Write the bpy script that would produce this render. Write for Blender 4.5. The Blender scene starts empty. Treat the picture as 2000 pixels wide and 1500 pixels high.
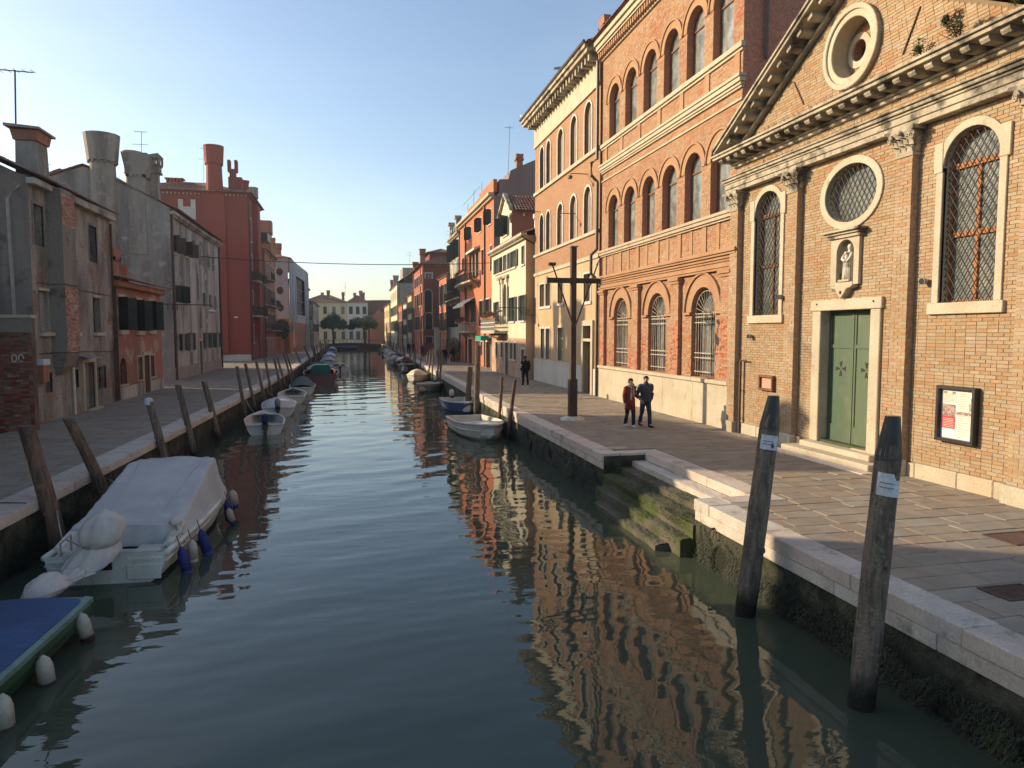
import bpy, bmesh, math, random
import numpy as np
from mathutils import Vector, Matrix
from mathutils.geometry import tessellate_polygon
R = random.Random(11)
PI = math.pi
S = bpy.context.scene
COL = S.collection

# ------------------------------------------------------------------ camera, sky, sun, exposure
CAM_Z = 4.35
cam = bpy.data.cameras.new("camera"); cam.sensor_width = 36; cam.lens = 1387/2000*36
cam.clip_start = 0.1; cam.clip_end = 6000
camo = bpy.data.objects.new("camera", cam); COL.objects.link(camo); S.camera = camo
YAW, PITCH = math.radians(12.763), math.radians(4.124)
camo.location = (0, 0, CAM_Z); camo.rotation_euler = (PI/2-PITCH, 0, -YAW)
SUN_AZ, SUN_EL = math.radians(63.0), math.radians(20.0)      # azimuth to the left of +Y
W = bpy.data.worlds.new("World"); S.world = W; W.use_nodes = True
nt = W.node_tree; nt.nodes.clear()
sky = nt.nodes.new("ShaderNodeTexSky"); sky.sky_type = 'NISHITA'; sky.sun_disc = False
sky.sun_elevation = SUN_EL; sky.sun_rotation = -SUN_AZ
sky.air_density = 1.0; sky.dust_density = 1.25; sky.ozone_density = 1.3
bg = nt.nodes.new("ShaderNodeBackground"); bg.inputs[1].default_value = 0.128
# thin, very faint cirrus streaks
tc = nt.nodes.new("ShaderNodeTexCoord"); mp = nt.nodes.new("ShaderNodeMapping"); mp.inputs['Scale'].default_value = (1.2, 4.5, 7.0); mp.inputs['Rotation'].default_value = (.2, .5, .4)
cn = nt.nodes.new("ShaderNodeTexNoise"); cn.inputs['Scale'].default_value = 1.3; cn.inputs['Detail'].default_value = 7; cn.inputs['Roughness'].default_value = .55
cr = nt.nodes.new("ShaderNodeMapRange"); cr.inputs[1].default_value = .5; cr.inputs[2].default_value = .8; cr.inputs[3].default_value = 0; cr.inputs[4].default_value = .05
cm = nt.nodes.new("ShaderNodeMix"); cm.data_type = 'RGBA'; cm.inputs[7].default_value = (9, 9, 9, 1)
out = nt.nodes.new("ShaderNodeOutputWorld")
L = nt.links.new
L(tc.outputs['Generated'], mp.inputs[0]); L(mp.outputs[0], cn.inputs['Vector']); L(cn.outputs[0], cr.inputs[0])
L(cr.outputs[0], cm.inputs[0]); L(sky.outputs[0], cm.inputs[6]); L(cm.outputs[2], bg.inputs[0]); L(bg.outputs[0], out.inputs[0])
sun = bpy.data.lights.new("sun", 'SUN'); sun.energy = 4.0; sun.angle = math.radians(.55); sun.color = (1, .80, .52)
suno = bpy.data.objects.new("sun", sun); COL.objects.link(suno); suno.location = (-60, 30, 60)
Ld = Vector((math.sin(SUN_AZ)*math.cos(SUN_EL), -math.cos(SUN_AZ)*math.cos(SUN_EL), -math.sin(SUN_EL)))
suno.rotation_euler = Ld.to_track_quat('-Z', 'Y').to_euler()
S.view_settings.view_transform = 'Standard'; S.view_settings.look = 'None'
S.view_settings.exposure = 0.77; S.view_settings.gamma = 1; S.view_settings.use_curve_mapping = False
S.cycles.max_bounces = 6; S.cycles.diffuse_bounces = 3; S.cycles.glossy_bounces = 4; S.cycles.caustics_reflective = False; S.cycles.caustics_refractive = False

# ------------------------------------------------------------------ materials
def mat(name, c1, c2=None, c3=None, s1=.8, s2=5, lo=.42, hi=.6, lo2=.55, hi2=.7, rough=.85, bump=.3, bs=45, bd=.01, island=0., objr=0., spec=.3, metal=0., streak=False, coat=0., zwet=None):
    m = bpy.data.materials.new(name); m.use_nodes = True; t = m.node_tree; N = t.nodes; K = t.links.new
    b = N['Principled BSDF']; b.inputs['Roughness'].default_value = rough; b.inputs['Metallic'].default_value = metal
    b.inputs['Specular IOR Level'].default_value = spec
    if coat: b.inputs['Coat Weight'].default_value = coat; b.inputs['Coat Roughness'].default_value = .1
    g = N.new('ShaderNodeNewGeometry'); pos = g.outputs['Position']
    def rgb(c): return (*c, 1)
    if objr:
        tcx = N.new('ShaderNodeTexCoord')
        pos = tcx.outputs['Object']
        oi = N.new('ShaderNodeObjectInfo'); va = N.new('ShaderNodeVectorMath'); va.operation = 'MULTIPLY_ADD'
        K(oi.outputs['Random'], va.inputs[0]); va.inputs[1].default_value = (17, 31, 53); K(pos, va.inputs[2]); pos = va.outputs[0]
    cur = None
    def noise(sc, det=5, vec=None, ro=.6):
        n = N.new('ShaderNodeTexNoise'); n.inputs['Scale'].default_value = sc; n.inputs['Detail'].default_value = det; n.inputs['Roughness'].default_value = ro
        K(vec if vec is not None else pos, n.inputs['Vector']); return n.outputs[0]
    def rng_(x, a, bb, lo=0, hi=1):
        r = N.new('ShaderNodeMapRange'); r.inputs[1].default_value = a; r.inputs[2].default_value = bb; r.inputs[3].default_value = lo; r.inputs[4].default_value = hi; K(x, r.inputs[0]); return r.outputs[0]
    def mix(f, a, bb):
        x = N.new('ShaderNodeMix'); x.data_type = 'RGBA'
        if hasattr(f, 'node'): K(f, x.inputs[0])
        else: x.inputs[0].default_value = f
        for v, i in ((a, 6), (bb, 7)):
            if hasattr(v, 'node'): K(v, x.inputs[i])
            else: x.inputs[i].default_value = rgb(v)
        return x.outputs[2]
    vec = pos
    if streak:
        mpn = N.new('ShaderNodeMapping'); mpn.inputs['Scale'].default_value = (1, 1, .16); K(pos, mpn.inputs[0]); vec = mpn.outputs[0]
    cur = c1
    if c2: cur = mix(rng_(noise(s1, 6, vec), lo, hi), c1, c2)
    if c3: cur = mix(rng_(noise(s2, 6, pos), lo2, hi2), cur, c3)
    if zwet:
        sz = N.new('ShaderNodeSeparateXYZ'); K(g.outputs['Position'], sz.inputs[0]); wn = N.new('ShaderNodeMath'); wn.operation = 'MULTIPLY_ADD'; K(noise(3.5, 5, g.outputs['Position']), wn.inputs[0]); wn.inputs[1].default_value = zwet[2]; K(sz.outputs[2], wn.inputs[2])
        cur = mix(rng_(wn.outputs[0], zwet[0], zwet[1]), zwet[3], cur)
    fine = noise(bs, 4)
    f2 = rng_(fine, .3, .7, .82, 1.16)
    hv = N.new('ShaderNodeHueSaturation'); 
    if hasattr(cur, 'node'): K(cur, hv.inputs['Color'])
    else: hv.inputs['Color'].default_value = rgb(cur)
    val = f2
    if island or objr:
        src = g.outputs['Random Per Island'] if island else oi.outputs['Random']
        a = island or objr
        r1 = rng_(src, 0, 1, 1-a, 1+a*.8)
        mm = N.new('ShaderNodeMath'); mm.operation = 'MULTIPLY'; K(r1, mm.inputs[0]); K(f2, mm.inputs[1]); val = mm.outputs[0]
        mh = N.new('ShaderNodeMath'); mh.operation = 'MULTIPLY'; K(src, mh.inputs[0]); mh.inputs[1].default_value = 7.31
        fr_ = N.new('ShaderNodeMath'); fr_.operation = 'FRACT'; K(mh.outputs[0], fr_.inputs[0])
        K(rng_(fr_.outputs[0], 0, 1, .5-.03*a/.25, .5+.03*a/.25), hv.inputs['Hue'])
        K(rng_(fr_.outputs[0], 0, 1, 1.15, .75), hv.inputs['Saturation'])
    K(val, hv.inputs['Value']); K(hv.outputs[0], b.inputs['Base Color'])
    if bump:
        bn = N.new('ShaderNodeBump'); bn.inputs['Strength'].default_value = bump; bn.inputs['Distance'].default_value = bd
        ad = N.new('ShaderNodeMath'); ad.operation = 'MULTIPLY_ADD'; K(noise(bs*.2, 5), ad.inputs[0]); ad.inputs[1].default_value = 2.0; K(fine, ad.inputs[2])
        K(ad.outputs[0], bn.inputs['Height']); K(bn.outputs[0], b.inputs['Normal'])
    return m

def brickmat(name, c1, c2, mortar, axis='y', stain=(.5, .45, .4), bw=.26, rh=.075, st=.35, plaster=None, plo=.5, phi=.56, ps=.5):
    m = bpy.data.materials.new(name); m.use_nodes = True; t = m.node_tree; N = t.nodes; K = t.links.new
    b = N['Principled BSDF']; b.inputs['Roughness'].default_value = .9; b.inputs['Specular IOR Level'].default_value = .2
    g = N.new('ShaderNodeNewGeometry'); sp = N.new('ShaderNodeSeparateXYZ'); K(g.outputs['Position'], sp.inputs[0])
    cb = N.new('ShaderNodeCombineXYZ'); K(sp.outputs[1 if axis == 'y' else 0], cb.inputs[0]); K(sp.outputs[2], cb.inputs[1])
    br = N.new('ShaderNodeTexBrick'); br.inputs['Scale'].default_value = 1; br.inputs['Brick Width'].default_value = bw; br.inputs['Row Height'].default_value = rh
    br.inputs['Mortar Size'].default_value = .009; br.inputs['Mortar Smooth'].default_value = .3
    br.inputs['Color1'].default_value = (*c1, 1); br.inputs['Color2'].default_value = (*c2, 1); br.inputs['Mortar'].default_value = (*mortar, 1)
    K(cb.outputs[0], br.inputs['Vector'])
    n = N.new('ShaderNodeTexNoise'); n.inputs['Scale'].default_value = .9; n.inputs['Detail'].default_value = 7; K(g.outputs['Position'], n.inputs['Vector'])
    r = N.new('ShaderNodeMapRange'); r.inputs[1].default_value = .4; r.inputs[2].default_value = .75; r.inputs[4].default_value = st; K(n.outputs[0], r.inputs[0])
    x = N.new('ShaderNodeMix'); x.data_type = 'RGBA'; K(r.outputs[0], x.inputs[0]); K(br.outputs[0], x.inputs[6]); x.inputs[7].default_value = (*stain, 1)
    col = x.outputs[2]
    fine = N.new('ShaderNodeTexNoise'); fine.inputs['Scale'].default_value = 14; fine.inputs['Detail'].default_value = 6; K(g.outputs['Position'], fine.inputs['Vector'])
    hv = N.new('ShaderNodeHueSaturation'); r2 = N.new('ShaderNodeMapRange'); r2.inputs[1].default_value = .3; r2.inputs[2].default_value = .7; r2.inputs[3].default_value = .75; r2.inputs[4].default_value = 1.25
    K(fine.outputs[0], r2.inputs[0]); K(r2.outputs[0], hv.inputs['Value'])
    bn = N.new('ShaderNodeBump'); bn.inputs['Strength'].default_value = .5; bn.inputs['Distance'].default_value = .012; bn.invert = True
    K(br.outputs['Fac'], bn.inputs['Height'])
    if plaster:
        n2 = N.new('ShaderNodeTexNoise'); n2.inputs['Scale'].default_value = ps; n2.inputs['Detail'].default_value = 8; n2.inputs['Roughness'].default_value = .65; K(g.outputs['Position'], n2.inputs['Vector'])
        r3 = N.new('ShaderNodeMapRange'); r3.inputs[1].default_value = plo; r3.inputs[2].default_value = phi; K(n2.outputs[0], r3.inputs[0])
        mp3 = N.new('ShaderNodeMapping'); mp3.inputs['Scale'].default_value = (1, 1, .3); K(g.outputs['Position'], mp3.inputs[0]); n4 = N.new('ShaderNodeTexNoise'); n4.inputs['Scale'].default_value = 1.1; n4.inputs['Detail'].default_value = 8; n4.inputs['Roughness'].default_value = .65; K(mp3.outputs[0], n4.inputs['Vector'])
        r5 = N.new('ShaderNodeMapRange'); r5.inputs[1].default_value = .35; r5.inputs[2].default_value = .68; r5.inputs[3].default_value = .45; r5.inputs[4].default_value = 1.4; K(n4.outputs[0], r5.inputs[0]); pv_ = N.new('ShaderNodeVectorMath'); pv_.operation = 'SCALE'; pv_.inputs[0].default_value = plaster; K(r5.outputs[0], pv_.inputs['Scale'])
        x2 = N.new('ShaderNodeMix'); x2.data_type = 'RGBA'; K(r3.outputs[0], x2.inputs[0]); K(col, x2.inputs[6]); K(pv_.outputs[0], x2.inputs[7]); col = x2.outputs[2]
    K(col, hv.inputs['Color']); K(hv.outputs[0], b.inputs['Base Color']); K(bn.outputs[0], b.inputs['Normal'])
    return m

class M: pass
# masonry
M.cbrick = mat('church_brick', (.335, .228, .132), (.375, .275, .175), (.345, .195, .108), s1=.7, s2=.9, lo2=.52, hi2=.72, island=.09, bs=40, rough=.92, spec=.15)
M.cbrick1 = mat('church_brick_single', (.335, .228, .132), (.375, .275, .175), (.345, .195, .108), s1=.7, s2=.9, lo2=.52, hi2=.72, objr=.09, bs=40, rough=.92, spec=.15)
M.cmortar = mat('church_mortar', (.23, .17, .115), (.19, .14, .09), (.15, .12, .09), s1=1.2, bs=60, rough=.95, spec=.1)
M.pbrick = mat('red_brick', (.345, .195, .112), (.38, .235, .138), (.35, .158, .09), s1=.5, s2=.8, lo2=.55, hi2=.7, island=.09, bs=40, rough=.9, spec=.15)
M.pbrick1 = mat('red_brick_single', (.345, .195, .112), (.38, .235, .138), (.35, .158, .09), s1=.5, s2=.8, lo2=.55, hi2=.7, objr=.09, bs=40, rough=.9, spec=.15)
M.pworn = mat('worn_brick', (.36, .145, .078), (.39, .17, .095), (.21, .09, .055), s1=1.5, s2=4, lo2=.6, hi2=.68, island=.16, bs=25, bd=.03, bump=.7, rough=.95, spec=.1)
M.pmortar = mat('red_mortar', (.34, .19, .12), (.28, .15, .09), None, s1=1.2, bs=60, rough=.95, spec=.1)
M.pplain = mat('moulded_brick', (.375, .225, .132), (.34, .19, .11), (.225, .14, .095), s1=.9, s2=1.4, lo2=.62, hi2=.75, bs=30, rough=.9, spec=.15)
M.gbrick = mat('garden_brick', (.22, .085, .063), (.27, .13, .08), (.33, .27, .235), s1=.8, s2=1.6, lo=.45, hi=.55, lo2=.58, hi2=.72, island=.16, bs=40, rough=.95, spec=.1)
M.gbrick1 = mat('garden_brick_single', (.22, .085, .063), (.27, .13, .08), (.33, .27, .235), s1=.8, s2=1.6, lo=.45, hi=.55, lo2=.58, hi2=.72, objr=.16, bs=40, rough=.95, spec=.1)
M.gmortar = mat('garden_mortar', (.17, .13, .1), (.1, .07, .06), None, bs=60, rough=.95, spec=.1)
M.bricky = brickmat('brick_wall', (.375, .205, .115), (.32, .168, .092), (.27, .18, .117), stain=(.38, .26, .165), st=.3)
M.bricks = brickmat('brick_wall_south', (.44, .19, .11), (.38, .16, .1), (.34, .2, .14), axis='x', stain=(.3, .2, .15))
M.brickc = brickmat('church_pilaster_side', (.40, .255, .155), (.36, .22, .13), (.33, .25, .17), axis='x', stain=(.3, .24, .18))
M.bricky2 = brickmat('shop_brick', (.36, .19, .12), (.42, .26, .17), (.4, .32, .25), stain=(.55, .5, .42), plaster=(.5, .42, .34), plo=.55, phi=.62)
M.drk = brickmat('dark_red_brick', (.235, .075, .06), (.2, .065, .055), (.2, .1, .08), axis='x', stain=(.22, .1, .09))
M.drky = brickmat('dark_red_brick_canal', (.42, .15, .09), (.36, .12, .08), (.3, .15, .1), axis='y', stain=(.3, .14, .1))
# stone
M.stone = mat('white_stone', (.42, .36, .265), (.48, .415, .315), (.28, .225, .155), s1=1.3, s2=2.5, lo2=.6, hi2=.78, bs=35, rough=.8, bd=.006)
M.stoneg = mat('weathered_stone', (.36, .31, .235), (.44, .385, .29), (.085, .075, .06), s1=1.5, s2=1.9, lo2=.48, hi2=.64, bs=30, rough=.9, bd=.012, streak=True)
M.coping = mat('coping_stone', (.49, .415, .345), (.57, .495, .42), (.16, .135, .11), s1=1.6, s2=2.6, lo2=.58, hi2=.76, objr=.1, bs=26, rough=.8, bd=.014, bump=.5)
M.plinth = mat('plinth_stone', (.42, .35, .25), (.48, .41, .305), (.36, .28, .18), s1=1.1, s2=1.8, lo2=.57, hi2=.75, objr=.12, bs=25, rough=.85, bd=.012)
M.pave = mat('paving', (.245, .198, .148), (.295, .242, .185), (.15, .125, .098), s1=2, s2=4, lo2=.62, hi2=.8, island=.08, bs=70, rough=.8, bd=.004)
M.pave1 = mat('paving_single', (.245, .198, .148), (.295, .242, .185), (.15, .125, .098), s1=2, s2=4, lo2=.62, hi2=.8, objr=.08, bs=70, rough=.8, bd=.004)
M.joint = mat('paving_joint', (.07, .06, .05), (.1, .085, .07), None, bs=80, rough=.95, spec=.1)
M.wallalg = mat('quay_wall', (.05, .05, .034), (.10, .09, .062), (.022, .026, .012), s1=1.3, s2=2.5, lo2=.45, hi2=.6, bs=18, bd=.05, bump=.8, rough=.9, zwet=(.5, .72, .3, (.018, .02, .012)))
M.algae = mat('seaweed', (.02, .027, .010), (.014, .013, .008), (.04, .05, .014), s1=1.2, s2=.9, lo2=.5, hi2=.65, island=.45, bump=0, rough=.6, spec=.4)
M.moss = mat('moss', (.10, .13, .03), (.05, .06, .02), (.14, .13, .06), s1=2, s2=3.5, island=.4, bump=0, rough=.9)
M.step = mat('step_stone', (.12, .105, .075), (.07, .065, .045), (.065, .085, .022), s1=1.5, s2=1.1, lo2=.48, hi2=.58, bs=22, bd=.025, bump=.7, rough=.85)
# plaster
M.h1 = brickmat('grey_stucco', (.24, .12, .08), (.28, .15, .1), (.3, .25, .2), plaster=(.285, .255, .22), plo=.40, phi=.45, ps=.65, stain=(.15, .13, .11))
M.h1s = mat('brown_stucco', (.17, .145, .125), (.25, .215, .18), (.10, .085, .075), s1=.8, s2=1.6, bs=30, bd=.01, streak=True)
M.greyg = mat('grey_plaster', (.32, .295, .26), (.15, .14, .13), (.40, .365, .32), s1=.9, s2=1.5, lo=.38, hi=.66, lo2=.55, hi2=.7, bs=22, bd=.015, streak=True)
M.greyc = mat('pale_plaster', (.46, .43, .38), (.16, .15, .135), (.52, .45, .39), s1=.8, s2=1.2, lo=.38, hi=.62, lo2=.57, hi2=.7, bs=22, bd=.015, streak=True)
M.sred = mat('salmon_plaster', (.38, .155, .10), (.26, .125, .09), (.38, .31, .24), s1=.7, s2=.75, lo2=.56, hi2=.64, bs=25, bd=.01, streak=True)
M.bred = mat('red_plaster', (.29, .066, .05), (.25, .06, .048), None, s1=.35, bs=20, bd=.006, streak=True)
M.oran = mat('orange_plaster', (.42, .17, .09), (.34, .15, .085), None, s1=.6, bs=20, streak=True)
M.rtall = mat('orange_red_plaster', (.53, .16, .075), (.48, .14, .07), (.45, .185, .105), s1=.6, s2=1.2, bs=20, streak=True)
M.purp = mat('purple_grey_plaster', (.235, .17, .155), (.2, .145, .135), None, s1=.5, bs=20, streak=True)
M.white = mat('cream_plaster', (.62, .56, .41), (.57, .51, .37), (.48, .43, .33), s1=.6, s2=1.2, lo2=.6, hi2=.75, bs=20, streak=True)
M.wside = mat('tan_plaster', (.55, .36, .215), (.5, .32, .19), None, s1=.6, bs=20, streak=True)
M.attic = mat('reddish_plaster', (.34, .16, .12), (.29, .14, .11), None, s1=.6, bs=20, streak=True)
M.yel = mat('yellow_plaster', (.49, .345, .2), (.44, .3, .17), (.48, .39, .27), s1=.6, s2=.9, lo2=.56, hi2=.7, bs=25, streak=True)
M.gpl = mat('pale_base_plaster', (.55, .52, .47), (.48, .44, .38), (.62, .6, .55), s1=.7, s2=1.5, bs=25, streak=True)
M.green = mat('green_grey_plaster', (.26, .27, .23), (.21, .215, .19), (.5, .42, .3), s1=.6, s2=.5, lo2=.5, hi2=.6, bs=25, streak=True)
M.farY = mat('far_yellow', (.56, .48, .29), (.5, .43, .26), None, s1=.3, bs=10)
M.farW = mat('far_white', (.62, .6, .54), (.56, .54, .48), None, s1=.3, bs=10)
M.cream2 = mat('ochre_plaster', (.62, .47, .26), (.52, .38, .2), None, s1=.5, bs=20, streak=True)
M.netting = mat('white_netting', (.50, .48, .46), (.40, .385, .375), (.56, .54, .52), s1=.5, s2=1.2, bs=10, bd=.1, bump=.9, streak=True, rough=.95)
M.tile = mat('roof_tile', (.26, .13, .085), (.19, .1, .075), (.33, .22, .16), s1=2, s2=7, island=.2, bs=30, rough=.9)
M.terra = mat('terracotta', (.36, .16, .1), (.28, .12, .08), (.2, .14, .11), s1=2, s2=4, bs=30, rough=.9)
M.chim = mat('grey_chimney', (.30, .27, .23), (.18, .165, .145), (.38, .33, .26), s1=1.2, s2=2, bs=25, streak=True)
# wood, metal, glass, cloth
M.wood = mat('window_wood', (.20, .085, .04), (.14, .06, .03), None, s1=4, bs=60, rough=.6)
M.pale = mat('white_paint', (.60, .56, .49), (.52, .48, .4), None, s1=3, bs=60, rough=.6)
M.dgreen = mat('dark_green_shutter', (.018, .03, .028), (.026, .038, .034), None, s1=3, bs=60, rough=.55)
M.brownsh = mat('brown_shutter', (.075, .05, .04), (.055, .038, .03), None, s1=3, bs=60, rough=.6)
M.doorg = mat('green_door', (.07, .11, .07), (.095, .13, .08), (.14, .15, .085), s1=.9, s2=1.6, lo2=.55, hi2=.75, bs=40, bd=.004, rough=.55, streak=True)
M.blind = mat('grey_blind', (.235, .195, .165), (.2, .165, .14), None, s1=2, bs=30, rough=.7)
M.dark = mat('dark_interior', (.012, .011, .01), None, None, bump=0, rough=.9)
M.iron = mat('iron', (.035, .028, .024), (.07, .035, .02), None, s1=6, bs=80, rough=.6, spec=.4)
M.rust = mat('rusty_iron', (.12, .055, .03), (.06, .035, .025), None, s1=6, bs=80, rough=.7)
M.pipe = mat('drainpipe', (.05, .04, .035), (.08, .055, .04), None, s1=3, bs=60, rough=.5, spec=.5)
M.pipel = mat('grey_pipe', (.33, .31, .3), (.26, .24, .23), None, s1=3, bs=60, rough=.5)
M.cage = mat('pale_iron', (.42, .40, .34), (.3, .26, .2), None, s1=5, bs=70, rough=.6)
M.glass = mat('window_glass', (.035, .04, .045), (.06, .065, .065), None, s1=1.5, bs=6, bump=.08, bd=.02, rough=.06, spec=.8)
M.curtain = mat('curtained_glass', (.22, .23, .22), (.12, .13, .125), (.3, .3, .28), s1=2.5, s2=1.3, bs=4, bump=.05, rough=.12, spec=.7)
M.churchglass = mat('leaded_glass', (.16, .18, .17), (.085, .1, .1), (.26, .27, .24), s1=2.2, s2=1.1, bs=9, bump=.25, bd=.03, rough=.2, spec=.6)
M.hullw = mat('white_hull', (.62, .58, .52), (.5, .46, .4), (.3, .24, .17), s1=2, s2=3.5, lo2=.63, hi2=.75, bs=40, bump=.1, rough=.35, spec=.5, streak=True)
M.hullg = mat('green_hull', (.03, .075, .035), (.045, .095, .05), (.02, .04, .02), s1=2, s2=4, bs=40, bump=.15, rough=.35, spec=.5)
M.gunw = mat('pale_green_paint', (.14, .225, .18), (.1, .165, .13), None, s1=4, bs=40, bump=.15, rough=.4)
M.anti = mat('red_antifouling', (.16, .02, .02), (.1, .02, .018), None, s1=2, bs=30, rough=.6)
M.hullb = mat('blue_hull', (.03, .085, .22), (.025, .065, .17), None, s1=2, bs=40, bump=.1, rough=.3, spec=.5)
M.hullm = mat('maroon_hull', (.13, .02, .022), (.095, .018, .02), None, s1=2, bs=40, bump=.1, rough=.3, spec=.5)
M.teal = mat('teal_hull', (.01, .2, .16), (.015, .15, .125), None, s1=2, bs=40, bump=.1, rough=.35, spec=.5)
M.navy = mat('navy_cloth', (.02, .03, .075), (.03, .042, .1), None, s1=3, bs=50, rough=.85)
M.tarp = mat('blue_tarp', (.012, .055, .165), (.012, .042, .125), (.035, .085, .2), s1=1.6, s2=3, lo2=.6, hi2=.75, bs=16, bd=.015, rough=.55)
M.cover = mat('grey_cover', (.5, .475, .46), (.44, .42, .41), (.55, .505, .47), s1=1.2, s2=2, bs=90, bd=.002, rough=.85)
M.beige = mat('beige_cover', (.58, .5, .44), (.48, .42, .38), None, s1=3, bs=90, bd=.004, rough=.9)
M.fendw = mat('white_fender', (.47, .41, .33), (.4, .33, .26), (.2, .15, .11), s1=5, s2=8, lo2=.62, hi2=.75, bs=40, rough=.5)
M.fendb = mat('blue_fender', (.022, .03, .13), (.03, .04, .16), None, s1=5, bs=60, rough=.7)
M.pile = mat('pile_wood', (.20, .155, .115), (.105, .082, .064), (.27, .21, .155), s1=11, s2=14, lo2=.55, hi2=.7, bs=30, bd=.02, bump=.8, rough=.9, streak=True, zwet=(.36, .62, .35, (.018, .017, .012)))
M.pileb = M.pile
M.piler = mat('brown_pile', (.19, .105, .066), (.085, .06, .047), (.26, .13, .075), s1=9, s2=3, lo2=.58, hi2=.7, bs=30, bd=.015, bump=.8, rough=.88, streak=True, zwet=(.1, .4, .4, (.02, .017, .013)))
M.cross = mat('cross_wood', (.095, .06, .044), (.06, .04, .03), None, s1=8, bs=40, rough=.75, streak=True)
M.paper = mat('paper', (.62, .63, .66), (.52, .53, .57), None, s1=8, bs=30, rough=.8, bump=.1)
M.paperp = mat('cream_paper', (.7, .62, .52), (.66, .6, .52), None, s1=8, bs=30, rough=.8, bump=.1)
M.printr = mat('red_print', (.5, .05, .055), (.42, .04, .05), None, s1=20, bs=60, rough=.6, bump=.05)
M.printd = mat('photo_print', (.2, .12, .11), (.42, .34, .3), (.38, .1, .1), s1=26, s2=38, bs=60, rough=.6, bump=.05)
M.ink = mat('ink', (.2, .19, .2), None, None, bump=0, rough=.8)
M.black = mat('black_paint', (.012, .012, .013), (.02, .018, .017), None, s1=6, bs=60, rough=.4, spec=.5)
M.skin = mat('skin', (.48, .27, .19), None, None, bump=0, rough=.6)
M.hair = mat('dark_hair', (.018, .012, .01), None, None, bs=120, rough=.6)
M.leaf = mat('leaf', (.045, .075, .02), (.07, .09, .025), (.03, .05, .016), s1=2, s2=5, island=.5, bump=0, rough=.6)
M.pine = mat('pine_needles', (.035, .075, .035), (.05, .095, .045), None, s1=.6, island=.5, bump=0, rough=.7)
M.bark = mat('bark', (.11, .075, .055), (.07, .05, .04), None, s1=6, bs=20, bd=.03, bump=.8)
M.flower = mat('dry_geranium', (.2, .06, .045), (.12, .1, .04), None, s1=6, island=.5, bump=0, rough=.8)
M.awn = mat('cream_awning', (.7, .63, .5), (.64, .57, .44), None, s1=2, bs=20, rough=.85)
M.tealaw = mat('teal_awning', (.01, .32, .25), (.01, .27, .22), None, s1=2, bs=20, rough=.6)
M.seaw = mat('gull_white', (.72, .72, .7), None, None, bump=0, rough=.8)
M.grate = mat('rusty_grate', (.10, .055, .045), (.07, .045, .04), None, s1=8, bs=60, rough=.7)
def cloth(name, c): return mat(name, c, tuple(x*.75 for x in c), None, s1=6, bs=70, bd=.004, rough=.9, spec=.15)
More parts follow.
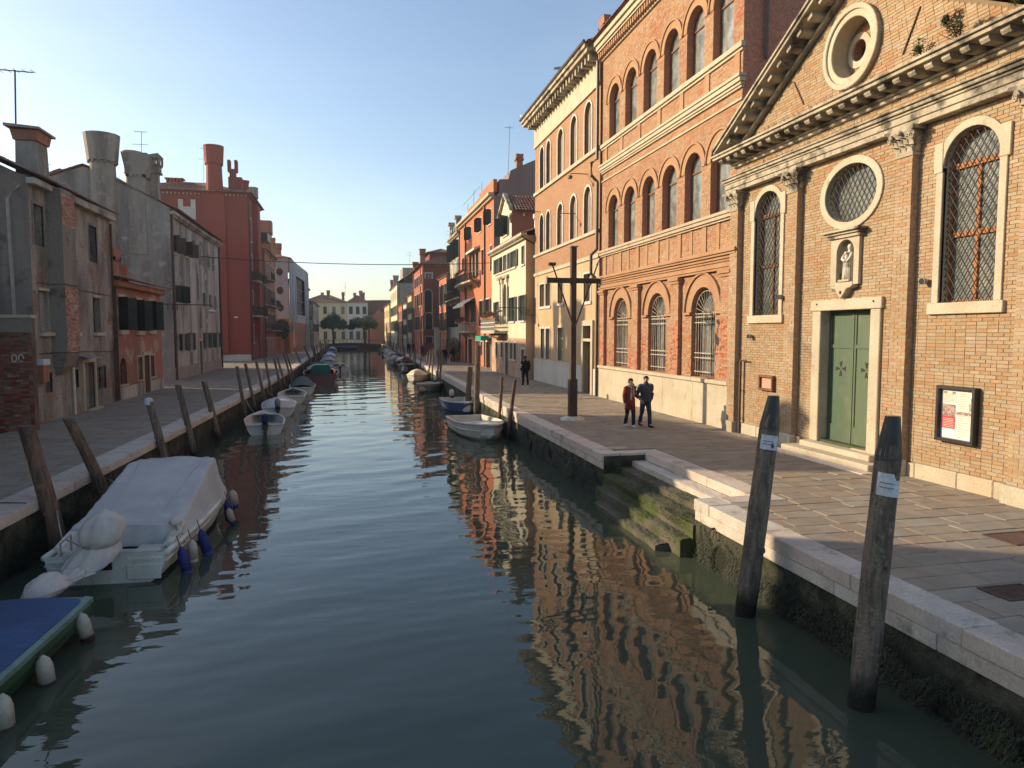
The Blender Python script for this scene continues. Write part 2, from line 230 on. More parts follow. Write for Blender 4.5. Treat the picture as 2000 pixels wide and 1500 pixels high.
# ------------------------------------------------------------------ mesh and object helpers
def FR(X): return lambda a, z, d=0: (X-d, a, z)          # facade on the right bank, faces the canal (-X); a = Y
def FL(X): return lambda a, z, d=0: (X+d, a, z)          # facade on the left bank (+X)
def FS(Y): return lambda a, z, d=0: (a, Y-d, z)          # faces the camera (-Y); a = X
class MB:
    def __init__(s): s.v = []; s.f = []; s.m = []
    def add(s, vs, fs, m=0):
        o = len(s.v); s.v += [tuple(p) for p in vs]; s.f += [tuple(i+o for i in f) for f in fs]; s.m += [m]*len(fs); return s
    def box(s, fr, a0, a1, z0, z1, d0, d1, m=0):
        return s.add([fr(a, z, d) for d in (d0, d1) for z in (z0, z1) for a in (a0, a1)], [(0, 1, 3, 2), (4, 6, 7, 5), (0, 4, 5, 1), (2, 3, 7, 6), (0, 2, 6, 4), (1, 5, 7, 3)], m)
    def wbox(s, x0, x1, y0, y1, z0, z1, m=0): return s.box(lambda a, z, d: (a, d, z), x0, x1, z0, z1, y0, y1, m)
    def poly(s, fr, pts, d0, d1, m=0):
        n = len(pts); v = [fr(a, z, d0) for a, z in pts]+[fr(a, z, d1) for a, z in pts]
        return s.add(v, [tuple(range(n)), tuple(range(2*n-1, n-1, -1))]+[(i, (i+1) % n, (i+1) % n+n, i+n) for i in range(n)], m)
    def sheet(s, fr, pts, d, m=0): return s.add([fr(a, z, d) for a, z in pts], [tuple(range(len(pts)))], m)
    def wall(s, fr, outline, holes, depth, m=0, mr=None, d=0):
        loops = [outline]+holes
        tri = tessellate_polygon([[Vector((a, z, 0)) for a, z in l] for l in loops])
        pts = [p for l in loops for p in l]
        s.add([fr(a, z, d) for a, z in pts], [tuple(t) for t in tri], m)
        for h in holes:
            n = len(h); s.add([fr(a, z, d) for a, z in h]+[fr(a, z, d-depth) for a, z in h], [(i, (i+1) % n, (i+1) % n+n, i+n) for i in range(n)], m if mr is None else mr)
        return s
    def strip(s, fr, inner, outer, d0, d1, m=0, closed=False):
        n = len(inner); v = []
        for d in (d0, d1): v += [fr(a, z, d) for a, z in inner]+[fr(a, z, d) for a, z in outer]
        f = []
        for i in range(n if closed else n-1):
            j = (i+1) % n
            f += [(2*n+i, 2*n+j, 3*n+j, 3*n+i), (i, j, 2*n+j, 2*n+i), (n+i, n+j, 3*n+j, 3*n+i), (i, j, n+j, n+i)]
        if not closed: f += [(0, n, 3*n, 2*n), (n-1, 2*n-1, 4*n-1, 3*n-1)]
        return s.add(v, f, m)
    def tube(s, pts, r, n=6, m=0, cap=True):
        P = [Vector(p) for p in pts]; r = r if isinstance(r, (list, tuple)) else [r]*len(P); v = []; f = []
        for i, p in enumerate(P):
            t = (P[min(i+1, len(P)-1)]-P[max(i-1, 0)]).normalized()
            u = t.cross(Vector((0, 0, 1)) if abs(t.z) < .95 else Vector((1, 0, 0))).normalized(); w = t.cross(u)
            for k in range(n):
                a = 2*PI*k/n; v.append(p+(u*math.cos(a)+w*math.sin(a))*r[i])
        for i in range(len(P)-1):
            for k in range(n): f.append((i*n+k, i*n+(k+1) % n, (i+1)*n+(k+1) % n, (i+1)*n+k))
        if cap: f += [tuple(range(n-1, -1, -1)), tuple(range((len(P)-1)*n, len(P)*n))]
        return s.add(v, f, m)
    def loft(s, rings, m=0, cap=True):
        n = len(rings[0]); v = [p for r in rings for p in r]; f = []
        for i in range(len(rings)-1):
            for k in range(n): f.append((i*n+k, i*n+(k+1) % n, (i+1)*n+(k+1) % n, (i+1)*n+k))
        if cap: f += [tuple(range(n-1, -1, -1)), tuple(range((len(rings)-1)*n, len(rings)*n))]
        return s.add(v, f, m)
    def lathe(s, prof, c=(0, 0, 0), n=12, m=0, sx=1, sy=1):
        return s.loft([[(c[0]+r*math.cos(2*PI*k/n)*sx, c[1]+r*math.sin(2*PI*k/n)*sy, c[2]+z) for k in range(n)] for r, z in prof], m)
    def ball(s, c, r, n=8, m=0):
        rx, ry, rz = r if isinstance(r, tuple) else (r, r, r)
        return s.loft([[(c[0]+rx*math.cos(2*PI*k/n)*math.sin(t), c[1]+ry*math.sin(2*PI*k/n)*math.sin(t), c[2]-rz*math.cos(t)) for k in range(n)] for t in [max(.08, min(PI-.08, PI*i/(n-2))) for i in range(n-1)]], m)

def link(name, me, parent=None, local=False):
    o = bpy.data.objects.new(name, me); COL.objects.link(o)
    if parent is not None:
        o.parent = parent
        if not local and parent.type == 'EMPTY': o.matrix_parent_inverse = Matrix.Translation(-parent.location)
    return o
def build(mb, name, mats, parent=None, smooth=False, bevel=0, local=False, kind=None, label=None, recalc=True, sub=0):
    me = bpy.data.meshes.new(name); me.from_pydata(mb.v, [], mb.f)
    mats = mats if isinstance(mats, (list, tuple)) else [mats]
    for m in mats: me.materials.append(m)
    if len(mats) > 1: me.polygons.foreach_set('material_index', mb.m)
    if recalc or bevel:
        bm = bmesh.new(); bm.from_mesh(me)
        if recalc: bmesh.ops.recalc_face_normals(bm, faces=bm.faces)
        if bevel: bmesh.ops.bevel(bm, geom=bm.edges[:], offset=bevel, segments=1, affect='EDGES', clamp_overlap=True)
        bm.to_mesh(me); bm.free()
    if smooth: me.polygons.foreach_set('use_smooth', [True]*len(me.polygons))
    me.update()
    o = link(name, me, parent, local)
    if sub:
        md = o.modifiers.new('subd', 'SUBSURF'); md.levels = sub; md.render_levels = sub
    if kind: o['kind'] = kind
    if label: o['label'] = label
    return o
def tag(o, label, cat, group=None, kind=None):
    if kind: o['kind'] = kind
    if label: o['label'] = label
    if cat and kind != 'structure': o['category'] = cat
    if group: o['group'] = group
    return o
def root(name, label, cat, loc=(0, 0, 0), group=None, rz=0, kind=None):
    o = bpy.data.objects.new(name, None); COL.objects.link(o); o.location = loc; o.rotation_euler[2] = rz; o.empty_display_size = .3
    return tag(o, label, cat, group, kind)
def dup(src, loc, rz, label=None):
    c = src.copy(); COL.objects.link(c); c.location = loc; c.rotation_euler[2] = rz
    if label: c['label'] = label
    for ch in src.children:
        d = ch.copy(); COL.objects.link(d); d.parent = c
        for g in ch.children:
            e = g.copy(); COL.objects.link(e); e.parent = d
    return c

def rect(a0, a1, z0, z1): return [(a0, z0), (a1, z0), (a1, z1), (a0, z1)]
def arch(a0, a1, z0, zs, n=14, k=1.):
    c, r = (a0+a1)/2, (a1-a0)/2
    return [(a0, z0)]+[(c-r*math.cos(PI*i/n), zs+k*r*math.sin(PI*i/n)) for i in range(n+1)]+[(a1, z0)]
def ell(c, z, ra, rz, n=32): return [(c+ra*math.cos(2*PI*i/n), z+rz*math.sin(2*PI*i/n)) for i in range(n)]
def inset(pts, w):                       # shrink an open/closed profile towards its centre line
    n = len(pts); o = []
    for i in range(n):
        p, q, r = Vector(pts[i-1]), Vector(pts[i]), Vector(pts[(i+1) % n])
        e1, e2 = (q-p).normalized(), (r-q).normalized()
        n1, n2 = Vector((-e1.y, e1.x)), Vector((-e2.y, e2.x)); k = (n1+n2)
        k = k.normalized()/max(.4, k.normalized().dot(n1)) if k.length > 1e-6 else n1
        o.append(q+k*w)
    area = sum(pts[i-1][0]*pts[i][1]-pts[i][0]*pts[i-1][1] for i in range(n))
    if area < 0 and w > 0: return inset(pts[::-1], w)[::-1]
    return [(v.x, v.y) for v in o]

def window(B, fr, a0, a1, z0, z1, shape='rect', depth=.22, pane=None, frame=None, surround=None, sill=None, shutters=None, mull=1, trans=1, zs=None, fw=.055, label=None, lintel=None):
    """window part > pane, surround, sill, shutter sub-parts. The wall's own hole is made by the caller."""
    pane = pane or M.glass; frame = frame or M.wood
    zs = zs if zs is not None else (z1-(a1-a0)/2 if shape == 'arch' else z1)
    prof = arch(a0, a1, z0, zs) if shape == 'arch' else rect(a0, a1, z0, z1)
    mb = MB(); inn = inset(prof, fw); mb.strip(fr, inn, prof, -depth-.06, -depth, closed=True)
    for i in range(1, mull+1):
        a = a0+(a1-a0)*i/(mull+1); mb.box(fr, a-.025, a+.025, z0+fw, (zs if shape == 'arch' else z1-fw), -depth-.05, -depth-.005)
    for i in range(trans):
        z = zs if (shape == 'arch' and i == 0) else z0+(z1-z0)*(i+1)/(trans+1)
        mb.box(fr, a0+fw, a1-fw, z-.03, z+.03, -depth-.055, -depth+.003)
    w = build(mb, 'window', frame, B, label=label)
    build(MB().sheet(fr, prof, -depth-.045), 'pane', pane, w)
    if surround:
        sw, sm, sd = surround
        if shape == 'arch': outer = arch(a0-sw, a1+sw, z0, zs); pr = prof
        else: outer = [(a0-sw, z0), (a0-sw, z1+sw), (a1+sw, z1+sw), (a1+sw, z0)]; pr = [(a0, z0), (a0, z1), (a1, z1), (a1, z0)]
        build(MB().strip(fr, pr, outer, -.05, sd), 'surround', sm, w)
    if lintel: build(MB().box(fr, a0-lintel[1], a1+lintel[1], z1+.002, z1+lintel[2], -.05, lintel[3]), 'lintel', lintel[0], w)
    if sill:
        sm, sh, sd = sill; e = .12 if not surround else surround[0]+.06
        build(MB().box(fr, a0-e, a1+e, z0-sh, z0-.002, -.05, sd), 'sill', sm, w)
    if shutters:
        sm, kind_ = shutters; hw = (a1-a0)/2
        for sgn in (-1, 1):
            sb = MB(); h = a0 if sgn < 0 else a1
            def f2(u, z, t, h=h, sgn=sgn):              # u from hinge outwards
                if kind_ == 'open': return fr(h+sgn*u, z, .03+t)
                if kind_ == 'ajar': return fr(h+sgn*u*.45, z, .03+u*.88+t*.4)
                if kind_ == 'half': return fr(h-sgn*u*.3, z, -.02+u*.94+t*.3)
                return fr(h-sgn*u, z, -depth+.05+t)
            zt = z1 if shape == 'rect' else zs+(a1-a0)*.3
            sb.box(f2, .01, hw-.01, z0+.01, zt-.01, 0, .035)
            n = max(3, int((zt-z0)/.22))
            for i in range(n):
                zz = z0+.06+(zt-z0-.12)*i/n; sb.box(f2, .07, hw-.07, zz, zz+(zt-z0-.12)/n*.55, .035, .05)
            build(sb, 'shutter', sm, w)
    return w

def roofslope(mb, e0, e1, r1, r0, pitch=.24, step=.38, h=.055):
    """rows of curved tiles between eave e0-e1 and ridge r0-r1"""
    e0, e1, r0, r1 = map(Vector, (e0, e1, r0, r1)); n = max(2, int((e1-e0).length/pitch)); k = max(2, int((r0-e0).length/step))
    nor = (e1-e0).cross(r0-e0).normalized()
    if nor.z < 0: nor = -nor
    mb.add([e0-nor*.03, e1-nor*.03, r1-nor*.03, r0-nor*.03], [(0, 1, 2, 3)])
    for i in range(n):
        us = [(i+x)/n for x in (.08, .25, .5, .75, .92)]; hs = [0, .75*h, h, .75*h, 0]
        for j in range(k):
            v0, v1 = j/k-.012, (j+1)/k
            vs = []
            for v, lift in ((v0, .03), (v1, .0)):
                for u, hh in zip(us, hs):
                    a = e0.lerp(e1, u); b = r0.lerp(r1, u); vs.append(a.lerp(b, v)+nor*(hh+lift))
            mb.add(vs, [(q, q+1, q+6, q+5) for q in range(4)]+[(0, 1, 2, 3, 4)])
def gable_roof(B, x0, x1, y0, y1, z, rise, axis='y', over=.35, name='roof', m=None, pitch=.24):
    mb = MB()
    if axis == 'y':
        xm = (x0+x1)/2
        roofslope(mb, (x0-over, y0-over*.5, z-.08), (x0-over, y1+over*.5, z-.08), (xm, y1+over*.5, z+rise), (xm, y0-over*.5, z+rise), pitch)
        roofslope(mb, (x1+over, y0-over*.5, z-.08), (x1+over, y1+over*.5, z-.08), (xm, y1+over*.5, z+rise), (xm, y0-over*.5, z+rise), pitch)
    else:
        ym = (y0+y1)/2
        roofslope(mb, (x0-over*.5, y0-over, z-.08), (x1+over*.5, y0-over, z-.08), (x1+over*.5, ym, z+rise), (x0-over*.5, ym, z+rise), pitch)
        roofslope(mb, (x0-over*.5, y1+over, z-.08), (x1+over*.5, y1+over, z-.08), (x1+over*.5, ym, z+rise), (x0-over*.5, ym, z+rise), pitch)
    return build(mb, name, m or M.tile, B, recalc=False)
def hip_roof(B, x0, x1, y0, y1, z, rise, over=.35, pitch=.24):
    mb = MB(); w = min(x1-x0, y1-y0)/2; o = over
    if (x1-x0) < (y1-y0): p, q = ((x0+x1)/2, y0+w, z+rise), ((x0+x1)/2, y1-w, z+rise)
    else: p, q = (x0+w, (y0+y1)/2, z+rise), (x1-w, (y0+y1)/2, z+rise)
    A, Bq, C, D = (x0-o, y0-o, z-.08), (x1+o, y0-o, z-.08), (x1+o, y1+o, z-.08), (x0-o, y1+o, z-.08)
    if (x1-x0) < (y1-y0): sl = [(A, Bq, p, p), (Bq, C, q, p), (C, D, q, q), (A, D, q, p)]
    else: sl = [(A, Bq, q, p), (Bq, C, q, q), (C, D, p, q), (D, A, p, p)]
    for a, b, c, d in sl: roofslope(mb, a, b, c, d, pitch)
    return build(mb, 'roof', M.tile, B, recalc=False)
def shell(mb, fr_front, a0, a1, z0, z1, depth, m_front=0, m_side=1, holes=(), reveal=.3, outline=None):
    """front wall with holes plus plain sides, back and top"""
    mb.wall(fr_front, outline or rect(a0, a1, z0, z1), list(holes), reveal, m_front)
    c = [fr_front(a0, z0, 0), fr_front(a1, z0, 0), fr_front(a1, z0, -depth), fr_front(a0, z0, -depth)]
    t = [(p[0], p[1], z1) for p in c]
    mb.add(c+t, [(1, 2, 6, 5), (2, 3, 7, 6), (3, 0, 4, 7), (4, 5, 6, 7)], m_side)
def proj(p):
    x, y, z = p[0], p[1], p[2]-CAM_Z
    xc = x*math.cos(YAW)-y*math.sin(YAW); f = x*math.sin(YAW)+y*math.cos(YAW)
    zc = f*math.cos(PITCH)-z*math.sin(PITCH); yc = -(z*math.cos(PITCH)+f*math.sin(PITCH))
    return (1000+1387*xc/zc, 750+1387*yc/zc, zc) if zc > .1 else (-9999, 0, 1)
def inview(p, e=20):
    q = proj(p); return -e < q[0] < 2000+e and -e < q[1] < 1500+e
def bricks(B, fr, spans, z0, z1, single, stuff, n_single=0, bl=.25, rh=.0755, proud=.009, d0=0, jitter=.004, key=None, joint=.011, mworn=None, zworn=0):
    """courses of bricks; spans(z) gives the solid intervals of that course"""
    items = []; row = 0; z = z0
    while z+rh <= z1+1e-6:
        zc = z+rh/2
        for (a, b) in spans(zc):
            x = a; first = True
            while x < b-.02:
                l = bl if not (row % 2) or R.random() < .8 else bl*.5
                if first and row % 2: l = bl*.5
                first = False
                e = min(x+l, b)
                if b-e < .04: e = b
                items.append((x, e, z, R.uniform(-jitter, jitter))); x = e
        z += rh; row += 1
    full = [i for i, it in enumerate(items) if abs(it[1]-it[0]-bl) < 1e-4]
    chosen = set()
    if n_single:
        cand = [i for i in full if inview(fr((items[i][0]+items[i][1])/2, items[i][2], 0), 0)]
        cand.sort(key=lambda i: proj(fr((items[i][0]+items[i][1])/2, items[i][2], 0))[2]); chosen = set(cand[:n_single])
        p0 = Vector(fr(0, 0, 0)); mb = MB(); lf = lambda a, zz, d: tuple(Vector(fr(a, zz, d))-p0)
        h = (rh-joint)/2; mb.box(lf, joint/2, bl-joint/2, joint/2, rh-joint/2, -.03, proud)
        me = None
        for i in sorted(chosen):
            a, b, z, j = items[i]
            if me is None:
                o = build(mb, 'brick', single, B, bevel=.003); me = o.data
            else: o = link('brick', me, B)
            q = fr(a, z, d0+j); o.location = Vector(q)
    g = joint/2
    for worn in ((0, 1) if mworn else (0,)):
        mb = MB()
        for i, (a, b, z, j) in enumerate(items):
            if i in chosen or b-a < .03: continue
            isw = bool(mworn) and z < zworn+.5*math.sin(a*2.1)+.3*math.sin(a*5.3+1)
            if bool(worn) != isw: continue
            jj = j+(R.uniform(-.02, .006) if worn else 0)
            c = [fr(p, q, d0+proud+jj) for q in (z+g, z+rh-g) for p in (a+g, b-g)]+[fr(p, q, d0-.03) for q in (z+g, z+rh-g) for p in (a+g, b-g)]
            mb.add(c, [(0, 1, 3, 2), (0, 4, 5, 1), (2, 3, 7, 6), (0, 2, 6, 4), (1, 5, 7, 3)])
        if mb.f: build(mb, 'worn_bricks' if worn else 'bricks', mworn if worn else stuff, B, kind='stuff', recalc=True)
def spans_of(a0, a1, holes):
    """intervals of [a0,a1] left free by polygons at height z"""
    def f(z):
        cuts = []
        for h in holes:
            xs = []
            for i in range(len(h)):
                (p, q), (r, s) = h[i-1], h[i]
                if (q-z)*(s-z) < 0: xs.append(p+(r-p)*(z-q)/(s-q))
            xs.sort(); cuts += [(xs[i], xs[i+1]) for i in range(0, len(xs)-1, 2)]
        cuts.sort(); o = []; x = a0(z) if callable(a0) else a0; e = a1(z) if callable(a1) else a1
        for c, d in cuts:
            if c > x: o.append((x, min(c, e)))
            x = max(x, d)
        if x < e: o.append((x, e))
        return o
    return f
def chimney(B, x, y, z0, z1, w, wt, m, round_=False, label=None, band=True, zt=None, pot=None, dy=None):
    """Venetian chimney: shaft, corbel band and flaring pot"""
    dy = dy or w; zt = zt if zt is not None else z1-(z1-z0)*.3; n = 14
    mb = MB()
    if round_:
        mb.lathe([(w*1.06, z0), (w*.94, zt-.02)], (x, y, 0), n)
        for k in range(n):
            a = 2*PI*(k+.5)/n; mb.ball((x+math.cos(a)*w*1.02, y+math.sin(a)*w*1.02, zt-.06), (.09, .09, .1), 6)
    else:
        mb.add([(x+sx*w*f, y+sy*dy*f, z) for z, f in ((z0, 1.04), (zt-.02, .95)) for sx, sy in ((-1, -1), (1, -1), (1, 1), (-1, 1))], [(0, 1, 5, 4), (1, 2, 6, 5), (2, 3, 7, 6), (3, 0, 4, 7), (4, 5, 6, 7), (3, 2, 1, 0)])
        if band:
            for k in range(5):
                for sx, sy in ((-1+k*.5, -1), (-1+k*.5, 1), (-1, -1+k*.5), (1, -1+k*.5)): mb.wbox(x+sx*w-.07, x+sx*w+.07, y+sy*dy-.07, y+sy*dy+.07, zt-.16, zt-.001)
    o = build(mb, 'chimney', m, B, label=label)
    pb = MB()
    if round_: pb.lathe([(w*1.12, zt), (wt*.99, z1-.05), (wt, z1), (wt-.1, z1), (w*.8, z1-.5)], (x, y, 0), n)
    else:
        r = [[(x+sx*a, y+sy*(a-w+dy), z) for sx, sy in ((-1, -1), (1, -1), (1, 1), (-1, 1))] for a, z in ((w*1.1, zt), (wt, z1), (wt-.1, z1), (w*.8, z1-.4))]
        pb.loft(r)
    build(pb, 'chimney_pot', pot or m, o); return o
def antenna(x, y, z0, z1, label, dirs=((0, 1),), r=.02):
    mb = MB().tube([(x, y, z0), (x+.03*(z1-z0), y, z1)], r, 5); t = root('antenna', label, 'antenna', (x, y, z0))
    build(mb, 'mast', M.iron, t)
    for k, (dz, l) in enumerate(dirs):
        zt = z1-dz; xx = x+.03*(zt-z0); bm_ = MB().tube([(xx-l*.5, y-.1, zt), (xx+l*.35, y+.1, zt+.04)], r*.7, 4)
        for q in range(6):
            px = xx-l*.5+l*.85*q/5; bm_.tube([(px, y-.28+.02*q, zt+.01*q), (px+.05, y+.28-.02*q, zt+.01*q)], r*.4, 3)
        build(bm_, 'aerial', M.iron, t)
    return t
def leaves(mb, c, r, n, size, flat=1., rnd=R, m=0, shell_=.45):
    for _ in range(n):
        while True:
            p = Vector((rnd.uniform(-1, 1), rnd.uniform(-1, 1), rnd.uniform(-1, 1)))
            if shell_ < p.length < 1: break
        q = Vector((c[0]+p.x*r[0], c[1]+p.y*r[1], c[2]+p.z*r[2]*flat))
        u = Vector((rnd.gauss(0, 1), rnd.gauss(0, 1), rnd.gauss(0, 1))).normalized(); w = u.orthogonal().normalized(); s = size*rnd.uniform(.6, 1.4)
        mb.add([q-u*s, q+w*s*.45, q+u*s, q-w*s*.45], [(0, 1, 2, 3)], m)
# ------------------------------------------------------------------ canal water
QZ = 1.15
def make_water():
    ys = [-14.0]; 
    while ys[-1] < 232: ys.append(ys[-1]+max(.055, .0065*abs(ys[-1]-1)))
    ys = np.array(ys); xs = np.concatenate([np.linspace(-13, 13, 235)])
    X, Y = np.meshgrid(xs, ys)
    rs = np.random.RandomState(5); Z = np.zeros_like(X)
    dy = np.gradient(ys)[:, None]
    for i in range(46):
        lam = 10**rs.uniform(math.log10(.34), math.log10(3.2)); th = rs.normal(PI/2+.22, .42); k = 2*PI/lam
        a = .00085*lam**.85*rs.uniform(.5, 1.2)
        # patches of calmer water: the canal is livelier further out than under the bridge
        live = .45+.75*np.clip((Y-12)/30, 0, 1)+.2*np.sin(X*.25+i)*np.sin(Y*.11+i*1.7)
        ok = np.clip((lam/(3.0*dy))-.7, 0, 1)
        Z += a*live*ok*np.sin(k*(X*math.cos(th)+Y*math.sin(th))+rs.uniform(0, 6.28)+.5*np.sin(X*.7*rs.uniform(.5, 1)+Y*.23+i))
    n, m = X.shape
    co = np.stack([X, Y, Z], -1).reshape(-1, 3)
    idx = np.arange(n*m).reshape(n, m); q = np.stack([idx[:-1, :-1], idx[:-1, 1:], idx[1:, 1:], idx[1:, :-1]], -1).reshape(-1, 4)
    me = bpy.data.meshes.new('water'); me.vertices.add(len(co)); me.vertices.foreach_set('co', co.ravel())
    me.loops.add(q.size); me.loops.foreach_set('vertex_index', q.ravel()); me.polygons.add(len(q)); me.polygons.foreach_set('loop_start', np.arange(len(q))*4)
    me.update(calc_edges=True); me.polygons.foreach_set('use_smooth', [True]*len(q))
    w = bpy.data.materials.new('canal_water'); w.use_nodes = True; t = w.node_tree; N = t.nodes; K = t.links.new; b = N['Principled BSDF']
    b.inputs['Roughness'].default_value = .012; b.inputs['IOR'].default_value = 1.36; b.inputs['Specular IOR Level'].default_value = .5
    g = N.new('ShaderNodeNewGeometry'); mpn = N.new('ShaderNodeMapping'); mpn.inputs['Scale'].default_value = (.55, 1.6, 1); mpn.inputs['Rotation'].default_value = (0, 0, .2); K(g.outputs['Position'], mpn.inputs[0])
    no = N.new('ShaderNodeTexNoise'); no.inputs['Scale'].default_value = 2.1; no.inputs['Detail'].default_value = 3; no.inputs['Roughness'].default_value = .45; K(mpn.outputs[0], no.inputs['Vector'])
    bn = N.new('ShaderNodeBump'); bn.inputs['Strength'].default_value = .07; bn.inputs['Distance'].default_value = .05; nf = N.new('ShaderNodeTexNoise'); nf.inputs['Scale'].default_value = 11; nf.inputs['Detail'].default_value = 2; K(mpn.outputs[0], nf.inputs['Vector'])
    nm = N.new('ShaderNodeTexNoise'); nm.inputs['Scale'].default_value = .22; nm.inputs['Detail'].default_value = 2; K(g.outputs['Position'], nm.inputs['Vector']); mr = N.new('ShaderNodeMapRange'); mr.inputs[1].default_value = .48; mr.inputs[2].default_value = .7; mr.inputs[4].default_value = .16; K(nm.outputs[0], mr.inputs[0])
    ma = N.new('ShaderNodeMath'); ma.operation = 'MULTIPLY_ADD'; K(nf.outputs[0], ma.inputs[0]); K(mr.outputs[0], ma.inputs[1]); K(no.outputs[0], ma.inputs[2]); K(ma.outputs[0], bn.inputs['Height']); K(bn.outputs[0], b.inputs['Normal'])
    n2 = N.new('ShaderNodeTexNoise'); n2.inputs['Scale'].default_value = .25; K(g.outputs['Position'], n2.inputs['Vector'])
    mx = N.new('ShaderNodeMix'); mx.data_type = 'RGBA'; K(n2.outputs[0], mx.inputs[0]); mx.inputs[6].default_value = (.048, .060, .040, 1); mx.inputs[7].default_value = (.06, .072, .047, 1); K(mx.outputs[2], b.inputs['Base Color'])
    me.materials.append(w); o = link('water', me); o['kind'] = 'structure'; return o
make_water()
g = MB().wbox(-95, 95, -45, 305, -2.2, -1.6); build(g, 'ground', mat('ground_mud', (.1, .09, .07), None, None, bump=0), kind='structure')

# ------------------------------------------------------------------ right quay
REDGE = lambda y: 6.4 if y < 30 else 6.4+.45*(y-30)/25 if y < 55 else 6.85+1.35*(y-55)/95 if y < 150 else 8.2+.2*(y-150)/60
LEDGE = lambda y: -5.95+.4*(y-13)/14 if y < 27 else -5.55+.45*(y-27)/20 if y < 47 else -5.1+.1*(y-47)/20 if y < 67 else -5.0-.4*(y-67)/60 if y < 127 else -5.4-.9*(y-127)/80
ST0, ST1, STX = 12.4, 17.55, 7.62           # the landing steps' recess in the right quay
def quay_body(name, edge, outer, side, recess=None):
    mb = MB(); ys = list(np.linspace(-10, 230, 97)); 
    if recess: ys = sorted([y for y in ys if not (recess[0]-.6 < y < recess[1]+.6)]+[recess[0]-.001, recess[0], recess[1], recess[1]+.001])
    def e(y):
        if recess and recess[0] <= y <= recess[1]: return recess[2]+.5
        return edge(y)+side*.06
    for i in range(len(ys)-1):
        y0, y1 = ys[i], ys[i+1]; a, b = e(y0), e(y1)
        mb.add([(a, y0, -1.5), (b, y1, -1.5), (b, y1, QZ-.05), (a, y0, QZ-.05)], [(0, 1, 2, 3)], 0)
        mb.add([(a, y0, QZ-.05), (b, y1, QZ-.05), (outer, y1, QZ-.05), (outer, y0, QZ-.05)], [(0, 1, 2, 3)], 1)
    mb.add([(edge(-10), -10, -1.5), (outer, -10, -1.5), (outer, -10, QZ-.05), (edge(-10), -10, QZ-.05)], [(0, 1, 2, 3)], 0)
    r = root(name, None, None, (0, 0, 0), kind='structure')
    build(mb, 'quay_wall', [M.wallalg, M.joint], r, recalc=False); return r
QR = quay_body('quay_right', REDGE, 40, 1, (ST0, ST1, STX))
QL = quay_body('quay_left', LEDGE, -45, -1)
def pave(Q, x_in, x_out, y0, y1, rowh, lmin, lmax, n_single, y_far):
    items = []; y = y0
    while y < y1:
        h = rowh*R.uniform(.85, 1.15); a, b = x_in(y+h/2), x_out(y+h/2); lo, hi = min(a, b), max(a, b); x = lo-R.uniform(0, lmax)*.5
        while x < hi-.05:
            l = R.uniform(lmin, lmax); p, q = max(x, lo), min(x+l, hi)
            if hi-q < .2: q = hi
            if q-p > .08: items.append((p, q, y, y+h))
            x = q if q > x else x+l
        y += h
    vis = [i for i, t in enumerate(items) if inview(((t[0]+t[1])/2, (t[2]+t[3])/2, QZ), 0)]
    vis.sort(key=lambda i: proj(((items[i][0]+items[i][1])/2, (items[i][2]+items[i][3])/2, QZ))[2]); ch = set(vis[:n_single])
    mb = MB(); g = .008
    for i, (p, q, a, b) in enumerate(items):
        z = QZ+R.uniform(-.006, .004); t1, t2 = R.uniform(-.004, .004), R.uniform(-.004, .004)
        def stone(m_, ox=0, oy=0):
            top = [(p+g-ox, a+g-oy, z+t1), (q-g-ox, a+g-oy, z-t1), (q-g-ox, b-g-oy, z+t2), (p+g-ox, b-g-oy, z-t2)]
            bot = [(x, y_, QZ-.06) for x, y_, _ in top]
            m_.add(top+bot, [(0, 1, 2, 3), (0, 4, 5, 1), (1, 5, 6, 2), (2, 6, 7, 3), (3, 7, 4, 0)])
        if i in ch:
            sm = MB(); stone(sm, p, a); o = build(sm, 'paving_stone', M.pave1, Q, recalc=False, bevel=.006); o.location = (p, a, 0)
        else: stone(mb)
    build(mb, 'paving_stones', M.pave, Q, kind='stuff', recalc=False)
RIN = lambda y: (STX+.55 if ST0-.1 < y < ST1+.45 else REDGE(y)+.52)
pave(QR, RIN, lambda y: 12.6 if y < 84 else 12.6+(y-84)*.25, 3.2, 84, .43, .5, 1.0, 300, 84)
pave(QL, lambda y: LEDGE(y)-.72, lambda y: -10.9 if y < 46 else -12.0, 9.5, 86, .40, .5, 1.0, 300, 86)
farp = MB(); farp.add([(REDGE(84)+.5, 84, QZ-.01), (18, 84, QZ-.01), (18, 230, QZ-.01), (8.7, 230, QZ-.01)], [(0, 1, 2, 3)]); farp.add([(LEDGE(86)-.7, 86, QZ-.01), (-20, 86, QZ-.01), (-20, 230, QZ-.01), (-7, 230, QZ-.01)], [(0, 3, 2, 1)])
farp.add([(-12, 46, QZ-.012), (-24, 46, QZ-.012), (-24, 87, QZ-.012), (-12, 87, QZ-.012)], [(0, 3, 2, 1)])
build(farp, 'pavement', M.pave, None, kind='structure', recalc=False)
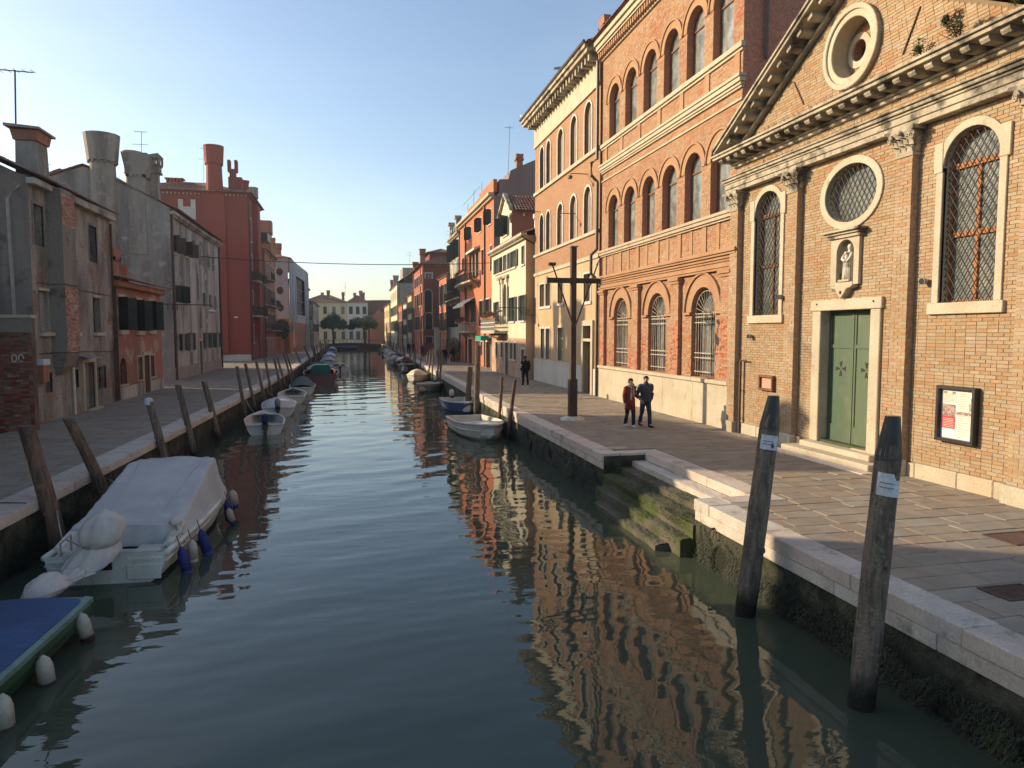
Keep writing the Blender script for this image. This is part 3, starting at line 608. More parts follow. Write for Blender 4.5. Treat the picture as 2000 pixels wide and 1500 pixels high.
def courses(Q, edge, side, width, y0, y1, skip=None, h=.2, second=True, lenr=(1.3, 2.1)):
    y = y0
    while y < y1:
        l = R.uniform(*lenr)*(1 if y < 60 else 2.5); e = min(y+l, y1)
        if skip:
            if y < skip[0] < e: e = skip[0]
            if skip[0] <= y < skip[1]: y = skip[1]; continue
        a, b = edge(y), edge(e-.01); g = .006; s = side; dz = R.uniform(-.004, .004)
        def blk(name, w, z0, z1, off, m_, yy0, yy1):
            p, q = edge(yy0)+s*off, edge(yy1)+s*off
            v = [(p, yy0+g, z0), (p+s*w, yy0+g, z0), (p+s*w, yy0+g, z1), (p, yy0+g, z1), (q, yy1-g, z0), (q+s*w, yy1-g, z0), (q+s*w, yy1-g, z1), (q, yy1-g, z1)]
            build(MB().add(v, [(0, 1, 2, 3), (4, 7, 6, 5), (0, 4, 5, 1), (1, 5, 6, 2), (2, 6, 7, 3), (3, 7, 4, 0)]), name, m_, Q, bevel=.012 if y < 70 else 0)
        blk('coping_stone', width, QZ-h, QZ+.012+dz, R.uniform(-.006, .006), M.coping, y, e)
        if second and y < 75: blk('wall_stone', .35, QZ-h-.2, QZ-h-.008, .025+R.uniform(-.008, .008), M.coping, y+.35 if y > y0+.1 else y, min(e+.35, y1) if not (skip and abs(e-skip[0]) < .02) else e)
        y = e
courses(QR, REDGE, 1, .5, 2.8, ST0, None); courses(QR, REDGE, 1, .5, ST1, 215)
courses(QL, LEDGE, -1, .70, 9.0, 215, None, h=.2, second=False, lenr=(1.6, 2.6))
# coping round the steps' recess
def cop(x0, x1, y0, y1, z0=QZ-.2, z1=QZ+.012, name='coping_stone', m_=None, Q=QR): build(MB().wbox(x0, x1, y0, y1, z0, z1), name, m_ or M.coping, Q, bevel=.012)
for (a, b) in ((ST0-.45, ST0+1.75), (ST0+1.762, ST0+3.5), (ST0+3.512, ST1-.004)): cop(STX, STX+.5, a if a > ST0 else ST0+.002, b)
cop(6.93, STX+.49, ST1+.002, ST1+.44); cop(6.92, STX+.49, ST0-.46, ST0-.002)
for y0_ in (ST0, ): build(MB().wbox(6.52, STX+.5, ST0-.16, ST0-.02, -1.4, QZ-.205), 'wall_stone', M.step, QR); build(MB().wbox(6.52, STX+.5, ST1+.02, ST1+.16, -1.4, QZ-.205), 'wall_stone', M.step, QR)
# ------------------------------------------------------------------ landing steps
lt = root('landing_steps', 'worn stone landing steps green with weed going down into the water', 'steps', (7, 15, 0))
def bumpy(x0, x1, y0, y1, z0, z1, nx=4, ny=26, amp=.02):
    mb = MB(); v = []; f = []
    for i in range(ny+1):
        for j in range(nx+1):
            v.append((x0+(x1-x0)*j/nx+(R.uniform(-amp, amp) if j == 0 else 0), y0+(y1-y0)*i/ny, z1+R.uniform(-amp, amp)*.7-(amp*1.3 if j == 0 else 0)))
    for i in range(ny):
        for j in range(nx): q = i*(nx+1)+j; f.append((q, q+1, q+nx+2, q+nx+1))
    o = len(v)
    for i in range(ny+1): v.append((v[i*(nx+1)][0]+.02, y0+(y1-y0)*i/ny, z0))
    for i in range(ny): f.append((i*(nx+1), (i+1)*(nx+1), o+i+1, o+i))
    o2 = len(v); v += [(x0, y0, z0), (x1, y0, z0), (x1, y0, z1), (x0, y1, z0), (x1, y1, z0), (x1, y1, z1)]
    f += [(o2, o2+1, o2+2, 0), (o2+3, ny*(nx+1), o2+5, o2+4)]
    return mb.add(v, f)
steps = [(7.26, 7.62, ST0, ST1, .95, M.coping), (6.92, 7.27, ST0, ST1, .80, M.step), (6.42, 6.93, ST0+.02, ST1, .64, M.step), (6.16, 6.43, ST0+.06, ST1-.2, .36, M.step), (5.88, 6.17, ST0+.55, ST1-.85, .13, M.step)]
for x0, x1, y0, y1, z, m_ in steps: build(bumpy(x0, x1, y0, y1, -1.2 if z < .9 else .7, z, amp=.006 if z > .9 else .016), 'step', m_, lt, recalc=True)
mo = MB()
for _ in range(16000):
    y = R.uniform(ST0+.05, ST1-.05); k = R.choice([1, 2, 2, 2, 3]); x0, x1, y0, y1, z, _m = steps[k]
    x = R.uniform(x0-.02, x1); dens = math.sin(y*3.1+k*2)+math.sin(y*1.3+k*5+x*6)*.8+R.uniform(-.6, .9)
    if dens < (-.5 if k == 2 else .3) or not y0 < y < y1: continue
    if R.random() < .35: x = x0-.015; zz = z-R.uniform(0, .18)
    else: zz = z
    s = R.uniform(.012, .035); a = R.uniform(0, 6.28)
    mo.add([(x, y, zz), (x+s*math.cos(a)*.6, y+s*math.sin(a)*.6, zz+.006), (x+s*math.cos(a+.6)-.01, y+s*math.sin(a+.6), zz+R.uniform(-.015, .03))], [(0, 1, 2)])
build(mo, 'moss', M.moss, lt, kind='stuff', recalc=False)
# ------------------------------------------------------------------ weed hanging on the quay walls
def weed(edge, side, y0, y1, n, zt, name, label, yfall=12):
    mb = MB()
    for _ in range(n):
        y = y0+(y1-y0)*R.random()**1.7
        if side > 0 and ST0-.15 < y < ST1+.15: continue
        top = zt*(.72+.16*math.sin(y*1.7)+.12*math.sin(y*4.1+1)+.08*math.sin(y*9)); z = R.uniform(-.06, top)
        if math.sin(y*2.3+.7)+math.sin(y*5.1)+math.sin(z*9+y)*.6 > 1.5: continue
        x = edge(y)+side*.05-side*R.uniform(.0, .10)*(1.2-z/zt)
        l = R.uniform(.02, .07); w = R.uniform(.003, .010)*(1 if y < 20 else 2); dy = R.gauss(0, .03)
        mb.add([(x, y-w, z), (x, y+w, z), (x-side*R.uniform(.0, .05), y+dy, z-l)], [(0, 1, 2)])
    o = build(mb, name, M.algae, None, kind='stuff', recalc=False); tag(o, label, 'seaweed'); return o
weed(REDGE, 1, 3.2, 60, 60000, .74, 'seaweed', 'dark weed and mussels clinging along the right quay wall')
weed(LEDGE, -1, 9, 70, 22000, .85, 'seaweed', 'dark green slime along the shaded left quay wall')
# mooring ring, grates
t = root('mooring_ring', 'iron mooring ring hanging on the quay wall near the steps', 'ring', (6.38, 11.6, .72))
mb = MB().tube([(6.36+.02*math.sin(a), 11.6+.075*math.cos(a), .7+.075*math.sin(a)) for a in [i*PI/8 for i in range(17)]], .012, 6); build(mb, 'ring', M.rust, t); build(MB().tube([(6.45, 11.6, .79), (6.34, 11.6, .785)], .02, 6), 'eye', M.rust, t)
def grate(x, y, w, l, label):
    t = root('drain_grate', label, 'grate', (x, y, QZ)); build(MB().wbox(x-w/2, x+w/2, y-l/2, y+l/2, QZ-.03, QZ+.004), 'plate', M.joint, t)
    build(MB().strip(lambda a, z, d: (a, z, d), rect(x-w/2, x+w/2, y-l/2, y+l/2), rect(x-w/2-.03, x+w/2+.03, y-l/2-.03, y+l/2+.03), QZ-.02, QZ+.016, closed=True), 'frame', M.grate, t)
    for k in range(int(w/.055)): build(MB().wbox(x-w/2+.055*k+.01, x-w/2+.055*k+.04, y-l/2, y+l/2, QZ-.01, QZ+.012), 'bar', M.grate, t)
grate(10.25, 8.85, 1.0, .55, 'rusty brown plate in the paving at the right edge, further one')
grate(7.95, 6.98, .6, .4, 'reddish drain grate in the shaded paving nearest the water')
tag(build(MB().poly(lambda a, z, d: (a, z, d), ell(7.15, 18.45, .33, .2, 16), QZ-.02, QZ+.014), 'stone_cover', M.plinth), 'pale stone drain cover beside the corner of the steps', 'cover')
# hills never show; far quay across the end of the canal
fe = MB().wbox(-40, 40, 206, 240, -1.5, QZ-.02); build(fe, 'far_quay', M.pave, None, kind='structure')
# ------------------------------------------------------------------ church on the right bank
CX0 = 12.2; F = FR(CX0)
CH = root('church', 'brick church front with stone pediment, round windows and green door', 'church', (CX0, 15.7, QZ))
C0 = 15.7
hL, hR = arch(18.57, 19.93, 4.88, 7.87), arch(11.45, 12.79, 4.98, 7.8)
hO = ell(15.66, 7.82, .94, .71); hN = arch(15.34, 16.02, 5.62, 6.4); hD = rect(14.72, 16.62, 1.46, 4.94)
holes = [hL, hR, hO, hN, hD]
AP = 12.72; TY = 10.03
slope = (AP-TY)/5.05
mb = MB(); mb.wall(F, [(10.35, QZ-.1), (21.15, QZ-.1), (21.15, 9.9), (10.35, 9.9)], holes, .42, 0, 1)
b = [F(10.35, QZ-.1), F(10.35, QZ-.1, -9), F(10.35, 9.9, -9), F(10.35, 9.9), F(21.15, QZ-.1), F(21.15, QZ-.1, -9), F(21.15, 9.9, -9), F(21.15, 9.9)]
mb.add(b, [(0, 1, 2, 3), (4, 7, 6, 5), (1, 5, 6, 2)], 0)
build(mb, 'wall', [M.cmortar, M.stone], CH)
hOc = ell(15.75, 11.36, .72, .72)
mb = MB(); mb.wall(F, [(10.5, TY), (20.9, TY), (C0, AP+.15)], [hOc], .4, 0, 1)
build(mb, 'pediment_wall', [M.cmortar, M.stone], CH)
# oculus
oc = MB().strip(F, ell(15.75, 11.36, .70, .70), ell(15.75, 11.36, .97, .97), -.02, .10, closed=True).strip(F, ell(15.75, 11.36, .86, .86), ell(15.75, 11.36, .99, .99), .09, .15, closed=True)
ocr = build(oc, 'round_window', M.stone, CH, bevel=.015)
mb = MB().wall(F, ell(15.75, 11.36, .76, .76), [ell(16.02, 11.43, .27, .27)], .3, d=-.4); build(mb, 'recessed_brick', M.bricky, ocr)
build(MB().strip(F, ell(16.02, 11.43, .26, .26), ell(16.02, 11.43, .42, .42), -.42, -.36, closed=True), 'inner_ring', M.stone, ocr)
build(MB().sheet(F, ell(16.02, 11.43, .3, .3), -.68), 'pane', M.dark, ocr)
# facing bricks
pil = [20.88, 17.8, 13.7, 10.6]; pw = .23; PD = .2
surr = [arch(18.57-.17, 19.93+.17, 4.88-.25, 7.87), arch(11.45-.17, 12.79+.17, 4.98-.25, 7.8), ell(15.66, 7.82, 1.14, .89), rect(15.15, 16.25, 5.42, 7.0), rect(14.38, 16.95, 1.0, 5.2)]
strips = [rect(p-pw, p+pw, 0, 8.9) for p in pil]
bricks(CH, F, spans_of(10.36, 21.1, surr+strips), 1.48, 9.88, M.cbrick1, M.cbrick, 300)
inner = lambda z: .0
bricks(CH, F, spans_of(lambda z: C0-5.05+(z-TY)/slope, lambda z: C0+5.05-(z-TY)/slope, [ell(15.75, 11.36, .96, .96)]), TY+.02, AP-.1, None, M.cbrick)
def pilaster(p):
    mb = MB(); mb.wbox(CX0-PD+.012, CX0+.02, p-pw+.008, p+pw-.008, 1.44, 8.22); o = build(mb, 'pilaster', M.brickc, CH)
    bricks(o, F, lambda z: [(p-pw, p+pw)], 1.5, 8.2, None, M.cbrick, d0=PD-.012, bl=.23)
    bx = MB().wbox(CX0-PD-.09, CX0-.085, p-pw-.06, p+pw+.06, QZ-.05, 1.5); build(bx, 'base', M.plinth, o, bevel=.02)
    # capital: bell, two rows of leaves, corner volutes, abacus
    c = MB(); rings = []
    for z, w, d in ((8.22, .24, .21), (8.28, .26, .23), (8.3, .235, .205), (8.5, .245, .22), (8.68, .31, .29), (8.74, .34, .32)):
        rings.append([F(p-w, z, -.02), F(p-w, z, d), F(p-w*.4, z, d*1.04), F(p+w*.4, z, d*1.04), F(p+w, z, d), F(p+w, z, -.02)])
    c.loft(rings); cap = build(c, 'capital', M.stoneg, o)
    build(MB().poly(lambda a, z, d: F(a, d, z), [(p-.42, -.02), (p-.42, .4), (p-.3, .33), (p+.3, .33), (p+.42, .4), (p+.42, -.02)], 8.74, 8.82), 'abacus', M.stoneg, cap)
    def leaf(fr2, a, z, w, h):
        mb = MB(); n = 5; v = []
        for i in range(n+1):
            t = i/n; ww = w*(1-.25*t)*(1 if i < n else .55); out = .012+.05*t**2+(.055 if i == n else 0); zz = z+h*t-(.035 if i == n else 0)
            v += [fr2(a-ww, zz, out), fr2(a, zz, out+.022), fr2(a+ww, zz, out)]
        return mb.add(v, [(i*3+k, i*3+k+1, i*3+k+4, i*3+k+3) for i in range(n) for k in range(2)])
    ff = lambda a, z, d: F(a, z, d+.205+(z-8.3)*.16)
    for k in range(3): build(leaf(ff, p+(k-1)*.165, 8.29, .075, .19), 'leaf', M.stoneg, cap, smooth=True)
    for k in range(4): build(leaf(ff, p+(k-1.5)*.15, 8.44, .07, .2), 'leaf', M.stoneg, cap, smooth=True)
    for sg in (-1, 1):
        v = MB(); pts = []
        for i in range(22): a = i*.55; r = .105*(1-i/25); pts.append(F(p+sg*(.31+.0*i)-sg*r*math.cos(a)*.8, 8.63+r*math.sin(a), .33+.02*math.cos(a)))
        v.tube(pts, [.03*(1-i/40) for i in range(22)], 5); build(v, 'volute', M.stoneg, cap, smooth=True)
        sf = MB(); fs = lambda a, z, d, sg=sg: F(p+sg*(.235+(z-8.3)*.12+d), z, a)
        build(leaf(fs, .1, 8.3, .07, .19), 'leaf', M.stoneg, cap, smooth=True); build(leaf(fs, .12, 8.45, .06, .2), 'leaf', M.stoneg, cap, smooth=True)
    build(MB().ball(F(p, 8.72, .36), .055, 8), 'rosette', M.stoneg, cap, smooth=True)
for p in pil: pilaster(p)
# plinth stones
y = 10.3
while y < 21.15:
    e = min(y+R.uniform(.8, 1.7), 21.15)
    if 14.0 < y < 17.35: y = 17.35; continue
    if y < 14.0 < e: e = 14.0
    build(MB().wbox(CX0-.085, CX0+.05, y+.004, e-.004, QZ-.08, 1.47+R.uniform(-.02, .02)), 'plinth_stone', M.plinth, CH, bevel=.018); y = e
# entablature and cornices
eb = MB()
for z0, z1, d in ((8.825, 8.95, .24), (8.952, 9.1, .275), (9.102, 9.16, .31), (9.162, 9.24, .37), (9.242, 9.28, .42)): eb.wbox(CX0-d, CX0+.03, 10.2-d*.4, 21.2+d*.5, z0, z1)
build(eb, 'entablature', M.stoneg, CH, bevel=.01)
cb = MB()
for z0, z1, d in ((9.62, 9.70, .10), (9.702, 9.765, .16), (9.9, 9.985, .64), (9.987, 10.045, .7)): cb.wbox(CX0-d, CX0+.03, 10.25-d*.6, 21.15+d*.6, z0, z1)
build(cb, 'cornice', M.stoneg, CH, bevel=.008)
y = 10.55
while y < 21.4:
    build(MB().poly(lambda a, z, d: (CX0-a, d, z), [(0, 9.768), (.5, 9.775), (.55, 9.83), (.55, 9.898), (0, 9.898)], y-.1, y+.1), 'modillion', M.stoneg, CH); y += .443
# raking cornices
for sg in (-1, 1):
    ang = math.atan(slope); ux, uz = math.cos(ang), math.sin(ang); ln = 5.9/ux
    def rf(a, z, d, sg=sg, ux=ux, uz=uz):         # a along the rake from the eave, z normal to it
        return (CX0-d, C0+sg*(5.78-a*ux+z*uz), TY+.06+(a*uz+z*ux)-.02)
    rc = MB()
    for z0, z1, d in ((-.19, -.1, .12), (.05, .14, .62), (.142, .2, .68), (.202, .25, .55)):
        rc.box(rf, 0 if z0 > 0 else .6, ln+(.05 if sg < 0 else .0)+z1*.5, z0, z1, -.06, d)
    build(rc, 'raking_cornice', M.stoneg, CH)
    a = .75
    while a < ln-.2:
        build(MB().box(rf, a-.1, a+.1, -.1, .048, -.03, .5), 'modillion', M.stoneg, CH); a += .5
rb = MB()
for sg in (-1, 1): roofslope(rb, (CX0+.2, C0+sg*5.6, TY+.33), (CX0+9, C0+sg*5.6, TY+.33), (CX0+9, C0, TY+.33+5.6*slope), (CX0+.2, C0, TY+.33+5.6*slope))
build(rb, 'roof', M.tile, CH, recalc=False)
# iron cramps across the tympanum and pigeon spikes on the ledges
for (a0, z0, a1, z1) in ((13.61, 11.42, 14.08, 10.57), (18.13, 11.33, 17.66, 10.58)): build(MB().tube([F(a0, z0, .03), F(a1, z1, .03)], .018, 5), 'iron_tie', M.rust, CH)
sp = MB()
for i in range(190):
    yy = 14.2+6.2*R.random(); d = R.choice([.68, .66]); sp.tube([F(yy, 10.04, d-.06), F(yy+R.uniform(-.05, .05), 10.15, d)], .0026, 3, cap=False)
for i in range(110):
    yy = 14.8+5*R.random(); sp.tube([F(yy, 9.27, .36), F(yy+R.uniform(-.05, .05), 9.38, .4)], .0026, 3, cap=False)
build(sp, 'bird_spikes', M.iron, CH, kind='stuff', recalc=False)
# arched lattice windows
def lattice(B, prof, d, pitch, r=.011, lean=1.55):
    xs = [p[0] for p in prof]; zs = [p[1] for p in prof]; x0, x1, z0, z1 = min(xs), max(xs), min(zs), max(zs); mb = MB()
    def inside(x, z):
        c = False
        for i in range(len(prof)):
            (a, b_), (p, q) = prof[i-1], prof[i]
            if (b_ > z) != (q > z) and x < (p-a)*(z-b_)/(q-b_)+a: c = not c
        return c
    for sg in (1, -1):
        k = -int((z1-z0)/pitch)-4
        while k*pitch < (x1-x0)+(z1-z0):
            pts = []; N_ = 90
            for i in range(N_+1):
                z = z0+(z1-z0)*i/N_; x = (x0+k*pitch+(z-z0)/lean) if sg > 0 else (x1-k*pitch-(z-z0)/lean)
                if inside(x, z): pts.append((x, z))
            if len(pts) > 2: mb.tube([F(*pts[0], d), F(*pts[-1], d)], r, 5, cap=False)
            k += 1
    return mb
def church_window(prof, surround_out, a0, a1, z0, zs, pitch, rust):
    w = build(MB().strip(F, prof, surround_out, -.06, .05), 'window', M.stone, CH, bevel=.008)
    c = (a0+a1)/2
    fb = MB().strip(F, inset(prof, .05), prof, -.27, -.2, closed=True)
    fb.box(F, c-.04, c+.04, z0+.05, zs-.02, -.27, -.195); fb.box(F, a0, a1, zs-.06, zs+.06, -.27, -.18); fb.box(F, a0, a1, (z0+zs)/2-.05, (z0+zs)/2+.05, -.27, -.18)
    build(fb, 'frame', rust, w)
    build(MB().sheet(F, prof, -.24), 'pane', M.churchglass, w)
    cu = MB()
    for k in range(int((a1-a0)/.09)): cu.tube([F(a0+.05+.09*k, z0+.05, -.366), F(a0+.05+.09*k+.05, zs+(a1-a0)/2-.12, -.366)], .012, 4)
    build(lattice(CH, prof, -.10, pitch), 'grille', M.iron, w, recalc=False)
    build(MB().box(F, a0-.25, a1+.25, z0-.24, z0-.003, -.05, .09), 'sill', M.stone, w, bevel=.012)
    for zz in (zs-.1,):
        for sg, aa in ((-1, a0), (1, a1)): build(MB().box(F, min(aa+sg*.0, aa+sg*.235), max(aa+sg*.0, aa+sg*.235), zz, zz+.62, -.03, .066), 'impost_stone', M.stone, w, bevel=.01)
    return w
church_window(hL, arch(18.57-.17, 19.93+.17, 4.88, 7.87), 18.57, 19.93, 4.88, 7.87, .17, M.wood)
church_window(hR, arch(11.45-.17, 12.79+.17, 4.98, 7.8), 11.45, 12.79, 4.98, 7.8, .17, mat('orange_wood', (.36, .13, .04), (.25, .09, .03), None, s1=4, bs=50, rough=.6))
w = build(MB().strip(F, hO, ell(15.66, 7.82, 1.14, .89), -.06, .055, closed=True), 'oval_window', M.stone, CH, bevel=.01)
build(MB().sheet(F, hO, -.26), 'pane', M.churchglass, w); build(lattice(CH, hO, -.10, .17), 'grille', M.iron, w, recalc=False)
# niche
nb = MB(); nb.wall(F, [(15.18, 5.55), (16.22, 5.55), (16.22, 6.72), (15.18, 6.72)], [arch(15.36, 16.0, 5.62, 6.36)], .1, d=.1)
nb.strip(F, [(15.18, 5.55), (16.22, 5.55), (16.22, 6.72), (15.18, 6.72)], [(15.179, 5.549), (16.221, 5.549), (16.221, 6.721), (15.179, 6.721)], .0, .1, closed=True)
ni = build(nb, 'niche', M.plinth, CH)
v = MB(); rows = []
for j in range(9):
    a = PI*j/8; rows.append([F(15.68-.33*math.cos(a), z, -.02-.36*math.sin(a)) for z in (5.6, 6.1, 6.36)]+[F(15.68-.33*math.cos(a)*math.cos(t), 6.36+.33*math.sin(t), -.02-.36*math.sin(a)*math.cos(t)) for t in (.4, .8, 1.2, 1.5)])
v.add([p for r in rows for p in r], [(i*7+k, i*7+k+1, (i+1)*7+k+1, (i+1)*7+k) for i in range(8) for k in range(6)]); build(v, 'niche_shell', M.stoneg, ni, smooth=True)
build(MB().wbox(CX0-.12, CX0+.3, 15.36, 16.0, 5.5, 5.625), 'shelf', M.stone, ni, bevel=.01)
co = MB()
for z0, z1, d in ((6.722, 6.80, .16), (6.802, 6.86, .22), (6.862, 6.92, .3)): co.wbox(CX0-d, CX0, 15.18-d*.6, 16.22+d*.6, z0, z1)
build(co, 'hood', M.stoneg, ni, bevel=.008)
build(MB().poly(F, [(15.25, 5.53), (16.12, 5.53), (16.02, 5.47), (15.9, 5.45), (15.83, 5.34), (15.69, 5.2), (15.55, 5.34), (15.47, 5.45), (15.33, 5.47)], 0, .2), 'bracket', M.stone, ni, bevel=.012)
build(MB().ball(F(15.68, 5.36, .2), (.03, .045, .045), 8), 'dark_boss', M.iron, ni)
# door
dr = build(MB().box(F, 16.6, 16.93, 1.46, 4.92, -.02, .075).box(F, 14.42, 14.75, 1.46, 4.92, -.02, .075).box(F, 14.36, 17.0, 4.925, 5.2, -.02, .1), 'door_frame', M.stone, CH, bevel=.015)
build(MB().wbox(CX0+.0, CX0+.4, 14.73, 16.61, 1.36, 1.52), 'threshold', M.step, dr)
for a in (14.62, 16.72): build(MB().ball(F(a, 5.1, .1), .03, 6), 'bolt', M.rust, dr)
rv = MB().wbox(CX0+.3, CX0+.62, 16.622, 16.7, 1.4, 4.95).wbox(CX0+.3, CX0+.62, 14.64, 14.718, 1.4, 4.95).wbox(CX0+.3, CX0+.62, 14.64, 16.7, 4.942, 5.02); build(rv, 'reveal', M.stone, dr)
for a0, a1 in ((14.73, 15.66), (15.68, 16.61)):
    lf = MB().box(F, a0, a1, 1.46, 4.93, -.31, -.25)
    for z0, z1 in ((1.46, 1.95), (4.86, 4.93), (3.95, 4.05)): lf.box(F, a0, a1, z0, z1, -.251, -.225)
    for s0, s1 in ((a0, a0+.09), (a1-.09, a1)): lf.box(F, s0, s1, 1.46, 4.93, -.251, -.223)
    leafo = build(lf, 'door_leaf', M.doorg, dr, bevel=.006)
    cxx = (a0+a1)/2; cr_ = MB()
    for k in range(4):
        dx, dz = [(0, 1), (1, 0), (0, -1), (-1, 0)][k]; px, pz = -dz, dx
        pts = [(cxx+dx*.045+px*.012, 3.42+dz*.045+pz*.012), (cxx+dx*.2+px*.055, 3.42+dz*.2+pz*.055), (cxx+dx*.17, 3.42+dz*.17), (cxx+dx*.2-px*.055, 3.42+dz*.2-pz*.055), (cxx+dx*.045-px*.012, 3.42+dz*.045-pz*.012)]
        cr_.poly(F, pts, -.249, -.24)
    build(cr_, 'iron_cross', M.black, leafo)
build(MB().box(F, 15.64, 15.70, 1.46, 4.93, -.3, -.205), 'cover_strip', M.doorg, dr)
# door steps
ds = root('door_steps', 'two pale stone steps before the green church door', 'steps', (11.8, 15.6, QZ))
build(MB().wbox(11.55, 12.11, 13.95, 17.35, QZ-.04, 1.30), 'step', M.plinth, ds, bevel=.02); build(MB().wbox(11.86, 12.3, 14.3, 16.98, 1.302, 1.455), 'step', M.plinth, ds, bevel=.02)
build(MB().wbox(11.2, 11.56, 13.7, 17.6, QZ-.05, QZ+.02), 'paving_slab', M.coping, ds, bevel=.01)
# statue
def statue():
    t = root('statue', 'white stone statue of a robed mother holding a child in the niche', 'statue', (12.25, 15.64, 5.625))
    mb = MB(); rings = []; n = 16
    for z, rx, ry, ox, oy in ((0, .15, .13, 0, 0), (.05, .16, .14, 0, 0), (.2, .145, .125, .0, .01), (.36, .125, .11, .0, .015), (.48, .105, .10, .0, .01), (.56, .10, .09, 0, 0), (.64, .12, .085, 0, 0), (.70, .105, .075, 0, 0), (.735, .05, .05, 0, 0), (.755, .042, .045, -.01, 0), (.79, .055, .06, -.015, -.01), (.84, .062, .07, -.02, -.012), (.885, .05, .058, -.015, -.01), (.91, .02, .02, -.01, -.01)):
        rings.append([(12.24-.02+ox+rx*math.cos(2*PI*k/n)*(1+(.10*math.sin(k*2.7+z*4) if z < .6 else 0)), 15.64+oy+ry*math.sin(2*PI*k/n)*(1+(.08*math.cos(k*3.1) if z < .6 else 0)), 5.66+z) for k in range(n)])
    build(mb.loft(rings), 'figure', M.pale, t, smooth=True, sub=1)
    ar = MB().tube([(12.16, 15.75, 6.33), (12.09, 15.77, 6.2), (12.06, 15.66, 6.14), (12.07, 15.58, 6.17)], [.04, .037, .03, .02], 7).tube([(12.18, 15.53, 6.33), (12.1, 15.5, 6.2), (12.06, 15.57, 6.11)], [.04, .035, .022], 7)
    build(ar, 'arms', M.pale, t, smooth=True)
    cb_ = MB().ball((12.09, 15.60, 6.22), (.05, .05, .085), 9).ball((12.075, 15.61, 6.335), .042, 9).tube([(12.07, 15.6, 6.16), (12.04, 15.57, 6.07), (12.05, 15.56, 6.0)], [.028, .024, .018], 6); build(cb_, 'child', M.pale, t, smooth=True)
    fo = MB()
    for k in range(9): y = 15.52+.028*k; fo.tube([(12.09+.02*abs(k-4)*.3, y, 6.12), (12.075+.01*abs(k-4), y+.01*math.sin(k), 5.9), (12.065+.012*abs(k-4), y+.012*(k-4)*.5, 5.67)], [.006, .014, .018], 5)
    build(fo, 'drapery_folds', M.pale, t, smooth=True)
    build(MB().wbox(12.04, 12.36, 15.44, 15.86, 5.627, 5.68), 'base', M.stone, t, bevel=.012)
statue()
# notice case
def notice():
    a0, a1, z0, z1 = 11.66, 12.62, 2.09, 3.25
    t = root('notice_case', 'dark framed glazed notice case with red and white posters on the church wall', 'notice board', (12.1, 12.14, 2.09))
    build(MB().strip(F, inset(rect(a0, a1, z0, z1), .07), rect(a0, a1, z0, z1), .01, .15, closed=True), 'frame', M.black, t, bevel=.006)
    build(MB().box(F, a0+.02, a1-.02, z0+.02, z1-.02, .005, .06), 'backboard', M.paper, t)
    def sheet(name, p, q, r, s, m_, d=.064, **k): return build(MB().box(F, p, q, r, s, .061, d), name, m_, t, **k)
    A = lambda u: a1-.07-u*(a1-a0-.14)       # u from the left as seen
    Zz = lambda v: z1-.07-v*(z1-z0-.14)
    s = sheet('notice', A(.46), A(.02), Zz(.30), Zz(.03), M.paperp)
    ln = MB()
    for k in range(7): ln.box(F, A(.40), A(.08), Zz(.10+.025*k)-.004, Zz(.10+.025*k)+.004, .0645, .0655)
    ln.box(F, A(.17), A(.07), Zz(.085), Zz(.045), .0645, .066); ln.box(F, A(.43), A(.33), Zz(.09), Zz(.045), .0645, .066)
    build(ln, 'print', M.ink, s)
    s = sheet('poster', A(.44), A(.03), Zz(.80), Zz(.31), M.printr, label='red poster with a photograph of a crowd above')
    build(MB().box(F, A(.44), A(.03), Zz(.55), Zz(.315), .0642, .066), 'photograph', M.printd, s)
    ln = MB()
    for k in range(6): ln.box(F, A(.40), A(.07), Zz(.60+.033*k)-.004, Zz(.60+.033*k)+.004, .0642, .0655)
    build(ln, 'print', M.paperp, s)
    s = sheet('notice', A(.96), A(.48), Zz(.92), Zz(.03), M.paperp)
    ln = MB()
    for k in range(9): ln.box(F, A(.86-.1*(k % 3)), A(.53), Zz(.52+.045*k)-.004, Zz(.52+.045*k)+.004, .0642, .0655)
    for k in range(9): ln.box(F, A(.74), A(.53), Zz(.08+.035*k)-.004, Zz(.08+.035*k)+.004, .0642, .0655)
    build(ln, 'print', M.ink, s)
    build(MB().box(F, A(.92), A(.47), Zz(.50), Zz(.435), .0642, .066), 'picture_band', M.printd, s)
    build(MB().box(F, A(.93), A(.84), Zz(.42), Zz(.26), .0642, .066).box(F, A(.93), A(.89), Zz(.26), Zz(.15), .0642, .066), 'drawing', M.printd, s)
notice()
t = root('wall_frame', 'small dark framed pink plaque left of the church door', 'plaque', (12.2, 19.02, 2.62))
build(MB().strip(F, inset(rect(18.66, 19.4, 2.62, 3.08), .07), rect(18.66, 19.4, 2.62, 3.08), .005, .12, closed=True), 'frame', M.wood, t, bevel=.006); build(MB().box(F, 18.7, 19.36, 2.66, 3.04, .004, .05), 'panel', mat('pink_panel', (.5, .3, .22), None, None), t)
for (a, z, lab) in ((13.12, 5.46, 'round grey floodlight on the brick beside the large arched window'), (18.39, 5.38, 'small floodlight below the left arched church window'), (19.95, 4.24, 'small round fitting on brick near the church corner')):
    t = root('floodlight', lab, 'floodlight', F(a, z, .05)); build(MB().tube([F(a, z, -.01), F(a, z, .06), F(a, z, .16)], [.03, .06, .085], 10), 'housing', M.pipel, t); build(MB().tube([F(a, z, .161), F(a, z, .17)], .07, 10), 'lens', M.glass, t)
t = root('standpipe', 'thin dark drainpipe with a side tap at the church corner', 'pipe', F(20.42, QZ, .1))
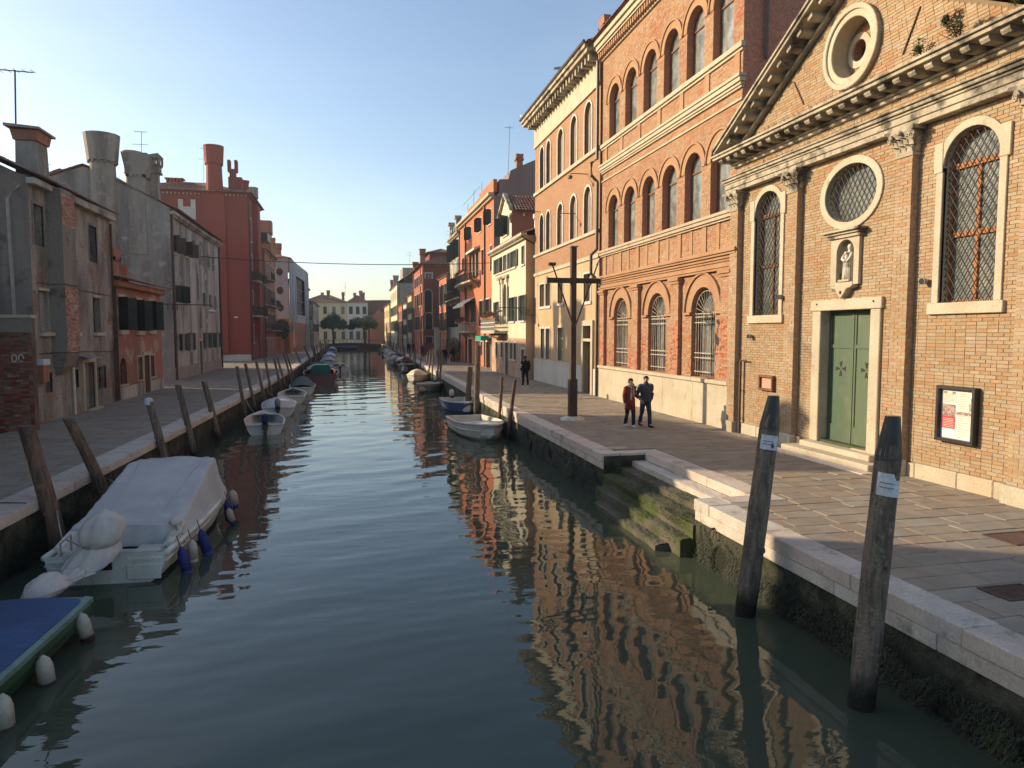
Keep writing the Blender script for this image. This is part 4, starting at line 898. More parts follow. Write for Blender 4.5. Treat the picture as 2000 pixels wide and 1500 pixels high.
build(MB().tube([F(20.42, QZ, .12), F(20.42, 3.47, .12)], .045, 8), 'pipe', M.pipe, t); build(MB().tube([F(20.42, 3.47, .12), F(20.06, 3.49, .14), F(20.04, 3.45, .14)], .025, 6), 'tap', M.rust, t)
for z in (1.6, 2.5): build(MB().tube([F(20.42, z, .12), F(20.42, z+.05, .12)], .06, 8), 'clip', M.pipe, t)
# plants rooted in the pediment
def bush(a, z, d, r, n, size, label, trunk=True):
    c = F(a, z, d); t = root('plant', label, 'plant', (c[0], c[1], c[2]-r[2]))
    mb = MB()
    for q in range(7): a_ = R.uniform(0, 6.28); rr = R.uniform(.15, .8); s_ = R.uniform(.22, .5); leaves(mb, (c[0]+r[0]*rr*math.cos(a_)*.6, c[1]+r[1]*rr*math.sin(a_), c[2]+r[2]*R.uniform(-.5, .7)), (r[0]*s_, r[1]*s_, r[2]*s_*1.2), n//9, size*.7, shell_=.0)
    build(mb, 'foliage', M.leaf, t, recalc=False)
    st = MB()
    for k in range(6): st.tube([(c[0]+.1, c[1], c[2]-r[2]), (c[0]+R.uniform(-.6, .3)*r[0], c[1]+R.uniform(-.7, .7)*r[1], c[2]+R.uniform(-.3, .6)*r[2])], [.012, .005], 4)
    build(st, 'stems', M.bark, t)
bush(12.95, 10.25, .55, (.28, .34, .2), 700, .045, 'thin weedy plant on the pediment ledge, leftmost')
bush(12.1, 10.35, .55, (.3, .36, .32), 1300, .05, 'bushy green plant on the pediment ledge between two others')
bush(10.6, 10.55, .5, (.35, .55, .5), 2200, .055, 'large green shrub on the pediment corner at the right edge')
# ------------------------------------------------------------------ brick building with three tiers of arches
BX = 12.22; F = FR(BX)
PB = root('arcaded_building', 'tall red brick building with three tiers of round arched windows', 'building', (BX, 27.3, QZ))
y0b, y1b, ZT = 20.9, 33.78, 18.4
gf = [31.08, 27.1, 23.2]; up = [32.2, 30.18, 28.12, 26.12, 24.16, 22.2]
gh = [arch(c-.87, c+.87, 2.76, 5.1) for c in gf]
h1 = [arch(c-.65, c+.65, 8.37, 10.2) for c in up]; h2 = [arch(c-.66, c+.66, 13.52, 15.3) for c in up]
mb = MB(); mb.wall(F, rect(y0b, y1b, QZ-.1, ZT), gh+h1+h2, .5, 0, 1)
b = [F(y0b, QZ-.1), F(y0b, QZ-.1, -2.5), F(y0b, ZT, -2.5), F(y0b, ZT), F(y1b, QZ-.1), F(y1b, QZ-.1, -2.5), F(y1b, ZT, -2.5), F(y1b, ZT)]
mb.add(b, [(0, 1, 2, 3)], 2); mb.add(b, [(4, 7, 6, 5), (1, 5, 6, 2), (2, 6, 7, 3)], 0)
build(mb, 'wall', [M.pmortar, M.bricks, M.bricks], PB)
rings = [arch(c-1.33, c+1.33, 5.09, 5.1) for c in gf]+[arch(c-1.0, c+1.0, 10.1, 10.2) for c in up]+[arch(c-1.0, c+1.0, 15.2, 15.3) for c in up]
pst = [(29.12, .34), (25.22, .34), (33.3, .3), (21.45, .3)]
blk = [rect(c-w, c+w, 2.6, 6.45) for c, w in pst]
bricks(PB, F, spans_of(y0b, y1b, gh+rings[:3]+blk), 2.76, 6.42, M.pbrick1, M.pbrick, 300, mworn=M.pworn, zworn=4.05)
bricks(PB, F, spans_of(y0b, y1b, []), 7.13, 8.05, None, M.pbrick)
bricks(PB, F, spans_of(y0b, y1b, h1+rings[3:9]), 8.37, 11.7, None, M.pbrick); bricks(PB, F, spans_of(y0b, y1b, []), 11.8, 12.08, None, M.pbrick)
bricks(PB, F, spans_of(y0b, y1b, []), 12.53, 13.24, None, M.pbrick); bricks(PB, F, spans_of(y0b, y1b, h2+rings[9:]), 13.52, 17.5, None, M.pbrick)
def archring(c, zs, r0, r1, name, d=.05):
    n = 18; o = build(MB().strip(F, [(c-r0*math.cos(PI*i/n), zs+r0*math.sin(PI*i/n)) for i in range(n+1)], [(c-(r1-.05)*math.cos(PI*i/n), zs+(r1-.05)*math.sin(PI*i/n)) for i in range(n+1)], -.03, d*.55), name, M.pplain, PB)
    mb = MB().strip(F, [(c-(r1-.07)*math.cos(PI*i/n), zs+(r1-.07)*math.sin(PI*i/n)) for i in range(n+1)], [(c-r1*math.cos(PI*i/n), zs+r1*math.sin(PI*i/n)) for i in range(n+1)], -.03, d*1.5); build(mb, 'hood_mould', M.pplain, o); return o
for c in gf:
    o = archring(c, 5.1, .87, 1.38, 'arch_ring', .07)
    for sg in (-1, 1): build(MB().box(F, *sorted((c+sg*.87, c+sg*1.42)), 5.0, 5.09, -.03, .11), 'impost', M.pplain, o, bevel=.008)
for c in up: archring(c, 10.2, .65, 1.0, 'arch_ring'); archring(c, 15.3, .66, 1.0, 'arch_ring')
for c, w in pst:
    o = build(MB().box(F, c-w+.006, c+w-.006, 2.7, 6.2, -.03, .15), 'pilaster', M.bricks, PB)
    bricks(o, F, lambda z: [(c-w, c+w)], 2.78, 6.2, None, M.pbrick, d0=.15, mworn=M.pworn, zworn=4.05)
    build(MB().box(F, c-w-.06, c+w+.06, 6.2, 6.3, -.03, .2).box(F, c-w-.1, c+w+.1, 6.302, 6.42, -.03, .25), 'capital', M.pplain, o, bevel=.01)
def bands(name, lst, m, e=.0):
    mb = MB()
    for z0, z1, d in lst: mb.box(F, y0b-d*.7-e, y1b, z0, z1, -.02, d)
    return build(mb, name, m, PB, bevel=.006)
bands('string_course', [(6.44, 6.52, .14), (6.522, 6.58, .18), (6.72, 6.80, .10), (6.802, 6.9, .16), (6.902, 6.98, .24), (6.982, 7.08, .30), (7.082, 7.12, .24)], M.pplain)
bands('frieze', [(6.582, 6.718, .05)], M.pplain)
bands('sill_course', [(8.06, 8.13, .10), (8.132, 8.25, .17), (8.252, 8.36, .22)], M.plinth)
bands('string_course', [(11.72, 11.78, .06), (12.1, 12.17, .08), (12.172, 12.26, .13), (12.262, 12.4, .19), (12.402, 12.5, .24)], M.stone)
bands('sill_course', [(13.25, 13.34, .07), (13.342, 13.5, .14)], M.stone)
bands('top_cornice', [(17.52, 17.6, .10), (17.86, 17.95, .32), (17.952, 18.16, .40), (18.162, 18.42, .5)], M.stone)
mb = MB(); y = y0b
while y < y1b: mb.box(F, y, y+.13, 17.602, 17.85, -.02, .26); y += .25
build(mb, 'dentils', M.pplain, PB)
for i in range(len(up)+1):
    c = up[0]+1.0 if i == 0 else (up[i-1]+up[i])/2 if i < len(up) else up[-1]-1.0
    for z0, z1 in ((7.122, 8.058), (12.504, 13.248)):
        build(MB().box(F, c-.16, c+.16, z0, z1, -.02, .05), 'panel_strip', M.pplain, PB)
        if z0 < 8: build(MB().box(F, c-1.06, c-.86, z0, z1, -.02, .035) if i < len(up) else MB().box(F, y0b+.02, y0b+.2, z0, z1, -.02, .035), 'panel_strip', M.pplain, PB)
for c in gf:          # arched windows behind pale iron cages
    w = window(PB, F, c-.87, c+.87, 2.76, 5.97, 'arch', .3, M.curtain, M.wood, zs=5.1, mull=3, trans=2)
    gb = MB(); r = .85
    for k in range(9): a = c-.74+1.48*k/8; gb.tube([F(a, 2.8, -.12), F(a, 5.02, -.12)], .012, 5)
    for z in (2.95, 3.45, 3.62, 4.72, 4.92): gb.box(F, c-.85, c+.85, z-.018, z+.018, -.14, -.10)
    build(gb, 'grille', M.cage, w, recalc=False)
    fb = MB()
    for k in range(13): a = PI*k/12; fb.tube([F(c-.2*math.cos(a), 5.04+.2*math.sin(a), -.12), F(c-.8*math.cos(a), 5.04+.8*math.sin(a), -.12)], .011, 4)
    fb.tube([F(c-.8*math.cos(PI*k/24), 5.04+.8*math.sin(PI*k/24), -.12) for k in range(25)], .016, 5); fb.tube([F(c-.19*math.cos(PI*k/12), 5.04+.19*math.sin(PI*k/12), -.12) for k in range(13)], .014, 5); fb.box(F, c-.85, c+.85, 5.02, 5.05, -.14, -.10)
    build(fb, 'fanlight_grille', M.cage, w, recalc=False)
for c in up:
    window(PB, F, c-.65, c+.65, 8.37, 10.85, 'arch', .24, M.curtain, M.wood, zs=10.2, trans=1, mull=0); window(PB, F, c-.66, c+.66, 13.52, 15.96, 'arch', .24, M.curtain, M.wood, zs=15.3, trans=1, mull=0)
y = y0b+.25
while y < y1b-.1:
    e = min(y+2.55, y1b-.02); build(MB().box(F, y+.004, e-.004, QZ-.06, 2.6, -.02, .12), 'plinth_slab', M.stone, PB, bevel=.01); build(MB().box(F, y+.004, e-.004, 2.604, 2.74, -.02, .2), 'plinth_cap', M.stone, PB, bevel=.02); y = e
pr = MB(); roofslope(pr, (BX-.6, y0b-.3, ZT+.02), (BX-.6, y1b, ZT+.02), (BX+2.6, y1b, ZT+.9), (BX+2.6, y0b-.3, ZT+.9)); build(pr, 'roof', M.tile, PB, recalc=False)
def drain(B, pts, r=.055, m=None, name='drainpipe', clips=()):
    o = build(MB().tube(pts, r, 8), name, m or M.pipe, B); 
    if clips: build(MB([]) if False else clipmb(pts, clips, r), 'clips', m or M.pipe, o)
    return o
def clipmb(pts, zs, r):
    mb = MB()
    for z in zs: mb.tube([(pts[0][0], pts[0][1], z), (pts[0][0], pts[0][1], z+.06)], r*1.35, 8)
    return mb
drain(PB, [F(33.95, QZ, .16), F(33.95, 7.0, .16), F(33.95, 7.3, .5), F(33.95, 8.2, .5), F(33.95, 8.5, .2), F(33.95, 11.8, .2), F(33.95, 12.1, .52), F(33.95, 12.7, .52), F(33.95, 12.9, .22), F(33.95, 17.6, .22)], .085)
drain(PB, [(12.95, 20.8, 13.0), (12.95, 20.8, 18.2)], .06)
# ------------------------------------------------------------------ brick over yellow plaster
B2X = 12.2; F = FR(B2X)
B2 = root('yellow_base_building', 'brick and yellow plaster building with slim white arched windows', 'building', (B2X, 40.4, QZ))
ya, yb = 34.08, 46.85
cols = [(44.55, 45.5), (43.0, 43.95), (40.3, 41.45), (37.75, 38.9), (35.3, 36.45)]
r3 = [(a, b, 13.66, 16.25) for a, b in cols]; r2 = [(a, b, 9.58, 11.95) for a, b in cols]
r1 = [(44.4, 45.5, 6.05, 7.5), (43.0, 44.1, 6.05, 7.5), (40.2, 41.35, 6.1, 7.5), (35.3, 36.45, 6.0, 7.45)]
r0 = [(44.3, 45.2, 2.68, 4.62), (43.0, 43.95, 2.68, 4.62), (40.2, 41.25, 2.68, 4.66)]
door = (35.0, 36.25, QZ, 3.9); fan = (35.0, 36.25, 4.05, 4.72)
hs = [arch(a, b, z0, z1-(b-a)/2) for a, b, z0, z1 in r3+r2]; hl = [rect(*q) for q in r1+r0]+[rect(door[0], door[1], QZ-.05, door[3]), rect(*fan)]
mb = MB(); mb.wall(F, rect(ya, yb, 8.25, 18.6), hs, .3, 0); mb.wall(F, rect(ya, yb, QZ-.1, 8.25), hl, .3, 1)
c = [F(ya, QZ-.1), F(yb, QZ-.1), F(yb, QZ-.1, -8), F(ya, QZ-.1, -8)]; t_ = [(p[0], p[1], 18.6) for p in c]
mb.add(c+t_, [(1, 2, 6, 5), (2, 3, 7, 6), (3, 0, 4, 7), (4, 5, 6, 7)], 0)
build(mb, 'wall', [M.bricky, M.yel], B2)
for k, (a, b, z0, z1) in enumerate(r3+r2): window(B2, F, a, b, z0, z1, 'arch', .11, M.blind if k % 5 or k > 5 else M.glass, M.blind, (.11, M.pale, .05), mull=0 if b-a < 1 else 1, trans=0, fw=.04)
for a, b, z0, z1 in r1: window(B2, F, a, b, z0, z1, 'rect', .2, M.blind, M.blind, (.1, M.pale, .03), (M.pale, .16, .08), mull=1, trans=0)
for a, b, z0, z1 in r0: window(B2, F, a, b, z0, z1, 'rect', .2, M.glass, M.pale, (.12, M.pale, .04), mull=1, trans=2)
for z0, z1, d in ((8.12, 8.32, .08), (9.38, 9.55, .1), (13.42, 13.62, .12), (16.55, 16.72, .10)): build(MB().box(F, ya, yb+.05, z0, z1, -.02, d), 'string_course', M.stone, B2, bevel=.008)
build(MB().box(F, ya, yb+.03, 16.722, 17.75, -.02, .06), 'frieze', M.stone, B2)
for k in range(24): y = ya+.3+.53*k; build(MB().box(F, y-.1, y+.1, 17.752, 18.1, -.02, .55), 'modillion', M.stoneg, B2)
build(MB().box(F, ya, yb+.6, 18.102, 18.3, -.02, .72).box(F, ya, yb+.7, 18.302, 18.5, -.02, .84), 'cornice', M.stoneg, B2)
gt = MB(); gt.tube([F(ya, 18.56, .88), F(yb+.7, 18.56, .88)], .08, 6); build(gt, 'gutter', M.pipe, B2)
build(MB().box(F, door[1]+.32, yb+.01, QZ-.05, 2.5, -.02, .07).box(F, door[1]+.32, yb+.01, 2.502, 2.6, -.02, .11).box(F, ya+.3, door[0]-.32, QZ-.05, 2.5, -.02, .07), 'base_wall', M.gpl, B2)
dm = build(MB().strip(F, [(door[0], QZ), (door[0], 4.72), (door[1], 4.72), (door[1], QZ)], [(door[0]-.28, QZ), (door[0]-.28, 5.0), (door[1]+.28, 5.0), (door[1]+.28, QZ)], -.02, .12).box(F, door[0], door[1], 3.9, 4.05, -.1, .1), 'door_frame', M.plinth, B2)
build(MB().box(F, door[0], door[1], QZ, 3.9, -.3, -.22).box(F, (door[0]+door[1])/2-.03, (door[0]+door[1])/2+.03, QZ, 3.9, -.22, -.2), 'door', M.dgreen, dm); build(MB().sheet(F, rect(*fan), -.25), 'fanlight', M.glass, dm)
chimney(B2, 12.9, 34.9, 18.4, 20.1, .35, .42, M.terra, zt=19.7)
gable_roof(B2, B2X, B2X+8, ya, yb, 18.55, 1.6, 'y', over=.75)
for i, (y, lab) in enumerate(((44.9, 'upper'), (36.3, 'nearer'))): pass
for (a, z, lab) in ((36.0, 12.62, 'small floodlight on a bar above a white arched window, nearest the drainpipe'), (38.0, 10.9, 'small floodlight on a short arm between two white arched windows'), (45.6, 12.25, 'small floodlight on a bar above the paired arched windows')):
    t = root('floodlight', lab, 'floodlight', F(a, z, 0)); build(MB().tube([F(a, z, -.02), F(a, z, .9), F(a-.35, z-.25, 1.05)], .025, 5), 'arm', M.pipe, t); build(MB().box(F, a-.5, a-.25, z-.36, z-.22, .98, 1.15), 'lamp', M.pipe, t)
# ------------------------------------------------------------------ cream house with dormer gable
WX = 11.65; k_ = .955; F = FR(WX)
def sc(a, z): return a*k_, (z-4.35)*k_+4.35
WH = root('cream_house', 'cream plastered house with dormer gable, black shutters and tan side wall', 'house', (WX, 53, QZ))
w0, w1 = 47.2, 59.15; we = 10.95
g2 = [(50.1, 51.5), (51.7, 53.0), (53.2, 54.5), (54.7, 56.0), (56.2, 57.5)]
wins = [(a, b, 9.1, 10.3) for a, b in g2[:5]]+[(47.55, 48.4, 9.05, 10.3), (47.45, 48.65, 5.2, 6.95), (50.6, 52.2, 5.2, 6.95), (56.3, 57.6, 5.3, 6.85)]
wa = [(53.1, 54.3, 5.6, 8.1)]
gfw = [(56.7, 57.5, 2.4, 3.6), (54.6, 55.4, 2.4, 3.6), (51.2, 52.0, 2.4, 3.6), (50.0, 50.8, 2.4, 3.6)]; gd = [(52.6, 53.7, QZ, 3.6), (47.5, 48.4, QZ, 3.2)]
mb = MB(); shell(mb, F, w0, w1, 3.95, we, 9, 0, 1, [rect(*q) for q in wins]+[arch(a, b, z0, z1-.6) for a, b, z0, z1 in wa], .25)
shell(mb, F, w0, w1, QZ-.1, 3.95, 9, 2, 1, [rect(*q) for q in gfw]+[rect(a, b, QZ-.05, z1) for a, b, z0, z1 in gd], .25)
build(mb, 'wall', [M.white, M.wside, M.bricky2], WH)
for i, (a, b, z0, z1) in enumerate(wins):
    sh = (M.dgreen, 'open') if i in (6, 7, 8) else (M.dgreen, 'open') if i in (0, 4) else None
    window(WH, F, a, b, z0, z1, 'rect', .2, M.glass if i != 5 else M.blind, M.pale if i < 5 else M.dgreen, (.09, M.pale, .03), (M.pale, .12, .1), sh)
for a, b, z0, z1 in wa: window(WH, F, a, b, z0, z1, 'arch', .2, M.glass, M.pale, (.12, M.pale, .06), None, (M.dgreen, 'open'))
for a, b, z0, z1 in gfw: window(WH, F, a, b, z0, z1, 'rect', .2, M.glass, M.pale, (.09, M.pale, .03), (M.pale, .1, .1))
for a, b, z0, z1 in gd:
    d = build(MB().strip(F, [(a, z0), (a, z1), (b, z1), (b, z0)], [(a-.12, z0), (a-.12, z1+.12), (b+.12, z1+.12), (b+.12, z0)], -.02, .05), 'door_frame', M.pale, WH); build(MB().box(F, a, b, z0, z1, -.22, -.16), 'door', M.dgreen, d)
for a in (52.85, 54.55, 55.6): build(MB().box(F, a-.12, a+.12, 5.0, 8.2, -.02, .1).box(F, a-.2, a+.2, 8.2, 8.5, -.02, .18), 'half_column', M.white, WH, bevel=.02)
build(MB().box(F, 52.4, 56.4, 8.52, 8.72, -.02, .2), 'string_course', M.stoneg, WH)
build(MB().box(F, w0-.25, w1, we-.05, we+.12, -.02, .4).box(F, w0-.15, w1, we-.25, we-.052, -.02, .22), 'cornice', M.stone, WH)
for k in range(40): y = w0+.1+.3*k; build(MB().box(F, y, y+.13, we-.16, we-.052, .2, .36), 'modillion', M.stoneg, WH)
bal = build(MB().box(F, 53.2, 59.0, 4.3, 4.45, -.02, 1.0), 'balcony', M.stone, WH); pbm = MB()
for k in range(14): y = 53.3+.42*k; pbm.box(F, y, y+.07, 4.45, 5.4, .9, .97)
for z in (4.46, 4.78, 5.1, 5.42): pbm.box(F, 53.2, 59.0, z, z+.07, .88, .98)
build(pbm, 'balustrade', M.pale, bal)
def box_flowers(fr, a0, a1, z, d, n, label):
    c = fr((a0+a1)/2, z, d); t = root('flower_box', label, 'flowers', c); build(MB().box(fr, a0, a1, z, z+.2, d-.12, d+.12), 'trough', M.terra, t)
    mb = MB(); leaves(mb, fr((a0+a1)/2, z+.3, d), (.3, (a1-a0)/2, .32), n, .07, shell_=.0); build(mb, 'foliage', M.flower, t, recalc=False)
box_flowers(F, 53.4, 58.8, 5.45, .92, 1300, 'dry reddish flowers along the cream house balcony rail')
box_flowers(F, 53.4, 57.4, 3.98, .5, 500, 'dark trailing plants under the cream house balcony')
# attic block with its gable to the canal
a0, a1 = sc(54.0, 0)[0], sc(58.3, 0)[0]; zc = 13.35
dw = rect(52.95, 54.35, 11.75, 13.15)
ab = MB(); ab.wall(F, [(a0, we-.2), (a1, we-.2), (a1, zc), ((a0+a1)/2, 14.75), (a0, zc)], [dw], .25, 0)
ab.add([F(a0, we-.2), F(a0, we-.2, -8), F(a0, zc, -8), F(a0, zc)], [(0, 1, 2, 3)], 1); ab.add([F(a1, we-.2), F(a1, we-.2, -8), F(a1, zc, -8), F(a1, zc)], [(0, 3, 2, 1)], 1)
at = build(ab, 'dormer', [M.white, M.attic], WH)
window(WH, F, 52.95, 54.35, 11.75, 13.15, 'rect', .2, M.glass, M.dgreen, (.1, M.pale, .04), (M.pale, .1, .1), (M.dgreen, 'ajar'))
gm = MB()
for sg in (-1, 1):
    m_ = (a0+a1)/2; e = a0 if sg < 0 else a1
    gm.poly(F, [(e+sg*.25, zc-.1), (e+sg*.25, zc+.08), (m_, 14.95), (m_, 14.72)], -.1, .22)
    pts = [F(e+sg*(.1+.28*math.cos(t*.5)*(1-t/16)), zc-.5+.3*math.sin(t*.5)*(1-t/16)-.03*t, .1) for t in range(13)]; gm.tube(pts, .09, 5)
build(gm, 'gable_scrolls', M.stoneg, at)
rm = MB(); m_ = (a0+a1)/2
roofslope(rm, (WX+.2, a0-.4, zc-.05), (WX+8.2, a0-.4, zc-.05), (WX+8.2, m_, 14.75), (WX+.2, m_, 14.75)); roofslope(rm, (WX+.2, a1+.4, zc-.05), (WX+8.2, a1+.4, zc-.05), (WX+8.2, m_, 14.75), (WX+.2, m_, 14.75)); build(rm, 'dormer_roof', M.tile, at, recalc=False)
rm = MB(); roofslope(rm, (WX-.35, w0-.2, we+.1), (WX-.35, w1, we+.1), (WX+2.4, w1, we+.95), (WX+2.4, w0-.2, we+.95)); roofslope(rm, (WX+8, w0-.2, we+.1), (WX+8, w1, we+.1), (WX+2.4, w1, we+.95), (WX+2.4, w0-.2, we+.95)); build(rm, 'roof', M.tile, WH, recalc=False)
build(MB().lathe([(.16, 0), (.13, .9), (.24, 1.0), (.24, 1.3), (.1, 1.35)], (13.0, 49.6, we+.5), 8), 'vent_pipe', M.pale, WH)
drain(WH, [(WX-.35, w0-.15, we-.1), (WX+.1, w0-.12, we-.35), (WX+.9, w0-.1, we-.75)], .05)
t = root('wall_lamp', 'ornate iron lamp bracket on the tan side wall of the cream house', 'lamp', (WX, 47.1, 6.0))
lb = MB().tube([(WX+.05, 47.15, 6.05), (WX-1.9, 47.05, 6.05)], .025, 5).tube([(WX+.5, 47.15, 5.55), (WX-.2, 47.1, 5.6), (WX-.6, 47.1, 6.02)], .02, 5)
for k in range(3): lb.tube([(WX+.1-.25*k+.12*math.cos(a*.6), 47.12, 5.82+.12*math.sin(a*.6)) for a in range(12)], .014, 4)
build(lb, 'bracket', M.iron, t); build(MB().lathe([(.03, .2), (.05, .12), (.2, .05), (.2, 0), (.06, -.06)], (WX-1.85, 47.05, 5.8), 10), 'lamp_head', M.pipel, t)
# ------------------------------------------------------------------ tall orange-red house
RX = 12.2; F = FR(RX)
RT = root('orange_red_house', 'tall orange red house with roof terrace, awning and flowered balconies', 'house', (RX, 70.4, QZ))
ra, rb_ = 61.0, 80.3; rz = 16.2
rw = [(62.1, 63.3, 13.95, 15.2), (66.9, 68.1, 13.95, 15.2), (72.8, 74.1, 13.95, 15.2)]
rw2 = [(68.3, 69.9, 9.9, 12.3), (70.3, 71.9, 9.9, 12.3), (72.3, 73.8, 9.9, 12.3), (65.5, 66.8, 9.8, 12.1), (61.6, 62.5, 9.8, 12.0), (77.5, 78.8, 9.8, 12.5)]
rw1 = [(71.0, 72.4, 5.2, 7.6), (75.0, 76.3, 5.2, 7.6), (63.0, 64.6, 5.0, 7.4), (66.4, 67.6, 5.0, 7.4)]
rg = [(62.2, 64.6, QZ, 3.5), (66.5, 67.4, 2.2, 3.5), (69.0, 70.0, 2.2, 3.5), (72.3, 74.8, QZ, 3.7)]
mb = MB(); shell(mb, F, ra, rb_, QZ-.1, rz, 4.5, 0, 1, [rect(*q) for q in rw+rw2+rw1]+[rect(a, b, max(z0, QZ-.05), z1) for a, b, z0, z1 in rg], .3)
build(mb, 'wall', [M.rtall, M.purp], RT)
mb = MB(); mb.poly(FS(61.02), [(RX+.5, rz-.1), (RX+9, rz-.1), (RX+9, 19.9), (RX+4.2, 19.6), (RX+1.5, 18.35), (RX+1.3, 17.6), (RX+.5, 17.55)], -13, 0); build(mb, 'upper_block', M.purp, RT)
build(MB().wbox(RX-.02, RX+.3, ra, 68, rz+.3, 17.55).wbox(RX-.02, RX+.3, 68.2, 75, rz+.3, 17.2), 'terrace_parapet', M.rtall, RT)
for q in rw: window(RT, F, *q, 'rect', .2, M.glass, M.dgreen, (.1, M.pale, .03), (M.pale, .12, .1), (M.dgreen, 'half'))
for q in rw2: window(RT, F, *q, 'rect', .25, M.glass, M.pale, (.14, M.stone, .05), None)
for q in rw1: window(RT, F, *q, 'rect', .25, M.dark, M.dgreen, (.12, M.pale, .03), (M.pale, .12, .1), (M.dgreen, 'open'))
for a, b, z0, z1 in rg:
    w = build(MB().strip(F, [(a, z0), (a, z1), (b, z1), (b, z0)], [(a-.15, z0), (a-.15, z1+.15), (b+.15, z1+.15), (b+.15, z0)], -.02, .05), 'door_frame', M.pale, RT); build(MB().box(F, a, b, z0, z1, -.25, -.2), 'door', M.brownsh if b-a < 2 else M.glass, w)
build(MB().box(F, ra-.1, rb_, rz-.25, rz-.05, -.02, .25).box(F, ra-.15, rb_, rz-.048, rz+.2, -.02, .5), 'cornice', M.stone, RT)
for c in (76.0, 64.9): drain(RT, [F(c, 1.2, .1), F(c, rz-.3, .1)], .09)
for (a0, a1, z, dd, nm) in ((67.3, 78.6, 9.25, 1.25, 'upper'), (69.8, 77.6, 4.35, 1.1, 'lower')):
    b = build(MB().poly(lambda a, z_, d: F(a, d, z_), [(a0, 0), (a0+.4, dd*.8), ((a0+a1)/2, dd), (a1-.4, dd*.8), (a1, 0)], z, z+.18), 'balcony', M.stoneg, RT); rl = MB()
    for k in range(27):
        t_ = k/26; a = a0+(a1-a0)*t_; d = dd*(1-abs(2*t_-1)**3)*.92+.06; rl.box(F, a-.03, a+.03, z+.18, z+1.0, d-.03, d+.03)
        if k < 26: t2 = (k+1)/26; d2 = dd*(1-abs(2*t2-1)**3)*.92+.06; rl.tube([F(a, z+1.0, d), F(a0+(a1-a0)*t2, z+1.0, d2)], .04, 5)
    build(rl, 'railing', M.iron if nm == 'upper' else M.pale, b)
    for a in (a0+1, (a0+a1)/2, a1-1): build(MB().poly(FS(a), [(RX, z), (RX-dd*.7, z), (RX, z-.6)], -.12, .12), 'corbel', M.stone, b)
box_flowers(F, 69.8, 77.4, 10.2, 1.1, 700, 'pink and dry flowers along the upper balcony of the orange red house')
box_flowers(F, 70.0, 77.4, 5.35, 1.0, 1600, 'mass of dry geraniums on the lower balcony of the orange red house')
aw = build(MB().poly(FS(77.6), [(RX, 7.95), (RX-1.25, 7.15), (RX-1.25, 6.95), (RX-1.22, 6.95), (RX-1.22, 7.12), (RX, 7.9)], 0, 7.0), 'awning', M.awn, RT)
build(MB().poly(FS(74.0), [(RX, 12.75), (RX-.6, 12.5), (RX-.6, 12.3), (RX, 12.5)], 0, 6.2), 'awning', M.awn, RT)
t = root('shop_canopy', 'small teal green shop canopy below the balconies', 'canopy', F(64.3, 3.6, .5))
build(MB().poly(FS(64.2), [(RX, 4.12), (RX-1.1, 4.05), (RX-1.1, 3.66), (RX, 3.75)], 0, 2.8), 'cloth', M.tealaw, t); build(MB().tube([F(61.5, 3.66, 1.07), F(64.1, 3.66, 1.07)], .03, 5), 'rod', M.pale, t)
for x, y, z0, z1, lab in ((RX+1.4, 61.6, 17.5, 22.3, 'tall thin antenna on the purple grey roof end'), (RX+.3, 68.5, 17.2, 18.8, 'thin antenna pole on the terrace, nearer one'), (RX+.3, 73.0, 17.2, 19.0, 'thin antenna pole on the terrace, middle one'), (RX+.3, 77.0, 16.4, 18.2, 'thin antenna pole on the terrace, farthest one')): antenna(x, y, z0, z1, lab, ((.2, .9),) if z1 > 20 else (), r=.022)
chimney(RT, RX+2.6, 62.5, 18.8, 20.1, .28, .34, M.terra)
for k in range(5): build(MB().tube([(RX+.15, 68.5+2.1*k, 18.4), (RX+.15, 70.6+2.1*k, 18.4)], .02, 4), 'terrace_rail', M.iron, RT)
